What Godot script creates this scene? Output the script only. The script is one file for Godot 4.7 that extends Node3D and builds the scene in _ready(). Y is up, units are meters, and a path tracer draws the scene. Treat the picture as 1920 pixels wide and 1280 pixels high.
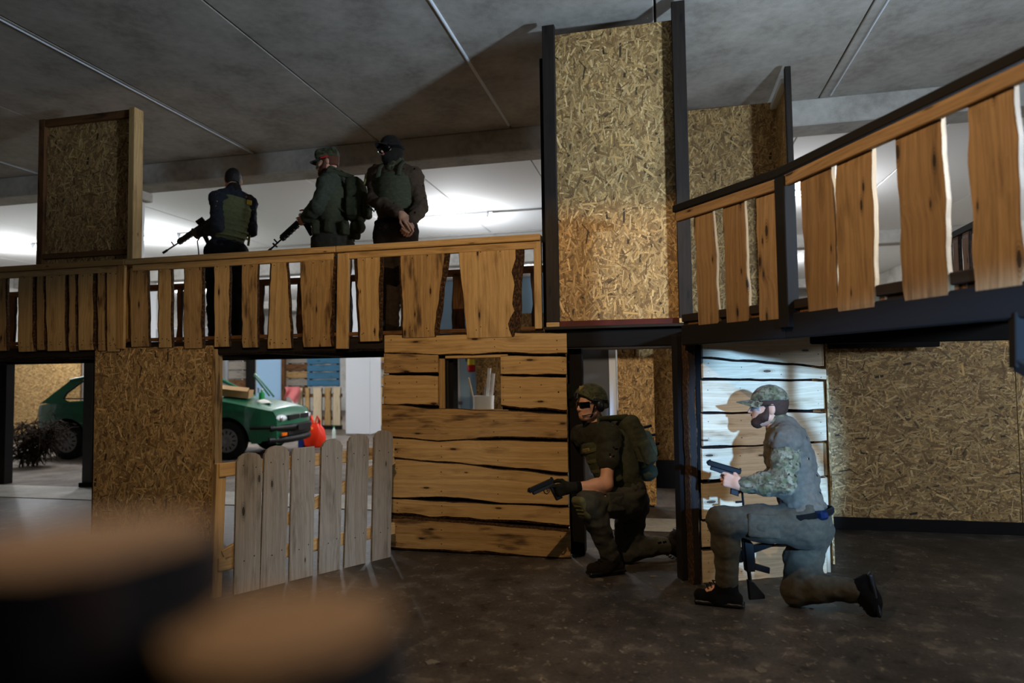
extends Node3D
# Indoor shooting-game arena: a timber balcony and plank walls in a concrete hall, five players, a green hatchback behind.

const F := 1240.0          # focal length in pixels of the 1920 x 1280 frame
const EYE := Vector3(0, 1.36, 0)
const FZ := -4.885         # front plane of the timber facade
const DECK := 1.68         # top of the balcony deck
const RAIL := 2.40         # top of the hand rails
const CEIL := 4.10

var cam_basis := Basis.IDENTITY
var rng := RandomNumberGenerator.new()
var used := {}
var M := {}
var T := {}


func _ready() -> void:
	rng.seed = 4711
	setup_camera()
	setup_light()
	make_textures()
	make_materials()
	build_shell()
	build_facade()
	build_walkway()
	build_lower()
	build_back_hall()
	build_car()
	build_people()
	build_foreground()


# ------------------------------------------------------------------ camera, light

func setup_camera() -> void:
	var n := Vector3(284, -56, -F).normalized()
	var u := Vector3(1, 0.0137, 0).cross(n)
	if u.y < 0: u = -u
	u = u.normalized()
	var x := n.cross(u)
	# columns of cam_basis: the camera's own axes in the world
	cam_basis = Basis(x, u, -n).transposed()
	var c := Camera3D.new()
	c.name = "camera"
	c.transform = Transform3D(cam_basis, EYE)
	c.fov = rad_to_deg(2.0 * atan(640.0 / F))
	c.near = 0.05
	c.far = 120.0
	var at := CameraAttributesPhysical.new()
	at.frustum_focal_length = 24.0
	at.frustum_focus_distance = 4.75
	at.exposure_aperture = 1.35
	at.frustum_near = 0.05
	at.frustum_far = 120.0
	c.attributes = at
	c.fov = rad_to_deg(2.0 * atan(640.0 / F))
	add_child(c)
	c.current = true


func setup_light() -> void:
	var e := Environment.new()
	e.background_mode = Environment.BG_COLOR
	e.background_color = Color(0.55, 0.62, 0.72)
	e.background_energy_multiplier = 0.6
	e.tonemap_mode = Environment.TONE_MAPPER_LINEAR
	e.tonemap_exposure = 1.0
	e.sdfgi_enabled = true
	e.ssao_enabled = true
	e.ssil_enabled = true
	var w := WorldEnvironment.new()
	w.name = "environment"
	w.environment = e
	add_child(w)
	# soft fill light at the added window in the right-hand wall, unseen
	area_light("fill_window_light", Vector3(6.13, 2.475, -1.7), Vector3(-2.0, 2.0, -3.6), Vector2(1.5, 0.72), Color(0.86, 0.92, 1.0), 20.0)


func area_light(called: String, at: Vector3, to: Vector3, size: Vector2, color: Color, energy: float, parent: Node = self) -> void:
	var l := AreaLight3D.new()
	l.name = called
	l.area_size = size
	l.area_normalize_energy = true
	l.light_color = color
	l.light_energy = energy
	l.shadow_enabled = true
	l.area_range = 40.0
	l.area_attenuation = 2.0
	parent.add_child(l, true)
	var up := Vector3.UP if absf((to - at).normalized().y) < 0.95 else Vector3.FORWARD
	l.global_transform = Transform3D(Basis.looking_at(to - at, up), at)


# ------------------------------------------------------------------ pixels to places

func ray(px: float, py: float) -> Vector3:
	return cam_basis * Vector3(px - 960.0, 640.0 - py, -F)

func onz(px: float, py: float, z: float) -> Vector3:      # where that line of sight meets an upright plane parallel to the facade
	var d := ray(px, py)
	return EYE + d * (z / d.z)

func ony(px: float, py: float, y := 0.0) -> Vector3:      # where it meets a level plane
	var d := ray(px, py)
	return EYE + d * ((y - EYE.y) / d.y)

func onp(px: float, py: float, p0: Vector3, n: Vector3) -> Vector3:
	var d := ray(px, py)
	return EYE + d * ((p0 - EYE).dot(n) / d.dot(n))


# ------------------------------------------------------------------ things and parts

func numbered(called: String) -> String:
	var k: int = used.get(called, 0)
	used[called] = k + 1
	return called if k == 0 else "%s_%03d" % [called, k]

func thing(called: String, label: String, category: String, at := Vector3.ZERO, group := "") -> Node3D:
	var o := Node3D.new()
	o.name = numbered(called)
	add_child(o)
	o.position = at
	tag(o, label, category, group)
	return o

func tag(o: Node, label: String, category: String, group := "") -> void:
	o.set_meta("label", label)
	o.set_meta("category", category)
	if group: o.set_meta("group", group)

func struct(called: String, label := "", at := Vector3.ZERO) -> Node3D:
	var o := Node3D.new()
	o.name = numbered(called)
	add_child(o)
	o.position = at
	o.set_meta("kind", "structure")
	if label: o.set_meta("label", label)
	return o

func part(called: String, mb: MB, m: Material, parent: Node, xf := Transform3D.IDENTITY, label := "") -> MeshInstance3D:
	return put(called, mb.mesh([m]), parent, xf, label)

func put(called: String, mesh: Mesh, parent: Node, xf := Transform3D.IDENTITY, label := "") -> MeshInstance3D:
	var o := MeshInstance3D.new()
	o.name = called
	o.mesh = mesh
	o.cast_shadow = GeometryInstance3D.SHADOW_CASTING_SETTING_ON
	parent.add_child(o, true)
	# geometry is given in world places: bring it to the parent's own axes
	o.transform = gxf(parent).affine_inverse() * xf
	if label: o.set_meta("label", label)
	return o

func gxf(n: Node) -> Transform3D:
	var t := Transform3D.IDENTITY
	while n is Node3D and n != self:
		t = n.transform * t
		n = n.get_parent()
	return t


# ------------------------------------------------------------------ mesh builder

class MB:
	var v := PackedVector3Array()
	var n := PackedVector3Array()
	var uv := PackedVector2Array()
	var ix := PackedInt32Array()
	var starts := []           # index where each further surface begins
	var uo := Vector2.ZERO     # texture offset

	func surface() -> void:
		starts.append(ix.size())

	func tri(a: Vector3, b: Vector3, c: Vector3, hint: Vector3, ua := Vector2.ZERO, ub := Vector2.ZERO, uc := Vector2.ZERO) -> void:
		var m := (c - a).cross(b - a)
		if m.length_squared() < 1e-16: return
		m = m.normalized()
		var i := v.size()
		var turned := m.dot(hint) < 0
		if turned: m = -m
		v.append(a); v.append(b); v.append(c)
		for k in 3: n.append(m)
		uv.append(ua + uo); uv.append(ub + uo); uv.append(uc + uo)
		if turned:
			ix.append(i); ix.append(i + 2); ix.append(i + 1)
		else:
			ix.append(i); ix.append(i + 1); ix.append(i + 2)

	func quad(a: Vector3, b: Vector3, c: Vector3, d: Vector3, hint: Vector3, ua := Vector2.ZERO, ub := Vector2.ZERO, uc := Vector2.ZERO, ud := Vector2.ZERO) -> void:
		var m := (c - a).cross(b - d)
		if m.length_squared() < 1e-16: return
		m = -(c - a).cross(d - b).normalized() * 1.0
		m = (d - b).cross(c - a).normalized()
		var i := v.size()
		var turned := m.dot(hint) < 0
		if turned: m = -m
		v.append(a); v.append(b); v.append(c); v.append(d)
		for k in 4: n.append(m)
		uv.append(ua + uo); uv.append(ub + uo); uv.append(uc + uo); uv.append(ud + uo)
		# clockwise seen from the side the normal points to
		var cw := (c - a).cross(b - a).dot(m) > 0
		if cw:
			for k in [0, 1, 2, 0, 2, 3]: ix.append(i + k)
		else:
			for k in [0, 2, 1, 0, 3, 2]: ix.append(i + k)

	# a box with chamfered edges; the texture's v runs along the longest side
	func box(xf: Transform3D, size: Vector3, bev := 0.004) -> void:
		var h := size * 0.5
		bev = minf(bev, minf(h.x, minf(h.y, h.z)) * 0.6)
		var long := size.max_axis_index()
		var ax := [Vector3.RIGHT, Vector3.UP, Vector3.BACK]
		for a in 3:
			var b := (a + 1) % 3
			var c := (a + 2) % 3
			for s in [-1.0, 1.0]:
				var q := []
				var us := []
				for k in [[-1, -1], [1, -1], [1, 1], [-1, 1]]:
					var p: Vector3 = ax[a] * s * h[a] + ax[b] * k[0] * (h[b] - bev) + ax[c] * k[1] * (h[c] - bev)
					q.append(xf * p)
					if b == long: us.append(Vector2(p[c] + a * 0.13, p[b]))
					elif c == long: us.append(Vector2(p[b] + a * 0.13, p[c]))
					else: us.append(Vector2(p[b], p[c]))
				quad(q[0], q[1], q[2], q[3], xf.basis * (ax[a] * s), us[0], us[1], us[2], us[3])
		if bev <= 0.0: return
		for a in 3:                       # edges along axis a
			var b := (a + 1) % 3
			var c := (a + 2) % 3
			for sb in [-1.0, 1.0]:
				for sc in [-1.0, 1.0]:
					var p0: Vector3 = ax[b] * sb * h[b] + ax[c] * sc * (h[c] - bev)
					var p1: Vector3 = ax[b] * sb * (h[b] - bev) + ax[c] * sc * h[c]
					var e: Vector3 = ax[a] * (h[a] - bev)
					var u0 := Vector2(0, -h[a])
					var u1 := Vector2(0, h[a])
					quad(xf * (p0 - e), xf * (p0 + e), xf * (p1 + e), xf * (p1 - e), xf.basis * (ax[b] * sb + ax[c] * sc), u0, u1, u1 + Vector2(bev, 0), u0 + Vector2(bev, 0))
		for sx in [-1.0, 1.0]:
			for sy in [-1.0, 1.0]:
				for sz in [-1.0, 1.0]:
					var s := Vector3(sx, sy, sz)
					var k := s * (h - Vector3.ONE * bev)
					tri(xf * (k + Vector3(sx * bev, 0, 0)), xf * (k + Vector3(0, sy * bev, 0)), xf * (k + Vector3(0, 0, sz * bev)), xf.basis * s)

	# a beam from a to b, w across (as near to side as can be), t along the other way
	func beam(a: Vector3, b: Vector3, w: float, t: float, side := Vector3.RIGHT, bev := 0.004) -> void:
		var y := (b - a).normalized()
		var z := side.cross(y).normalized()
		var x := y.cross(z)
		box(Transform3D(Basis(x, y, z), (a + b) * 0.5), Vector3(w, (b - a).length(), t), bev)

	# rows of points with shared, smooth normals; closed wraps every row
	func grid(rows: Array, closed := false, hint = null, uvs := Vector2(1, 1)) -> void:
		var nr := rows.size()
		var nc: int = rows[0].size()
		var w := nc + (1 if closed else 0)
		var base := v.size()
		var mid := Vector3.ZERO
		var count := 0
		var acc := PackedVector3Array()
		acc.resize(nr * nc)
		for r in rows:
			for p in r:
				mid += p
				count += 1
		mid /= count
		for r in nr - 1:
			for c in (nc if closed else nc - 1):
				var c2 := (c + 1) % nc
				var m: Vector3 = (rows[r + 1][c2] - rows[r][c]).cross(rows[r][c2] - rows[r + 1][c])
				for k in [r * nc + c, r * nc + c2, (r + 1) * nc + c, (r + 1) * nc + c2]: acc[k] += m
		var out := 0.0
		for r in nr:
			for c in nc:
				out += acc[r * nc + c].dot(rows[r][c] - mid if hint == null else hint)
		var sg := 1.0 if out >= 0 else -1.0
		var along := 0.0
		for r in nr:
			if r > 0: along += (rows[r][0] - rows[r - 1][0]).length()
			var round_ := 0.0
			for c in w:
				var cc := c % nc
				if c > 0: round_ += (rows[r][cc] - rows[r][c - 1]).length()
				v.append(rows[r][cc])
				var m2: Vector3 = acc[r * nc + cc] * sg
				n.append(m2.normalized() if m2.length_squared() > 1e-20 else Vector3.UP)
				uv.append(Vector2(round_ * uvs.x, along * uvs.y) + uo)
		for r in nr - 1:
			for c in w - 1:
				var i := base + r * w + c
				# m = (p11 - p00) x (p01 - p10); sg > 0 keeps this way round
				if sg > 0:
					for k in [i, i + 1, i + w + 1, i, i + w + 1, i + w]: ix.append(k)
				else:
					for k in [i, i + w + 1, i + 1, i, i + w, i + w + 1]: ix.append(k)

	func fan(ring: Array, hint: Vector3) -> void:
		var m := Vector3.ZERO
		for p in ring: m += p
		m /= ring.size()
		for k in ring.size():
			var a: Vector3 = ring[k]
			var b: Vector3 = ring[(k + 1) % ring.size()]
			tri(m, a, b, hint, Vector2.ZERO, Vector2((a - m).length(), 0), Vector2((b - m).length(), 0.01))

	static func ring(at: Vector3, axis: Vector3, r: float, seg: int, ref := Vector3.ZERO, squash := 1.0) -> Array:
		var a := axis.normalized()
		var x := ref
		if x == Vector3.ZERO: x = Vector3.UP if absf(a.y) < 0.9 else Vector3.RIGHT
		x = (x - a * a.dot(x)).normalized()
		var y := a.cross(x)
		var out := []
		for k in seg:
			var t := TAU * k / seg
			out.append(at + x * cos(t) * r + y * sin(t) * r * squash)
		return out

	# a tube through points; radii is one number or one for each point
	func tube(pts: Array, radii, seg := 8, caps := true, squash := 1.0) -> void:
		var rows := []
		var ref := Vector3.ZERO
		for k in pts.size():
			var d: Vector3 = (pts[mini(k + 1, pts.size() - 1)] - pts[maxi(k - 1, 0)])
			var a := d.normalized()
			if ref == Vector3.ZERO: ref = Vector3.UP if absf(a.y) < 0.9 else Vector3.RIGHT
			ref = (ref - a * a.dot(ref)).normalized()
			rows.append(MB.ring(pts[k], a, radii[k] if radii is Array else radii, seg, ref, squash))
		grid(rows, true)
		if caps:
			fan(rows[0], pts[0] - pts[1])
			fan(rows[-1], pts[-1] - pts[-2])

	# profile: pairs (radius, height) turned round the axis of xf
	func lathe(xf: Transform3D, profile: Array, seg := 16) -> void:
		var rows := []
		for p in profile:
			var r := []
			for k in seg:
				var t := TAU * k / seg
				r.append(xf * Vector3(cos(t) * maxf(p.x, 1e-4), p.y, sin(t) * maxf(p.x, 1e-4)))
			rows.append(r)
		grid(rows, true)

	# an outline in the xy plane of xf, t thick along its z
	func prism(xf: Transform3D, outline: PackedVector2Array, t: float, bev := 0.003) -> void:
		if Geometry2D.is_polygon_clockwise(outline):
			outline = outline.duplicate()
			outline.reverse()
		var inner := outline
		if bev > 0:
			var shr := Geometry2D.offset_polygon(outline, -bev)
			if shr.size() == 1 and shr[0].size() == outline.size():
				# keep corners paired: start at the nearest one
				var best := 0
				for k in shr[0].size():
					if shr[0][k].distance_to(outline[0]) < shr[0][best].distance_to(outline[0]): best = k
				inner = PackedVector2Array()
				for k in outline.size(): inner.append(shr[0][(best + k) % outline.size()])
			else: bev = 0.0
		var h := t * 0.5
		var tr := Geometry2D.triangulate_polygon(inner)
		for s in [-1.0, 1.0]:
			for k in range(0, tr.size(), 3):
				var a := inner[tr[k]]
				var b := inner[tr[k + 1]]
				var c := inner[tr[k + 2]]
				tri(xf * Vector3(a.x, a.y, s * h), xf * Vector3(b.x, b.y, s * h), xf * Vector3(c.x, c.y, s * h), xf.basis.z * s, a, b, c)
		for k in outline.size():
			var k2 := (k + 1) % outline.size()
			var a := outline[k]
			var b := outline[k2]
			var o := (b - a).orthogonal() * -1.0
			o = Vector2((b - a).y, -(b - a).x).normalized()
			var hint := xf.basis * Vector3(o.x, o.y, 0)
			quad(xf * Vector3(a.x, a.y, -h + bev), xf * Vector3(b.x, b.y, -h + bev), xf * Vector3(b.x, b.y, h - bev), xf * Vector3(a.x, a.y, h - bev), hint, Vector2(0, 0), Vector2((b - a).length(), 0), Vector2((b - a).length(), t), Vector2(0, t))
			if bev > 0:
				var ai := inner[k]
				var bi := inner[k2]
				for s in [-1.0, 1.0]:
					quad(xf * Vector3(a.x, a.y, s * (h - bev)), xf * Vector3(b.x, b.y, s * (h - bev)), xf * Vector3(bi.x, bi.y, s * h), xf * Vector3(ai.x, ai.y, s * h), hint + xf.basis.z * s, a, b, bi, ai)

	# a ball squashed to radii along the axes of xf
	func ball(xf: Transform3D, r: Vector3, seg := 16, rows_n := 10, from := -1.0, to := 1.0) -> void:
		var rows := []
		for k in rows_n + 1:
			var t := asin(clampf(lerpf(from, to, 0.5 - 0.5 * cos(PI * k / rows_n)), -1, 1))
			var row := []
			for j in seg:
				var u := TAU * j / seg
				row.append(xf * Vector3(cos(u) * maxf(cos(t), 1e-4) * r.x, sin(t) * r.y, sin(u) * maxf(cos(t), 1e-4) * r.z))
			rows.append(row)
		grid(rows, true)

	func mesh(mats: Array) -> ArrayMesh:
		var out := ArrayMesh.new()
		var cuts := [0] + starts + [ix.size()]
		for s in cuts.size() - 1:
			var lo: int = cuts[s]
			var hi: int = cuts[s + 1]
			if hi <= lo: continue
			var part_ix := ix.slice(lo, hi)
			var arrays := []
			arrays.resize(Mesh.ARRAY_MAX)
			if cuts.size() == 2:
				arrays[Mesh.ARRAY_VERTEX] = v
				arrays[Mesh.ARRAY_NORMAL] = n
				arrays[Mesh.ARRAY_TEX_UV] = uv
				arrays[Mesh.ARRAY_INDEX] = part_ix
			else:
				var map := {}
				var vv := PackedVector3Array()
				var nn := PackedVector3Array()
				var uu := PackedVector2Array()
				var ii := PackedInt32Array()
				for i in part_ix:
					if not map.has(i):
						map[i] = vv.size()
						vv.append(v[i]); nn.append(n[i]); uu.append(uv[i])
					ii.append(map[i])
				arrays[Mesh.ARRAY_VERTEX] = vv
				arrays[Mesh.ARRAY_NORMAL] = nn
				arrays[Mesh.ARRAY_TEX_UV] = uu
				arrays[Mesh.ARRAY_INDEX] = ii
			out.add_surface_from_arrays(Mesh.PRIMITIVE_TRIANGLES, arrays)
			out.surface_set_material(out.get_surface_count() - 1, mats[mini(s, mats.size() - 1)])
		return out


func mbox(called: String, at: Vector3, size: Vector3, m: Material, parent: Node, bev := 0.004, basis := Basis.IDENTITY, label := "") -> MeshInstance3D:
	var b := MB.new()
	b.uo = Vector2(rng.randf(), rng.randf())
	b.box(Transform3D.IDENTITY, size, bev)
	return put(called, b.mesh([m]), parent, Transform3D(basis, at), label)

func mbeam(called: String, a: Vector3, b: Vector3, w: float, t: float, m: Material, parent: Node, side := Vector3.RIGHT, bev := 0.004, label := "") -> MeshInstance3D:
	var y := (b - a).normalized()
	var z := side.cross(y).normalized()
	var basis := Basis(y.cross(z), y, z)
	return mbox(called, (a + b) * 0.5, Vector3(w, (b - a).length(), t), m, parent, bev, basis, label)


# A sawn plank with natural edges. Length runs along y from 0; left and right give the edges (x) from bottom to top;
# wl and wr are the widths of the bark-covered slope at each edge.
func live_plank(length: float, left: Array, right: Array, t: float, wl: float, wr: float, seed_: int, wob := 0.006, steps := 14) -> MB:
	var r := RandomNumberGenerator.new()
	r.seed = seed_ * 7919 + 13
	var nz := FastNoiseLite.new()
	nz.seed = seed_
	nz.frequency = 3.1
	nz.fractal_octaves = 3
	var b := MB.new()
	b.uo = Vector2(r.randf(), r.randf() * 3.0)
	var secs := []
	for k in steps + 1:
		var s := float(k) / steps
		var y := s * length
		var xl := _along(left, s) + nz.get_noise_2d(y, 0.0) * wob * 2.0
		var xr := _along(right, s) + nz.get_noise_2d(y, 9.0) * wob * 2.0
		var kl := wl * (0.6 + 0.8 * absf(nz.get_noise_2d(y * 0.7, 20.0) * 1.2))
		var kr := wr * (0.6 + 0.8 * absf(nz.get_noise_2d(y * 0.7, 30.0) * 1.2))
		kl = minf(kl, (xr - xl) * 0.45)
		kr = minf(kr, (xr - xl) * 0.45)
		var warp := nz.get_noise_2d(y * 0.5, 50.0) * 0.004
		var h := t * 0.5
		var dl := minf(maxf(kl * 0.55, 0.003), t * 0.75)
		var dr := minf(maxf(kr * 0.55, 0.003), t * 0.75)
		var e := 0.004 if (k == 0 or k == steps) else 0.0
		secs.append([Vector3(xl, y, -h + warp), Vector3(xl, y, h - dl + warp - e), Vector3(xl + maxf(kl, 0.003), y, h + warp - e), Vector3(xr - maxf(kr, 0.003), y, h + warp - e), Vector3(xr, y, h - dr + warp - e), Vector3(xr, y, -h + warp)])
	var hints := [Vector3(-1, 0, 0), Vector3(-0.5, 0, 1), Vector3(0, 0, 1), Vector3(0.5, 0, 1), Vector3(1, 0, 0), Vector3(0, 0, -1)]
	for face in [[2, 5], [0, 1, 3, 4]]:
		if face.size() == 4: b.surface()
		for f in face:
			for k in steps:
				var p: Array = secs[k]
				var q: Array = secs[k + 1]
				var f2: int = (f + 1) % 6
				var off := 0.0 if f != 5 else 0.21
				b.quad(p[f], p[f2], q[f2], q[f], hints[f], Vector2(p[f].x + off, p[f].y), Vector2(p[f2].x + off + (p[f2].z - p[f].z), p[f2].y), Vector2(q[f2].x + off + (q[f2].z - q[f].z), q[f2].y), Vector2(q[f].x + off, q[f].y))
		if face.size() == 2:
			for s in [[secs[0], Vector3.DOWN], [secs[-1], Vector3.UP]]:
				var c: Array = s[0]
				b.quad(c[0], c[1], c[4], c[5], s[1], Vector2(c[0].x, 0), Vector2(c[1].x, 0.02), Vector2(c[4].x, 0.02), Vector2(c[5].x, 0))
				b.quad(c[1], c[2], c[3], c[4], s[1], Vector2(c[1].x, 0), Vector2(c[2].x, 0.02), Vector2(c[3].x, 0.02), Vector2(c[4].x, 0))
	return b

func _along(a: Array, s: float) -> float:
	var f := s * (a.size() - 1)
	var k := clampi(int(f), 0, maxi(a.size() - 2, 0))
	if a.size() == 1: return a[0]
	var t := f - k
	return lerpf(a[k], a[k + 1], t * t * (3 - 2 * t))


# ------------------------------------------------------------------ textures

func noise_bytes(w: int, h: int, W: int, H: int, freq: float, seed_: int, oct := 4, kind := FastNoiseLite.TYPE_SIMPLEX_SMOOTH) -> PackedByteArray:
	var f := FastNoiseLite.new()
	f.seed = seed_
	f.frequency = freq
	f.noise_type = kind
	f.fractal_octaves = oct
	var im := f.get_seamless_image(w, h)
	im.convert(Image.FORMAT_L8)
	if w != W or h != H:
		im.resize(W, H, Image.INTERPOLATE_CUBIC)
	return im.get_data()

func tex(bytes: PackedByteArray, w: int, h: int) -> ImageTexture:
	return ImageTexture.create_from_image(Image.create_from_data(w, h, false, Image.FORMAT_RGB8, bytes))

func ramp(stops: Array, t: float) -> Color:
	if t <= stops[0][0]: return stops[0][1]
	for k in stops.size() - 1:
		if t <= stops[k + 1][0]:
			return stops[k][1].lerp(stops[k + 1][1], (t - stops[k][0]) / (stops[k + 1][0] - stops[k][0]))
	return stops[-1][1]

func lut(stops: Array) -> PackedByteArray:
	var out := PackedByteArray()
	for k in 256:
		var c := ramp(stops, k / 255.0)
		out.append(int(clampf(c.r, 0, 1) * 255)); out.append(int(clampf(c.g, 0, 1) * 255)); out.append(int(clampf(c.b, 0, 1) * 255))
	return out

# wood: 512 x 1024 pixels stand for 0.5 m x 2 m, grain along v
func wood_texture(seed_: int, stops: Array, knots: int, stain: float, fibre: float) -> ImageTexture:
	var W := 512
	var H := 1024
	var warp := noise_bytes(64, 64, W, H, 0.02, seed_, 2)
	var grain := noise_bytes(512, 16, W, H, 0.035, seed_ + 1, 4)
	var fine := noise_bytes(512, 64, W, H, 0.22, seed_ + 2, 2)
	var blot := noise_bytes(128, 128, W, H, 0.03, seed_ + 3, 5)
	var table := lut(stops)
	var r := RandomNumberGenerator.new()
	r.seed = seed_
	var kn := []
	for k in knots:
		kn.append([r.randi_range(0, W - 1), r.randi_range(0, H - 1), r.randf_range(5, 13)])
	var val := PackedFloat32Array()
	val.resize(W * H)
	for y in H:
		for x in W:
			var i := y * W + x
			var gx := (x + int(warp[i] * 0.22)) & 511
			var g := grain[y * W + gx] / 255.0
			var ring := 0.5 + 0.5 * sin(g * 38.0)
			var f := fine[i] / 255.0
			var b := blot[i] / 255.0
			val[i] = 0.64 + (g - 0.5) * 0.22 + (ring - 0.5) * 0.09 + (f - 0.5) * fibre - maxf(0.0, b - 0.60) * stain * 0.7
	for k in kn:
		var rr: float = k[2]
		for dy in range(-int(rr * 4), int(rr * 4) + 1):
			for dx in range(-int(rr * 2), int(rr * 2) + 1):
				var d := sqrt(dx * dx + dy * dy * 0.30) / rr
				if d < 2.0:
					var i := ((int(k[1]) + dy + H) % H) * W + ((int(k[0]) + dx + W) % W)
					var dark := 0.55 if d < 0.75 else (0.30 * (2.0 - d) / 1.25 * (0.6 + 0.4 * sin(d * 14.0)))
					val[i] -= dark
	var out := PackedByteArray()
	out.resize(W * H * 3)
	for i in W * H:
		var q := clampi(int(val[i] * 255.0), 0, 255) * 3
		out[i * 3] = table[q]; out[i * 3 + 1] = table[q + 1]; out[i * 3 + 2] = table[q + 2]
	return tex(out, W, H)

# oriented strand board: 1024 pixels stand for 1.25 m
func osb_texture(seed_: int) -> ImageTexture:
	var W := 1024
	var r := RandomNumberGenerator.new()
	r.seed = seed_
	var out := PackedByteArray()
	out.resize(W * W * 3)
	var base := [[150, 125, 84], [168, 142, 98], [186, 160, 114], [134, 107, 70], [202, 178, 132], [174, 146, 98], [116, 92, 60], [188, 156, 104]]
	for i in W * W:
		out[i * 3] = 134; out[i * 3 + 1] = 110; out[i * 3 + 2] = 74
	for k in 4200:
		var c: Array = base[r.randi() % base.size()]
		var s := r.randf_range(0.87, 1.11)
		if r.randf() < 0.03: s = 0.45
		var ln := r.randf_range(26, 92)
		var wd := r.randf_range(4, 15)
		var t := r.randf_range(0, PI)
		if r.randf() < 0.45: t = PI * 0.5 + r.randfn(0, 0.5)
		var ct := cos(t)
		var st := sin(t)
		var cx := r.randf() * W
		var cy := r.randf() * W
		var tint := r.randf_range(-8, 10)
		var half := int(wd * 0.5)
		for a in range(-int(ln * 0.5), int(ln * 0.5)):
			var fade := 1.0 - 0.10 * sin(a * 0.9 + k)
			for b2 in range(-half, half + 1):
				# finer steps so that turned strands have no holes
				var x := int(cx + a * ct - b2 * st) & 1023
				var y := int(cy + a * st + b2 * ct) & 1023
				var e := s * fade * (0.78 if absi(b2) == half else 1.0)
				var i := (y * W + x) * 3
				out[i] = clampi(int(c[0] * e + tint), 0, 255)
				out[i + 1] = clampi(int(c[1] * e + tint * 0.8), 0, 255)
				out[i + 2] = clampi(int(c[2] * e + tint * 0.4), 0, 255)
	return tex(out, W, W)

func plain_texture(W: int, layers: Array, stops: Array) -> ImageTexture:
	# layers: [freq, seed, octaves, weight]
	var maps := []
	for l in layers: maps.append(noise_bytes(W, W, W, W, l[0], l[1], l[2]))
	var table := lut(stops)
	var out := PackedByteArray()
	out.resize(W * W * 3)
	for i in W * W:
		var s := 0.0
		for k in layers.size(): s += maps[k][i] * layers[k][3]
		var q := clampi(int(s), 0, 255) * 3
		out[i * 3] = table[q]; out[i * 3 + 1] = table[q + 1]; out[i * 3 + 2] = table[q + 2]
	return tex(out, W, W)

# worn painted concrete: 1024 pixels stand for 4 m
func floor_texture() -> ImageTexture:
	var W := 1024
	var big := noise_bytes(256, 256, W, W, 0.012, 31, 5)
	var mid := noise_bytes(W, W, W, W, 0.018, 32, 5)
	var chip := noise_bytes(W, W, W, W, 0.05, 33, 5)
	var fine := noise_bytes(512, 512, W, W, 0.35, 34, 2)
	var out := PackedByteArray()
	out.resize(W * W * 3)
	for i in W * W:
		var b := big[i] / 255.0
		var m := mid[i] / 255.0
		var c := chip[i] / 255.0
		var f := fine[i] / 255.0 - 0.5
		var g := 0.275 + (b - 0.5) * 0.16 + (m - 0.5) * 0.10 + f * 0.10
		var red := g * 1.05
		var grn := g * 0.985
		var blu := g * 0.92
		# old paint worn through in ragged patches: paler, a little green or violet
		var e := m * 0.65 + c * 0.35
		if e > 0.60:
			var k := minf((e - 0.60) * 22.0, 1.0) * (0.03 + 0.06 * b)
			red += k; grn += k * 1.0; blu += k * 0.86
		if c > 0.70 and f > -0.02:
			var k3 := minf((c - 0.70) * 10.0, 1.0) * 0.16
			red += k3; grn += k3 * 0.95; blu += k3 * 0.80
		if e < 0.30:
			var k2 := minf((0.30 - e) * 9.0, 1.0) * 0.06
			red -= k2 * 0.9; grn -= k2; blu -= k2 * 0.85
		out[i * 3] = clampi(int(red * 255), 0, 255); out[i * 3 + 1] = clampi(int(grn * 255), 0, 255); out[i * 3 + 2] = clampi(int(blu * 255), 0, 255)
	# scratches and flecks
	var r := RandomNumberGenerator.new()
	r.seed = 77
	for k in 200:
		var x := r.randf() * W
		var y := r.randf() * W
		var t := r.randf() * TAU
		var ln := r.randi_range(2, 26) if r.randf() < 0.5 else r.randi_range(1, 4)
		var lift := r.randi_range(10, 50)
		for s in ln:
			x += cos(t); y += sin(t)
			t += r.randfn(0, 0.12)
			var i := ((int(y) & 1023) * W + (int(x) & 1023)) * 3
			for q in 3: out[i + q] = mini(255, out[i + q] + lift)
	return tex(out, W, W)

# camouflage cloth: 512 pixels stand for 0.5 m
func camo_texture(seed_: int, cols: Array) -> ImageTexture:
	var W := 512
	var a := noise_bytes(W, W, W, W, 0.014, seed_, 3)
	var b := noise_bytes(W, W, W, W, 0.02, seed_ + 1, 3)
	var c := noise_bytes(W, W, W, W, 0.03, seed_ + 2, 3)
	var w := noise_bytes(W, W, W, W, 0.4, seed_ + 3, 1)
	var out := PackedByteArray()
	out.resize(W * W * 3)
	for i in W * W:
		var k := 0
		if a[i] > 142: k = 1
		if b[i] > 158: k = 2
		if a[i] < 88: k = 3
		if c[i] > 182: k = 4
		var s := 0.9 + (w[i] - 128) * 0.0012
		var q: Array = cols[k]
		out[i * 3] = int(q[0] * s); out[i * 3 + 1] = int(q[1] * s); out[i * 3 + 2] = int(q[2] * s)
	return tex(out, W, W)

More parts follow.
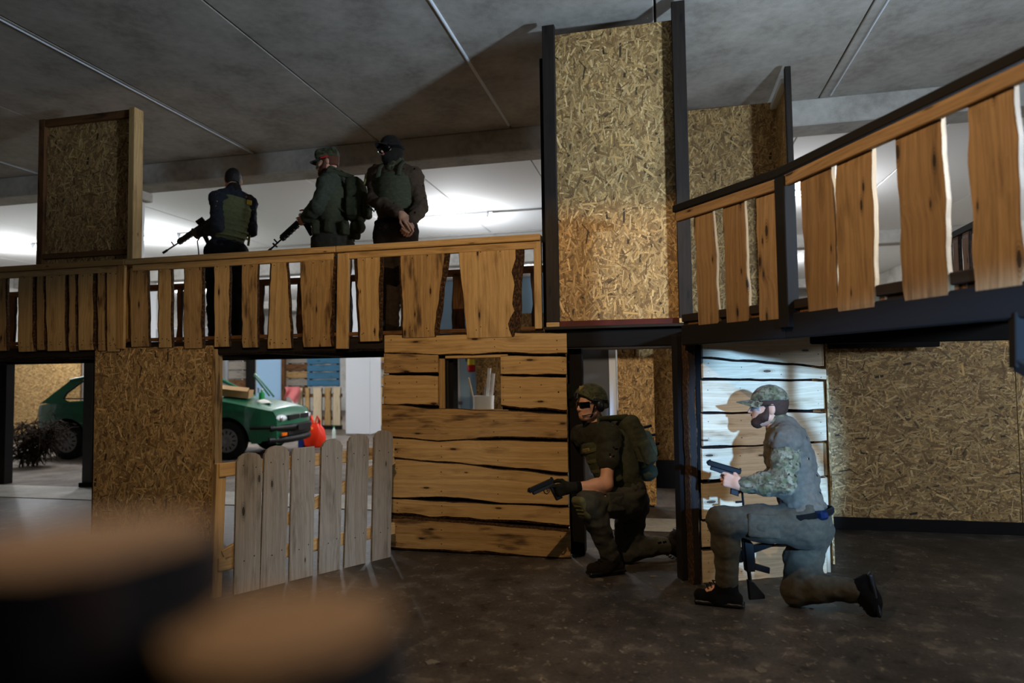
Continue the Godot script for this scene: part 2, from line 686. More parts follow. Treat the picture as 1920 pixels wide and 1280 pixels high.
func make_textures() -> void:
	T.pine = wood_texture(101, [[0.0, Color(0.16, 0.10, 0.05)], [0.25, Color(0.42, 0.33, 0.22)], [0.5, Color(0.66, 0.555, 0.395)], [0.75, Color(0.80, 0.70, 0.53)], [1.0, Color(0.90, 0.83, 0.68)]], 7, 0.75, 0.18)
	T.pine_worn = wood_texture(202, [[0.0, Color(0.12, 0.08, 0.05)], [0.3, Color(0.33, 0.26, 0.175)], [0.55, Color(0.60, 0.50, 0.355)], [0.8, Color(0.75, 0.645, 0.48)], [1.0, Color(0.86, 0.77, 0.61)]], 9, 1.4, 0.22)
	T.pale = wood_texture(303, [[0.0, Color(0.20, 0.16, 0.12)], [0.25, Color(0.50, 0.43, 0.34)], [0.5, Color(0.76, 0.69, 0.58)], [0.75, Color(0.88, 0.83, 0.73)], [1.0, Color(0.95, 0.92, 0.85)]], 6, 0.9, 0.14)
	T.grey = wood_texture(404, [[0.0, Color(0.14, 0.12, 0.10)], [0.3, Color(0.36, 0.33, 0.29)], [0.55, Color(0.54, 0.51, 0.46)], [0.8, Color(0.66, 0.63, 0.58)], [1.0, Color(0.76, 0.73, 0.68)]], 5, 0.8, 0.18)
	T.dark = wood_texture(505, [[0.0, Color(0.05, 0.035, 0.025)], [0.4, Color(0.12, 0.09, 0.06)], [0.7, Color(0.20, 0.15, 0.11)], [1.0, Color(0.30, 0.24, 0.18)]], 4, 0.9, 0.25)
	T.shaded_pine = wood_texture(606, [[0.0, Color(0.10, 0.07, 0.045)], [0.3, Color(0.28, 0.215, 0.145)], [0.55, Color(0.48, 0.39, 0.275)], [0.8, Color(0.60, 0.50, 0.37)], [1.0, Color(0.70, 0.60, 0.46)]], 26, 0.6, 0.16)  # knotty pine, browned so the colour holds the walkway's shade
	T.bark = plain_texture(256, [[0.03, 61, 5, 0.6], [0.12, 62, 4, 0.4]], [[0.2, Color(0.10, 0.07, 0.045)], [0.5, Color(0.24, 0.17, 0.10)], [0.62, Color(0.40, 0.29, 0.17)], [0.85, Color(0.58, 0.45, 0.28)]])
	T.osb = osb_texture(11)
	T.floor = floor_texture()
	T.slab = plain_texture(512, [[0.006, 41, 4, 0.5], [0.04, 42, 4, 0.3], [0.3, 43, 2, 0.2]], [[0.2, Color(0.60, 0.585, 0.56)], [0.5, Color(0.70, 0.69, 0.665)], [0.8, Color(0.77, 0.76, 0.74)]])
	T.yard = plain_texture(512, [[0.008, 44, 5, 0.5], [0.08, 45, 4, 0.3], [0.4, 46, 2, 0.2]], [[0.2, Color(0.30, 0.27, 0.24)], [0.5, Color(0.42, 0.385, 0.35)], [0.8, Color(0.53, 0.50, 0.46)]])
	T.camo = camo_texture(51, [[118, 110, 84], [88, 92, 62], [70, 58, 42], [146, 138, 112], [48, 46, 34]])
	T.camo_dark = camo_texture(71, [[74, 78, 52], [56, 64, 40], [52, 44, 32], [92, 90, 64], [36, 36, 28]])
	T.cloth = plain_texture(256, [[0.02, 81, 3, 0.5], [0.35, 82, 3, 0.5]], [[0.2, Color(0.78, 0.78, 0.78)], [0.8, Color(1, 1, 1)]])


func mat(called: String, color: Color, rough := 0.8, texture: Texture2D = null, scale := Vector3.ONE, triplanar := false, relief := 0.0, metal := 0.0) -> StandardMaterial3D:
	var m := StandardMaterial3D.new()
	m.resource_name = called
	m.albedo_color = color
	m.roughness = rough
	m.metallic = metal
	m.metallic_specular = 0.4
	if texture:
		m.albedo_texture = texture
		m.uv1_scale = scale
		m.uv1_triplanar = triplanar
		if relief > 0:
			m.heightmap_enabled = true
			m.heightmap_texture = texture
			m.heightmap_scale = relief
	M[called] = m
	return m

func world_mapped(m: StandardMaterial3D) -> StandardMaterial3D:
	m.uv1_triplanar = true
	m.uv1_world_triplanar = true
	return m

func glow(called: String, color: Color, energy: float) -> StandardMaterial3D:
	var m := mat(called, Color(0.9, 0.9, 0.9), 0.5)
	m.emission_enabled = true
	m.emission = color
	m.emission_energy_multiplier = energy
	return m

func cloth(called: String, color: Color, texture: Texture2D = null) -> StandardMaterial3D:
	var m := mat(called, color, 0.95, texture if texture else T.cloth, Vector3.ONE * (2.0 if texture else 6.0), true, 0.06)
	m.metallic_specular = 0.2
	m.rim_enabled = true
	m.rim = 0.15
	m.rim_tint = 0.5
	return m

func make_materials() -> void:
	var wd := Vector3(2.0, 0.5, 1.0)
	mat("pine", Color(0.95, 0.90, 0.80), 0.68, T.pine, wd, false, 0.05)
	mat("pine_b", Color(0.86, 0.78, 0.64), 0.7, T.pine, wd, false, 0.05)
	mat("pine_worn", Color(0.95, 0.90, 0.80), 0.72, T.pine_worn, wd, false, 0.06)
	mat("walk_a", Color(1.0, 0.97, 0.92), 0.7, T.shaded_pine, wd, false, 0.05)  # walkway boards with shade in their colour
	mat("walk_b", Color(0.93, 0.89, 0.83), 0.7, T.shaded_pine, wd, false, 0.05)
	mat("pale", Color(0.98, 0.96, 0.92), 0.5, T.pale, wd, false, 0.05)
	mat("grey_wood", Color(0.93, 0.93, 0.93), 0.75, T.grey, wd, false, 0.05)
	mat("brown_wood", Color(0.62, 0.50, 0.38), 0.75, T.pine_worn, wd, false, 0.05)
	mat("dark_wood", Color(0.72, 0.72, 0.74), 0.7, T.dark, wd, false, 0.05)
	mat("black_wood", Color(0.32, 0.29, 0.27), 0.9, T.dark, wd, false, 0.05)
	mat("bark", Color(0.80, 0.74, 0.64), 0.92, T.bark, Vector3(9, 3.5, 1), false, 0.5)
	mat("bark_dark", Color(0.42, 0.38, 0.34), 0.92, T.bark, Vector3(9, 3.5, 1), false, 0.5)
	mat("osb", Color(1, 0.96, 0.90), 0.66, T.osb, Vector3(0.8, 0.8, 1), false, 0.10)
	world_mapped(mat("floor", Color(0.80, 0.78, 0.76), 0.52, T.floor, Vector3.ONE * 0.25, true, 0.20))
	world_mapped(mat("yard", Color(0.86, 0.83, 0.80), 0.8, T.yard, Vector3.ONE * 0.5, true, 0.2))
	world_mapped(mat("pale_floor", Color(0.80, 0.79, 0.76), 0.7, T.slab, Vector3.ONE * 0.6, true, 0.1))
	world_mapped(mat("slab", Color(0.97, 0.96, 0.94), 0.85, T.slab, Vector3.ONE * 0.5, true, 0.06))
	world_mapped(mat("white_wall", Color(1, 1, 1), 0.85, T.slab, Vector3.ONE * 0.4, true, 0.05))
	mat("lit_slab", Color(0.93, 0.93, 0.92), 0.85)  # hall ceiling slabs, whitened to carry the hall's light in their colour
	mat("joint", Color(0.50, 0.49, 0.47), 0.9)
	mat("filler", Color(0.86, 0.88, 0.90), 0.7)
	mat("white_paint", Color(0.80, 0.81, 0.82), 0.55)
	mat("blue_paint", Color(0.62, 0.76, 0.88), 0.5)
	mat("blue_lit_wood", Color(0.26, 0.56, 0.82), 0.6, T.pale, wd, false, 0.05)  # planks with the blue light on them put into the colour
	mat("grey_panel", Color(0.33, 0.33, 0.34), 0.7)
	mat("navy_panel", Color(0.10, 0.13, 0.18), 0.5)
	mat("red_steel", Color(0.42, 0.12, 0.09), 0.6, T.slab, Vector3.ONE * 3.0, true)
	mat("steel", Color(0.55, 0.55, 0.55), 0.4, null, Vector3.ONE, false, 0, 0.8)
	mat("chip", Color(0.36, 0.335, 0.29), 0.8)
	mat("nail", Color(0.16, 0.14, 0.13), 0.5, null, Vector3.ONE, false, 0, 0.6)
	mat("screw", Color(0.80, 0.80, 0.82), 0.25, null, Vector3.ONE, false, 0, 0.9)
	glow("tube_glow", Color(1.0, 0.98, 0.94), 6.0)
	glow("bulb_glow", Color(1.0, 0.72, 0.40), 6.0)
	glow("fill_glow", Color(0.70, 0.82, 1.0), 1.2)  # glow of the added fill window
	glow("led_glow", Color(0.80, 0.90, 1.0), 6.0)
	# people and gear
	var sk := mat("skin", Color(0.74, 0.55, 0.44), 0.55)
	sk.subsurf_scatter_enabled = true
	sk.subsurf_scatter_strength = 0.15
	mat("lips", Color(0.62, 0.33, 0.28), 0.5)
	mat("hair_dark", Color(0.085, 0.07, 0.06), 0.7)
	mat("beard_brown", Color(0.20, 0.12, 0.07), 0.8)
	mat("beard_red", Color(0.32, 0.17, 0.10), 0.8)
	cloth("navy_cloth", Color(0.165, 0.175, 0.20))
	cloth("dark_trousers", Color(0.08, 0.085, 0.10))
	cloth("vest_olive", Color(0.4, 0.41, 0.285))
	cloth("vest_tan_edge", Color(0.56, 0.50, 0.32))
	cloth("vest_ranger", Color(0.285, 0.29, 0.215))
	cloth("olive_jacket", Color(0.28, 0.295, 0.24))
	cloth("olive_dark", Color(0.15, 0.155, 0.125))
	cloth("olive_trousers", Color(0.265, 0.26, 0.225))
	cloth("brown_jacket", Color(0.32, 0.26, 0.205))
	cloth("brown_trousers", Color(0.215, 0.18, 0.155))
	cloth("tshirt_green", Color(0.2, 0.195, 0.15))
	cloth("grey_shirt", Color(0.39, 0.36, 0.31))
	cloth("khaki_trousers", Color(0.285, 0.265, 0.215))
	cloth("pad_olive", Color(0.37, 0.36, 0.24))
	cloth("mask_black", Color(0.145, 0.13, 0.115))
	cloth("glove_dark", Color(0.13, 0.13, 0.11))
	cloth("glove_grey", Color(0.30, 0.30, 0.28))
	cloth("boot_black", Color(0.055, 0.05, 0.05))
	cloth("boot_brown", Color(0.125, 0.105, 0.085))
	cloth("camo", Color(1, 1, 1), T.camo)
	cloth("camo_dark", Color(1, 1, 1), T.camo_dark)
	cloth("pack_olive", Color(0.26, 0.265, 0.19))
	cloth("strap_black", Color(0.06, 0.06, 0.055))
	mat("black_plastic", Color(0.045, 0.045, 0.048), 0.45)
	mat("gun_metal", Color(0.06, 0.06, 0.065), 0.35, null, Vector3.ONE, false, 0, 0.4)
	mat("lens_dark", Color(0.02, 0.02, 0.025), 0.08)
	mat("lens_clear", Color(0.55, 0.60, 0.62, 0.35), 0.05).transparency = BaseMaterial3D.TRANSPARENCY_ALPHA
	mat("yellow_patch", Color(0.72, 0.62, 0.16), 0.7)
	mat("red_tape", Color(0.72, 0.09, 0.10), 0.5)
	mat("watch_grey", Color(0.30, 0.30, 0.30), 0.3)
	mat("buckle_blue_lit", Color(0.04, 0.10, 0.20), 0.2)  # blue from the light on it, put into the colour
	# car and clutter
	var cp := mat("car_green", Color(0.05, 0.35, 0.24), 0.4)
	cp.clearcoat_enabled = true
	cp.clearcoat = 0.5
	cp.clearcoat_roughness = 0.12
	mat("car_glass", Color(0.10, 0.13, 0.13, 0.35), 0.05).transparency = BaseMaterial3D.TRANSPARENCY_ALPHA
	mat("trim_black", Color(0.045, 0.045, 0.05), 0.55)
	mat("tyre", Color(0.035, 0.035, 0.037), 0.85)
	mat("hubcap", Color(0.50, 0.50, 0.50), 0.4, null, Vector3.ONE, false, 0, 0.5)
	mat("headlamp_glass", Color(0.86, 0.88, 0.90), 0.15)
	mat("chrome", Color(0.85, 0.85, 0.86), 0.15, null, Vector3.ONE, false, 0, 1.0)
	mat("amber", Color(0.92, 0.42, 0.05), 0.25)
	mat("plate_white", Color(0.75, 0.75, 0.75), 0.5)
	mat("cardboard", Color(0.66, 0.52, 0.36), 0.85)
	mat("orange_bag", Color(0.90, 0.20, 0.08), 0.35)
	mat("pink_cloth", Color(0.88, 0.50, 0.50), 0.9)
	mat("white_cloth", Color(0.88, 0.87, 0.84), 0.85)
	mat("green_plastic", Color(0.12, 0.55, 0.30), 0.35)
	mat("clear_plastic", Color(0.80, 0.86, 0.82), 0.15)
	mat("blue_plastic", Color(0.12, 0.22, 0.50), 0.4)
	mat("red_paint", Color(0.72, 0.06, 0.04), 0.35)
	mat("yellow_label", Color(0.90, 0.80, 0.20), 0.6)
	mat("paper_white", Color(0.93, 0.93, 0.92), 0.8)
	mat("dry_branch", Color(0.16, 0.115, 0.08), 0.9)
	mat("dry_needles", Color(0.17, 0.12, 0.07), 0.95)
	mat("log_side", Color(0.34, 0.27, 0.22), 0.9, T.bark, Vector3(3, 1.5, 1), false, 0.6)
	mat("log_end", Color(0.56, 0.47, 0.32), 0.75, T.pine, Vector3(3, 3, 1), true, 0.05)


# ------------------------------------------------------------------ room shell

func build_shell() -> void:
	var x0 := -17.0
	var x1 := 6.2
	var z0 := -24.0
	var z1 := 5.0
	var s := struct("floor", "dark worn concrete floor with flaked grey paint")
	mbox("slab", Vector3((x0 + x1) / 2, -0.1, (z1 - 6.9) / 2), Vector3(x1 - x0, 0.2, z1 + 6.9), M.floor, s, 0)
	mbox("slab", Vector3((x0 + x1) / 2, -0.1, (z0 - 6.9) / 2), Vector3(x1 - x0, 0.2, -6.9 - z0), M.yard, s, 0, Basis.IDENTITY, "grey brown floor of the hall behind the balcony")
	# a paler, unpainted strip of screed below the back of the balcony
	mbox("pale_strip", Vector3(-7.6, 0.004, -6.62), Vector3(9.6, 0.008, 0.72), M.pale_floor, s, 0.002)
	mbox("pale_strip", Vector3(-1.0, 0.004, -6.06), Vector3(3.2, 0.008, 0.5), M.pale_floor, s, 0.002)
	# flakes of paint and chips lying on the floor
	var fl := MB.new()
	for k in 70:
		var p := ony(rng.randf_range(780, 1900), rng.randf_range(1075, 1278))
		var q := PackedVector2Array()
		var r := rng.randf_range(0.004, 0.013) if k > 3 else 0.03
		for j in 6: q.append(Vector2.from_angle(TAU * j / 6.0) * r * rng.randf_range(0.5, 1.3))
		fl.prism(Transform3D(Basis.from_euler(Vector3(-PI / 2, rng.randf() * TAU, 0)), p + Vector3(0, 0.002, 0)), q, 0.003, 0)
	var fo := part("paint_flakes", fl, M.chip, s)
	fo.set_meta("kind", "stuff")

	# ceiling: precast slabs 1.6 m wide running away from the facade, with joints between them
	var c := struct("ceiling", "grey concrete ceiling of long precast slabs")
	mbox("backing", Vector3((x0 + x1) / 2, CEIL + 0.16, (z0 + z1) / 2), Vector3(x1 - x0, 0.2, z1 - z0), M.joint, c, 0)
	var x := -1.6 - 1.6 * 10
	while x < x1:
		var a := maxf(x, x0) + 0.007
		var b := minf(x + 1.6, x1) - 0.007
		if b - a > 0.1:
			for zz in [[z1, -7.25], [-7.25, -14.45], [-14.45, z0]]:
				mbox("ceiling_slab", Vector3((a + b) / 2, CEIL + 0.05, (zz[0] + zz[1]) / 2), Vector3(b - a, 0.1, zz[0] - zz[1] - 0.004), M.slab if zz[0] > 0 else M.lit_slab, c, 0.006)
		x += 1.6
	# pale filler that hangs out of some joints
	for f in [[-1.6, -7.0, 1.0, 0.016], [-4.85, -7.1, -3.2, 0.009], [-4.85 - 3.2, -7.1, -2.0, 0.006], [1.697, -7.05, -3.0, 0.010]]:
		var nz := FastNoiseLite.new()
		nz.frequency = 2.0
		var mb := MB.new()
		var pts := []
		for k in 25:
			var z := lerpf(f[1], f[2], k / 24.0)
			pts.append(Vector3(f[0] + nz.get_noise_1d(z) * 0.004, CEIL - 0.001, z))
		mb.tube(pts, f[3], 6)
		part("joint_filler", mb, M.filler, c)

	# beams and columns
	var bn := 1
	for z in [-7.27, -14.45, -21.5]:
		var be := struct("trim_%d" % bn, "white painted concrete beam under the ceiling")
		bn += 1
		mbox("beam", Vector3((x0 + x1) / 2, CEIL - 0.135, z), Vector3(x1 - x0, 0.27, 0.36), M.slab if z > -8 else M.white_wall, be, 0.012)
		for cx in [-13.1, -6.92, -0.3]:
			if z > -8 and cx > -1.0: continue
			mbox("corbel", Vector3(cx, CEIL - 0.33, z), Vector3(0.62, 0.12, 0.42), M.white_wall, be, 0.012)
	var wl := struct("wall_left", "white wall of the hall")
	mbox("wall_face", Vector3(x0 - 0.1, CEIL / 2, (z0 + z1) / 2), Vector3(0.2, CEIL + 0.4, z1 - z0), M.white_wall, wl, 0)
	var wb := struct("wall_back", "white back wall of the hall")
	mbox("wall_face", Vector3((x0 + x1) / 2, CEIL / 2, z0 - 0.1), Vector3(x1 - x0, CEIL + 0.4, 0.2), M.white_wall, wb, 0)
	var wf := struct("wall_front", "plain concrete wall of the near hall")
	mbox("wall_face", Vector3((x0 + x1) / 2, CEIL / 2, z1 + 0.1), Vector3(x1 - x0, CEIL + 0.4, 0.2), M.joint, wf, 0)
	# right wall with an added window, outside the frame, for soft fill light
	var wr := struct("wall_right", "grey concrete wall of the hall with an added window")
	var wx := x1 + 0.1
	mbox("wall_face", Vector3(wx, CEIL / 2, (z0 - 2.5) / 2), Vector3(0.2, CEIL + 0.4, -2.5 - z0), M.slab, wr, 0)
	mbox("wall_face", Vector3(wx, CEIL / 2, (z1 - 0.9) / 2), Vector3(0.2, CEIL + 0.4, z1 + 0.9), M.slab, wr, 0)
	mbox("wall_face", Vector3(wx, 0.925, -1.7), Vector3(0.2, 2.25, 1.6), M.slab, wr, 0)
	mbox("wall_face", Vector3(wx, 3.6, -1.7), Vector3(0.2, 1.4, 1.6), M.slab, wr, 0)
	var wi := struct("added_window_1", "added white framed window glowing for fill light")
	mbox("fill_pane", Vector3(wx, 2.475, -1.7), Vector3(0.01, 0.82, 1.56), M.fill_glow, wi, 0)
	for d in [[Vector3(wx, 2.08, -1.7), Vector3(0.1, 0.05, 1.6)], [Vector3(wx, 2.87, -1.7), Vector3(0.1, 0.05, 1.6)], [Vector3(wx, 2.475, -2.47), Vector3(0.1, 0.74, 0.05)], [Vector3(wx, 2.475, -0.93), Vector3(0.1, 0.74, 0.05)], [Vector3(wx, 2.475, -1.7), Vector3(0.08, 0.74, 0.04)]]:
		mbox("added_window_frame", d[0], d[1], M.white_paint, wi)

	for cl in [[-6.92, -7.27, 0.40, "white square column behind the framed strand board panel"], [-6.90, -14.45, 0.62, "thick white square column beyond the green car"], [-13.1, -7.27, 0.40, "white square column beyond the far end of the balcony"], [-13.1, -14.45, 0.5, "white square column deep in the hall behind the strand board wall"]]:
		var o := thing("concrete_column", cl[3], "column", Vector3(cl[0], 0, cl[1]))
		mbox("shaft", Vector3(cl[0], (CEIL - 0.27) / 2, cl[1]), Vector3(cl[2], CEIL - 0.27, cl[2]), M.white_paint, o, 0.02)

	# lamps over the hall behind
	var lamps := [[-3.45, -10.7, 1.25, "lit fluorescent tube on the ceiling behind the masked player"], [-9.5, -10.7, 1.25, "lit fluorescent tube on the ceiling beside the white column"], [-12.9, -10.7, 1.25, "lit fluorescent tube on the ceiling beyond the framed strand board panel"]]
	for l in lamps: tube_lamp(Vector3(l[0], CEIL, l[1]), l[2], l[3], TUBE)
	for l in [[-3.5, -17.5, "lit fluorescent tube above the hut beyond the thick white column"], [-9.5, -17.5, "lit fluorescent tube above the hut with the blue-lit shutter"], [2.0, -10.7, "lit fluorescent tube behind the strand board tower"], [2.5, -17.5, "lit fluorescent tube deep in the hall behind the walkway"], [-14.0, -17.5, "lit fluorescent tube above the white partition"]]:
		tube_lamp(Vector3(l[0], CEIL, l[1]), 1.25, l[2], TUBE)
	# conduits that join the lamps
	var cd := struct("trim_9", "grey conduit along the ceiling")
	for r in [[Vector3(-2.75, CEIL - 0.02, -10.7), Vector3(2.0, CEIL - 0.02, -10.7)], [Vector3(-9.0, CEIL - 0.02, -12.3), Vector3(-1.0, CEIL - 0.02, -12.3)]]:
		var mb := MB.new()
		mb.tube([r[0], r[1]], 0.014, 8)
		part("conduit", mb, M.joint, cd)

	# warm pendant lamp with a wide shade, above the frame; its rim draws the edge of the warm light on the tower
	var wp := Vector3(-0.95, 3.3, -1.8)
	var wlamp := thing("pendant_lamp", "warm pendant lamp with a wide black shade hanging above the log posts", "lamp", wp)
	var sh := MB.new()
	sh.lathe(Transform3D(Basis.IDENTITY, wp), [Vector2(0.012, 0.16), Vector2(0.05, 0.155), Vector2(0.07, 0.11), Vector2(0.26, -0.055), Vector2(0.265, -0.059), Vector2(0.257, -0.059), Vector2(0.068, 0.10), Vector2(0.012, 0.14)], 32)
	part("lamp_shade", sh, M.trim_black, wlamp)
	var bu := MB.new()
	bu.ball(Transform3D(Basis.IDENTITY, wp), Vector3(0.014, 0.014, 0.014), 12, 8)
	part("bulb", bu, M.bulb_glow, wlamp)
	var co := MB.new()
	co.tube([wp + Vector3(0, 0.012, 0), Vector3(wp.x, CEIL, wp.z)], 0.006, 6)
	part("cord", co, M.trim_black, wlamp)
	var ol := OmniLight3D.new()
	ol.name = "bulb_light"
	ol.light_color = Color(1.0, 0.85, 0.66)
	ol.light_energy = WARM
	ol.light_size = 0.012
	ol.omni_range = 40.0
	ol.omni_attenuation = 2.0
	ol.shadow_enabled = true
	wlamp.add_child(ol)

	# cool work light on a tripod, right of the viewer
	var lp := Vector3(1.75, 1.72, 0.45)
	var to := Vector3(0.80, 0.84, -4.72)
	var led := thing("led_work_light", "cool white work light on a tall black tripod", "lamp", Vector3(1.75, 0, 0.45))
	var lb := Basis.looking_at(to - lp)
	mbox("housing", lp + lb.z * 0.03, Vector3(0.20, 0.16, 0.05), M.trim_black, led, 0.008, lb)
	mbox("led_panel", lp, Vector3(0.17, 0.13, 0.008), M.led_glow, led, 0.002, lb)
	var po := MB.new()
	po.tube([Vector3(1.75, 0.55, 0.5), lp + lb.z * 0.06 + Vector3(0, -0.05, 0)], 0.013, 8)
	part("pole", po, M.trim_black, led)
	for k in 3:
		var lg := MB.new()
		lg.tube([Vector3(1.75, 0.75, 0.5), Vector3(1.75 + 0.42 * cos(k * TAU / 3), 0.012, 0.5 + 0.42 * sin(k * TAU / 3))], 0.010, 6)
		part("leg", lg, M.trim_black, led)
	var sp := SpotLight3D.new()
	sp.name = "led_light"
	sp.light_color = Color(0.54, 0.75, 1.0)
	sp.light_energy = COOL
	sp.light_size = 0.06
	sp.spot_angle = 9.6
	sp.spot_angle_attenuation = 0.4
	sp.spot_range = 40.0
	sp.spot_attenuation = 2.0
	sp.shadow_enabled = true
	led.add_child(sp)
	sp.transform = Transform3D(lb, lp - led.position - lb.z * 0.02)

	# floodlight on a stand on the walkway deck, right of the frame; the hand rail draws the lower edge of its light on the tower
	var fp := Vector3(2.0, 2.33, -2.75)
	var ft := Vector3(-1.2, 2.9, -5.2)
	var fb := Basis.looking_at(ft - fp)
	var fl2 := thing("floodlight", "white floodlight on a short stand on the walkway deck", "lamp", Vector3(fp.x, DECK, fp.z))
	mbox("housing", fp + fb.z * 0.03, Vector3(0.24, 0.17, 0.05), M.trim_black, fl2, 0.008, fb)
	mbox("led_panel", fp, Vector3(0.20, 0.13, 0.008), M.led_glow, fl2, 0.002, fb)
	var fs := MB.new()
	fs.tube([Vector3(fp.x, DECK + 0.01, fp.z + 0.03), fp + fb.z * 0.06 + Vector3(0, -0.04, 0)], 0.014, 8)
	part("stand", fs, M.trim_black, fl2)
	mbox("foot_plate", Vector3(fp.x, DECK + 0.012, fp.z + 0.03), Vector3(0.22, 0.02, 0.22), M.trim_black, fl2)
	area_light("flood_light", fp - fb.z * 0.012, ft, Vector2(0.20, 0.13), Color(0.80, 0.90, 1.0), FLOOD, fl2)


const FLOOD := 11.0
const WARM := 5.4
const COOL := 64.0
const TUBE := 8.0
const TUBE_ROUND := 4.8

func tube_lamp(at: Vector3, length: float, label: String, energy: float, group := "") -> void:
	var o := thing("fluorescent_lamp", label, "lamp", at, group)
	mbox("housing", at + Vector3(0, -0.025, 0), Vector3(length, 0.05, 0.11), M.white_paint, o, 0.006)
	var mb := MB.new()
	mb.tube([at + Vector3(-length / 2 + 0.03, -0.075, 0), at + Vector3(length / 2 - 0.03, -0.075, 0)], 0.019, 10)
	part("tube", mb, M.tube_glow, o)
	for s in [-1, 1]:
		mbox("end_cap", at + Vector3(s * (length / 2 - 0.015), -0.07, 0), Vector3(0.03, 0.06, 0.06), M.white_paint, o, 0.004)
	area_light("tube_light", at + Vector3(0, -0.11, 0), at + Vector3(0, -2, 0), Vector2(length, 0.08), Color(0.97, 0.98, 1.0), energy, o)
	# the bare tube also shines sideways and up
	var ol := OmniLight3D.new()
	ol.name = "tube_round_light"
	ol.light_color = Color(0.97, 0.98, 1.0)
	ol.light_energy = TUBE_ROUND
	ol.light_size = 0.08
	ol.omni_range = 40.0
	ol.omni_attenuation = 2.0
	ol.shadow_enabled = true
	o.add_child(ol)
	ol.position = Vector3(0, -0.30, 0)


# ------------------------------------------------------------------ balcony with its railing

# an upright railing plank given by pixels: left and right at the top, left and right at the bottom, and its bottom
func picket_px(parent: Node, tl: float, tr: float, bl: float, br: float, by: float, wl: float, wr: float, z: float, m: Material, top := -1.0, k := 0, mid_l := 0.0, mid_r := 0.0) -> void:
	var ty := RAIL - 0.075 if top < 0 else top
	var base := onz((bl + br) * 0.5, by, z)
	var d := z
	var xs := []
	for e in [[bl, by], [br, by]]: xs.append(onz(e[0], e[1], d).x - base.x)
	var tpx := by - 180.0
	for e in [tl, tr]: xs.append(onz(e, tpx, d).x - base.x)
	var ln := ty - base.y
	var mb := live_plank(ln, [xs[0], (xs[0] + xs[2]) / 2 + mid_l, xs[2]], [xs[1], (xs[1] + xs[3]) / 2 + mid_r, xs[3]], 0.026, wl, wr, k + int(tl), 0.005)
	var o := put("baluster", mb.mesh([m, M.bark]), parent, Transform3D(Basis.IDENTITY, base + Vector3(0, 0, 0.013)))
	# nail heads
	var nb := MB.new()
	for h in [0.05, 0.075, ln - 0.04]:
		for s in [0.25, 0.72]:
			var q := Vector3(lerpf(xs[0], xs[1], s + rng.randf_range(-0.1, 0.1)), h + rng.randf_range(-0.01, 0.01), 0.016)
			nb.lathe(Transform3D(Basis(Vector3.RIGHT, Vector3.BACK, Vector3.UP), q), [Vector2(0.0005, 0.0015), Vector2(0.0035, 0.001), Vector2(0.004, -0.006)], 6)
	put("nail", nb.mesh([M.nail]), o, Transform3D(Basis.IDENTITY, base + Vector3(0, 0, 0.013)))


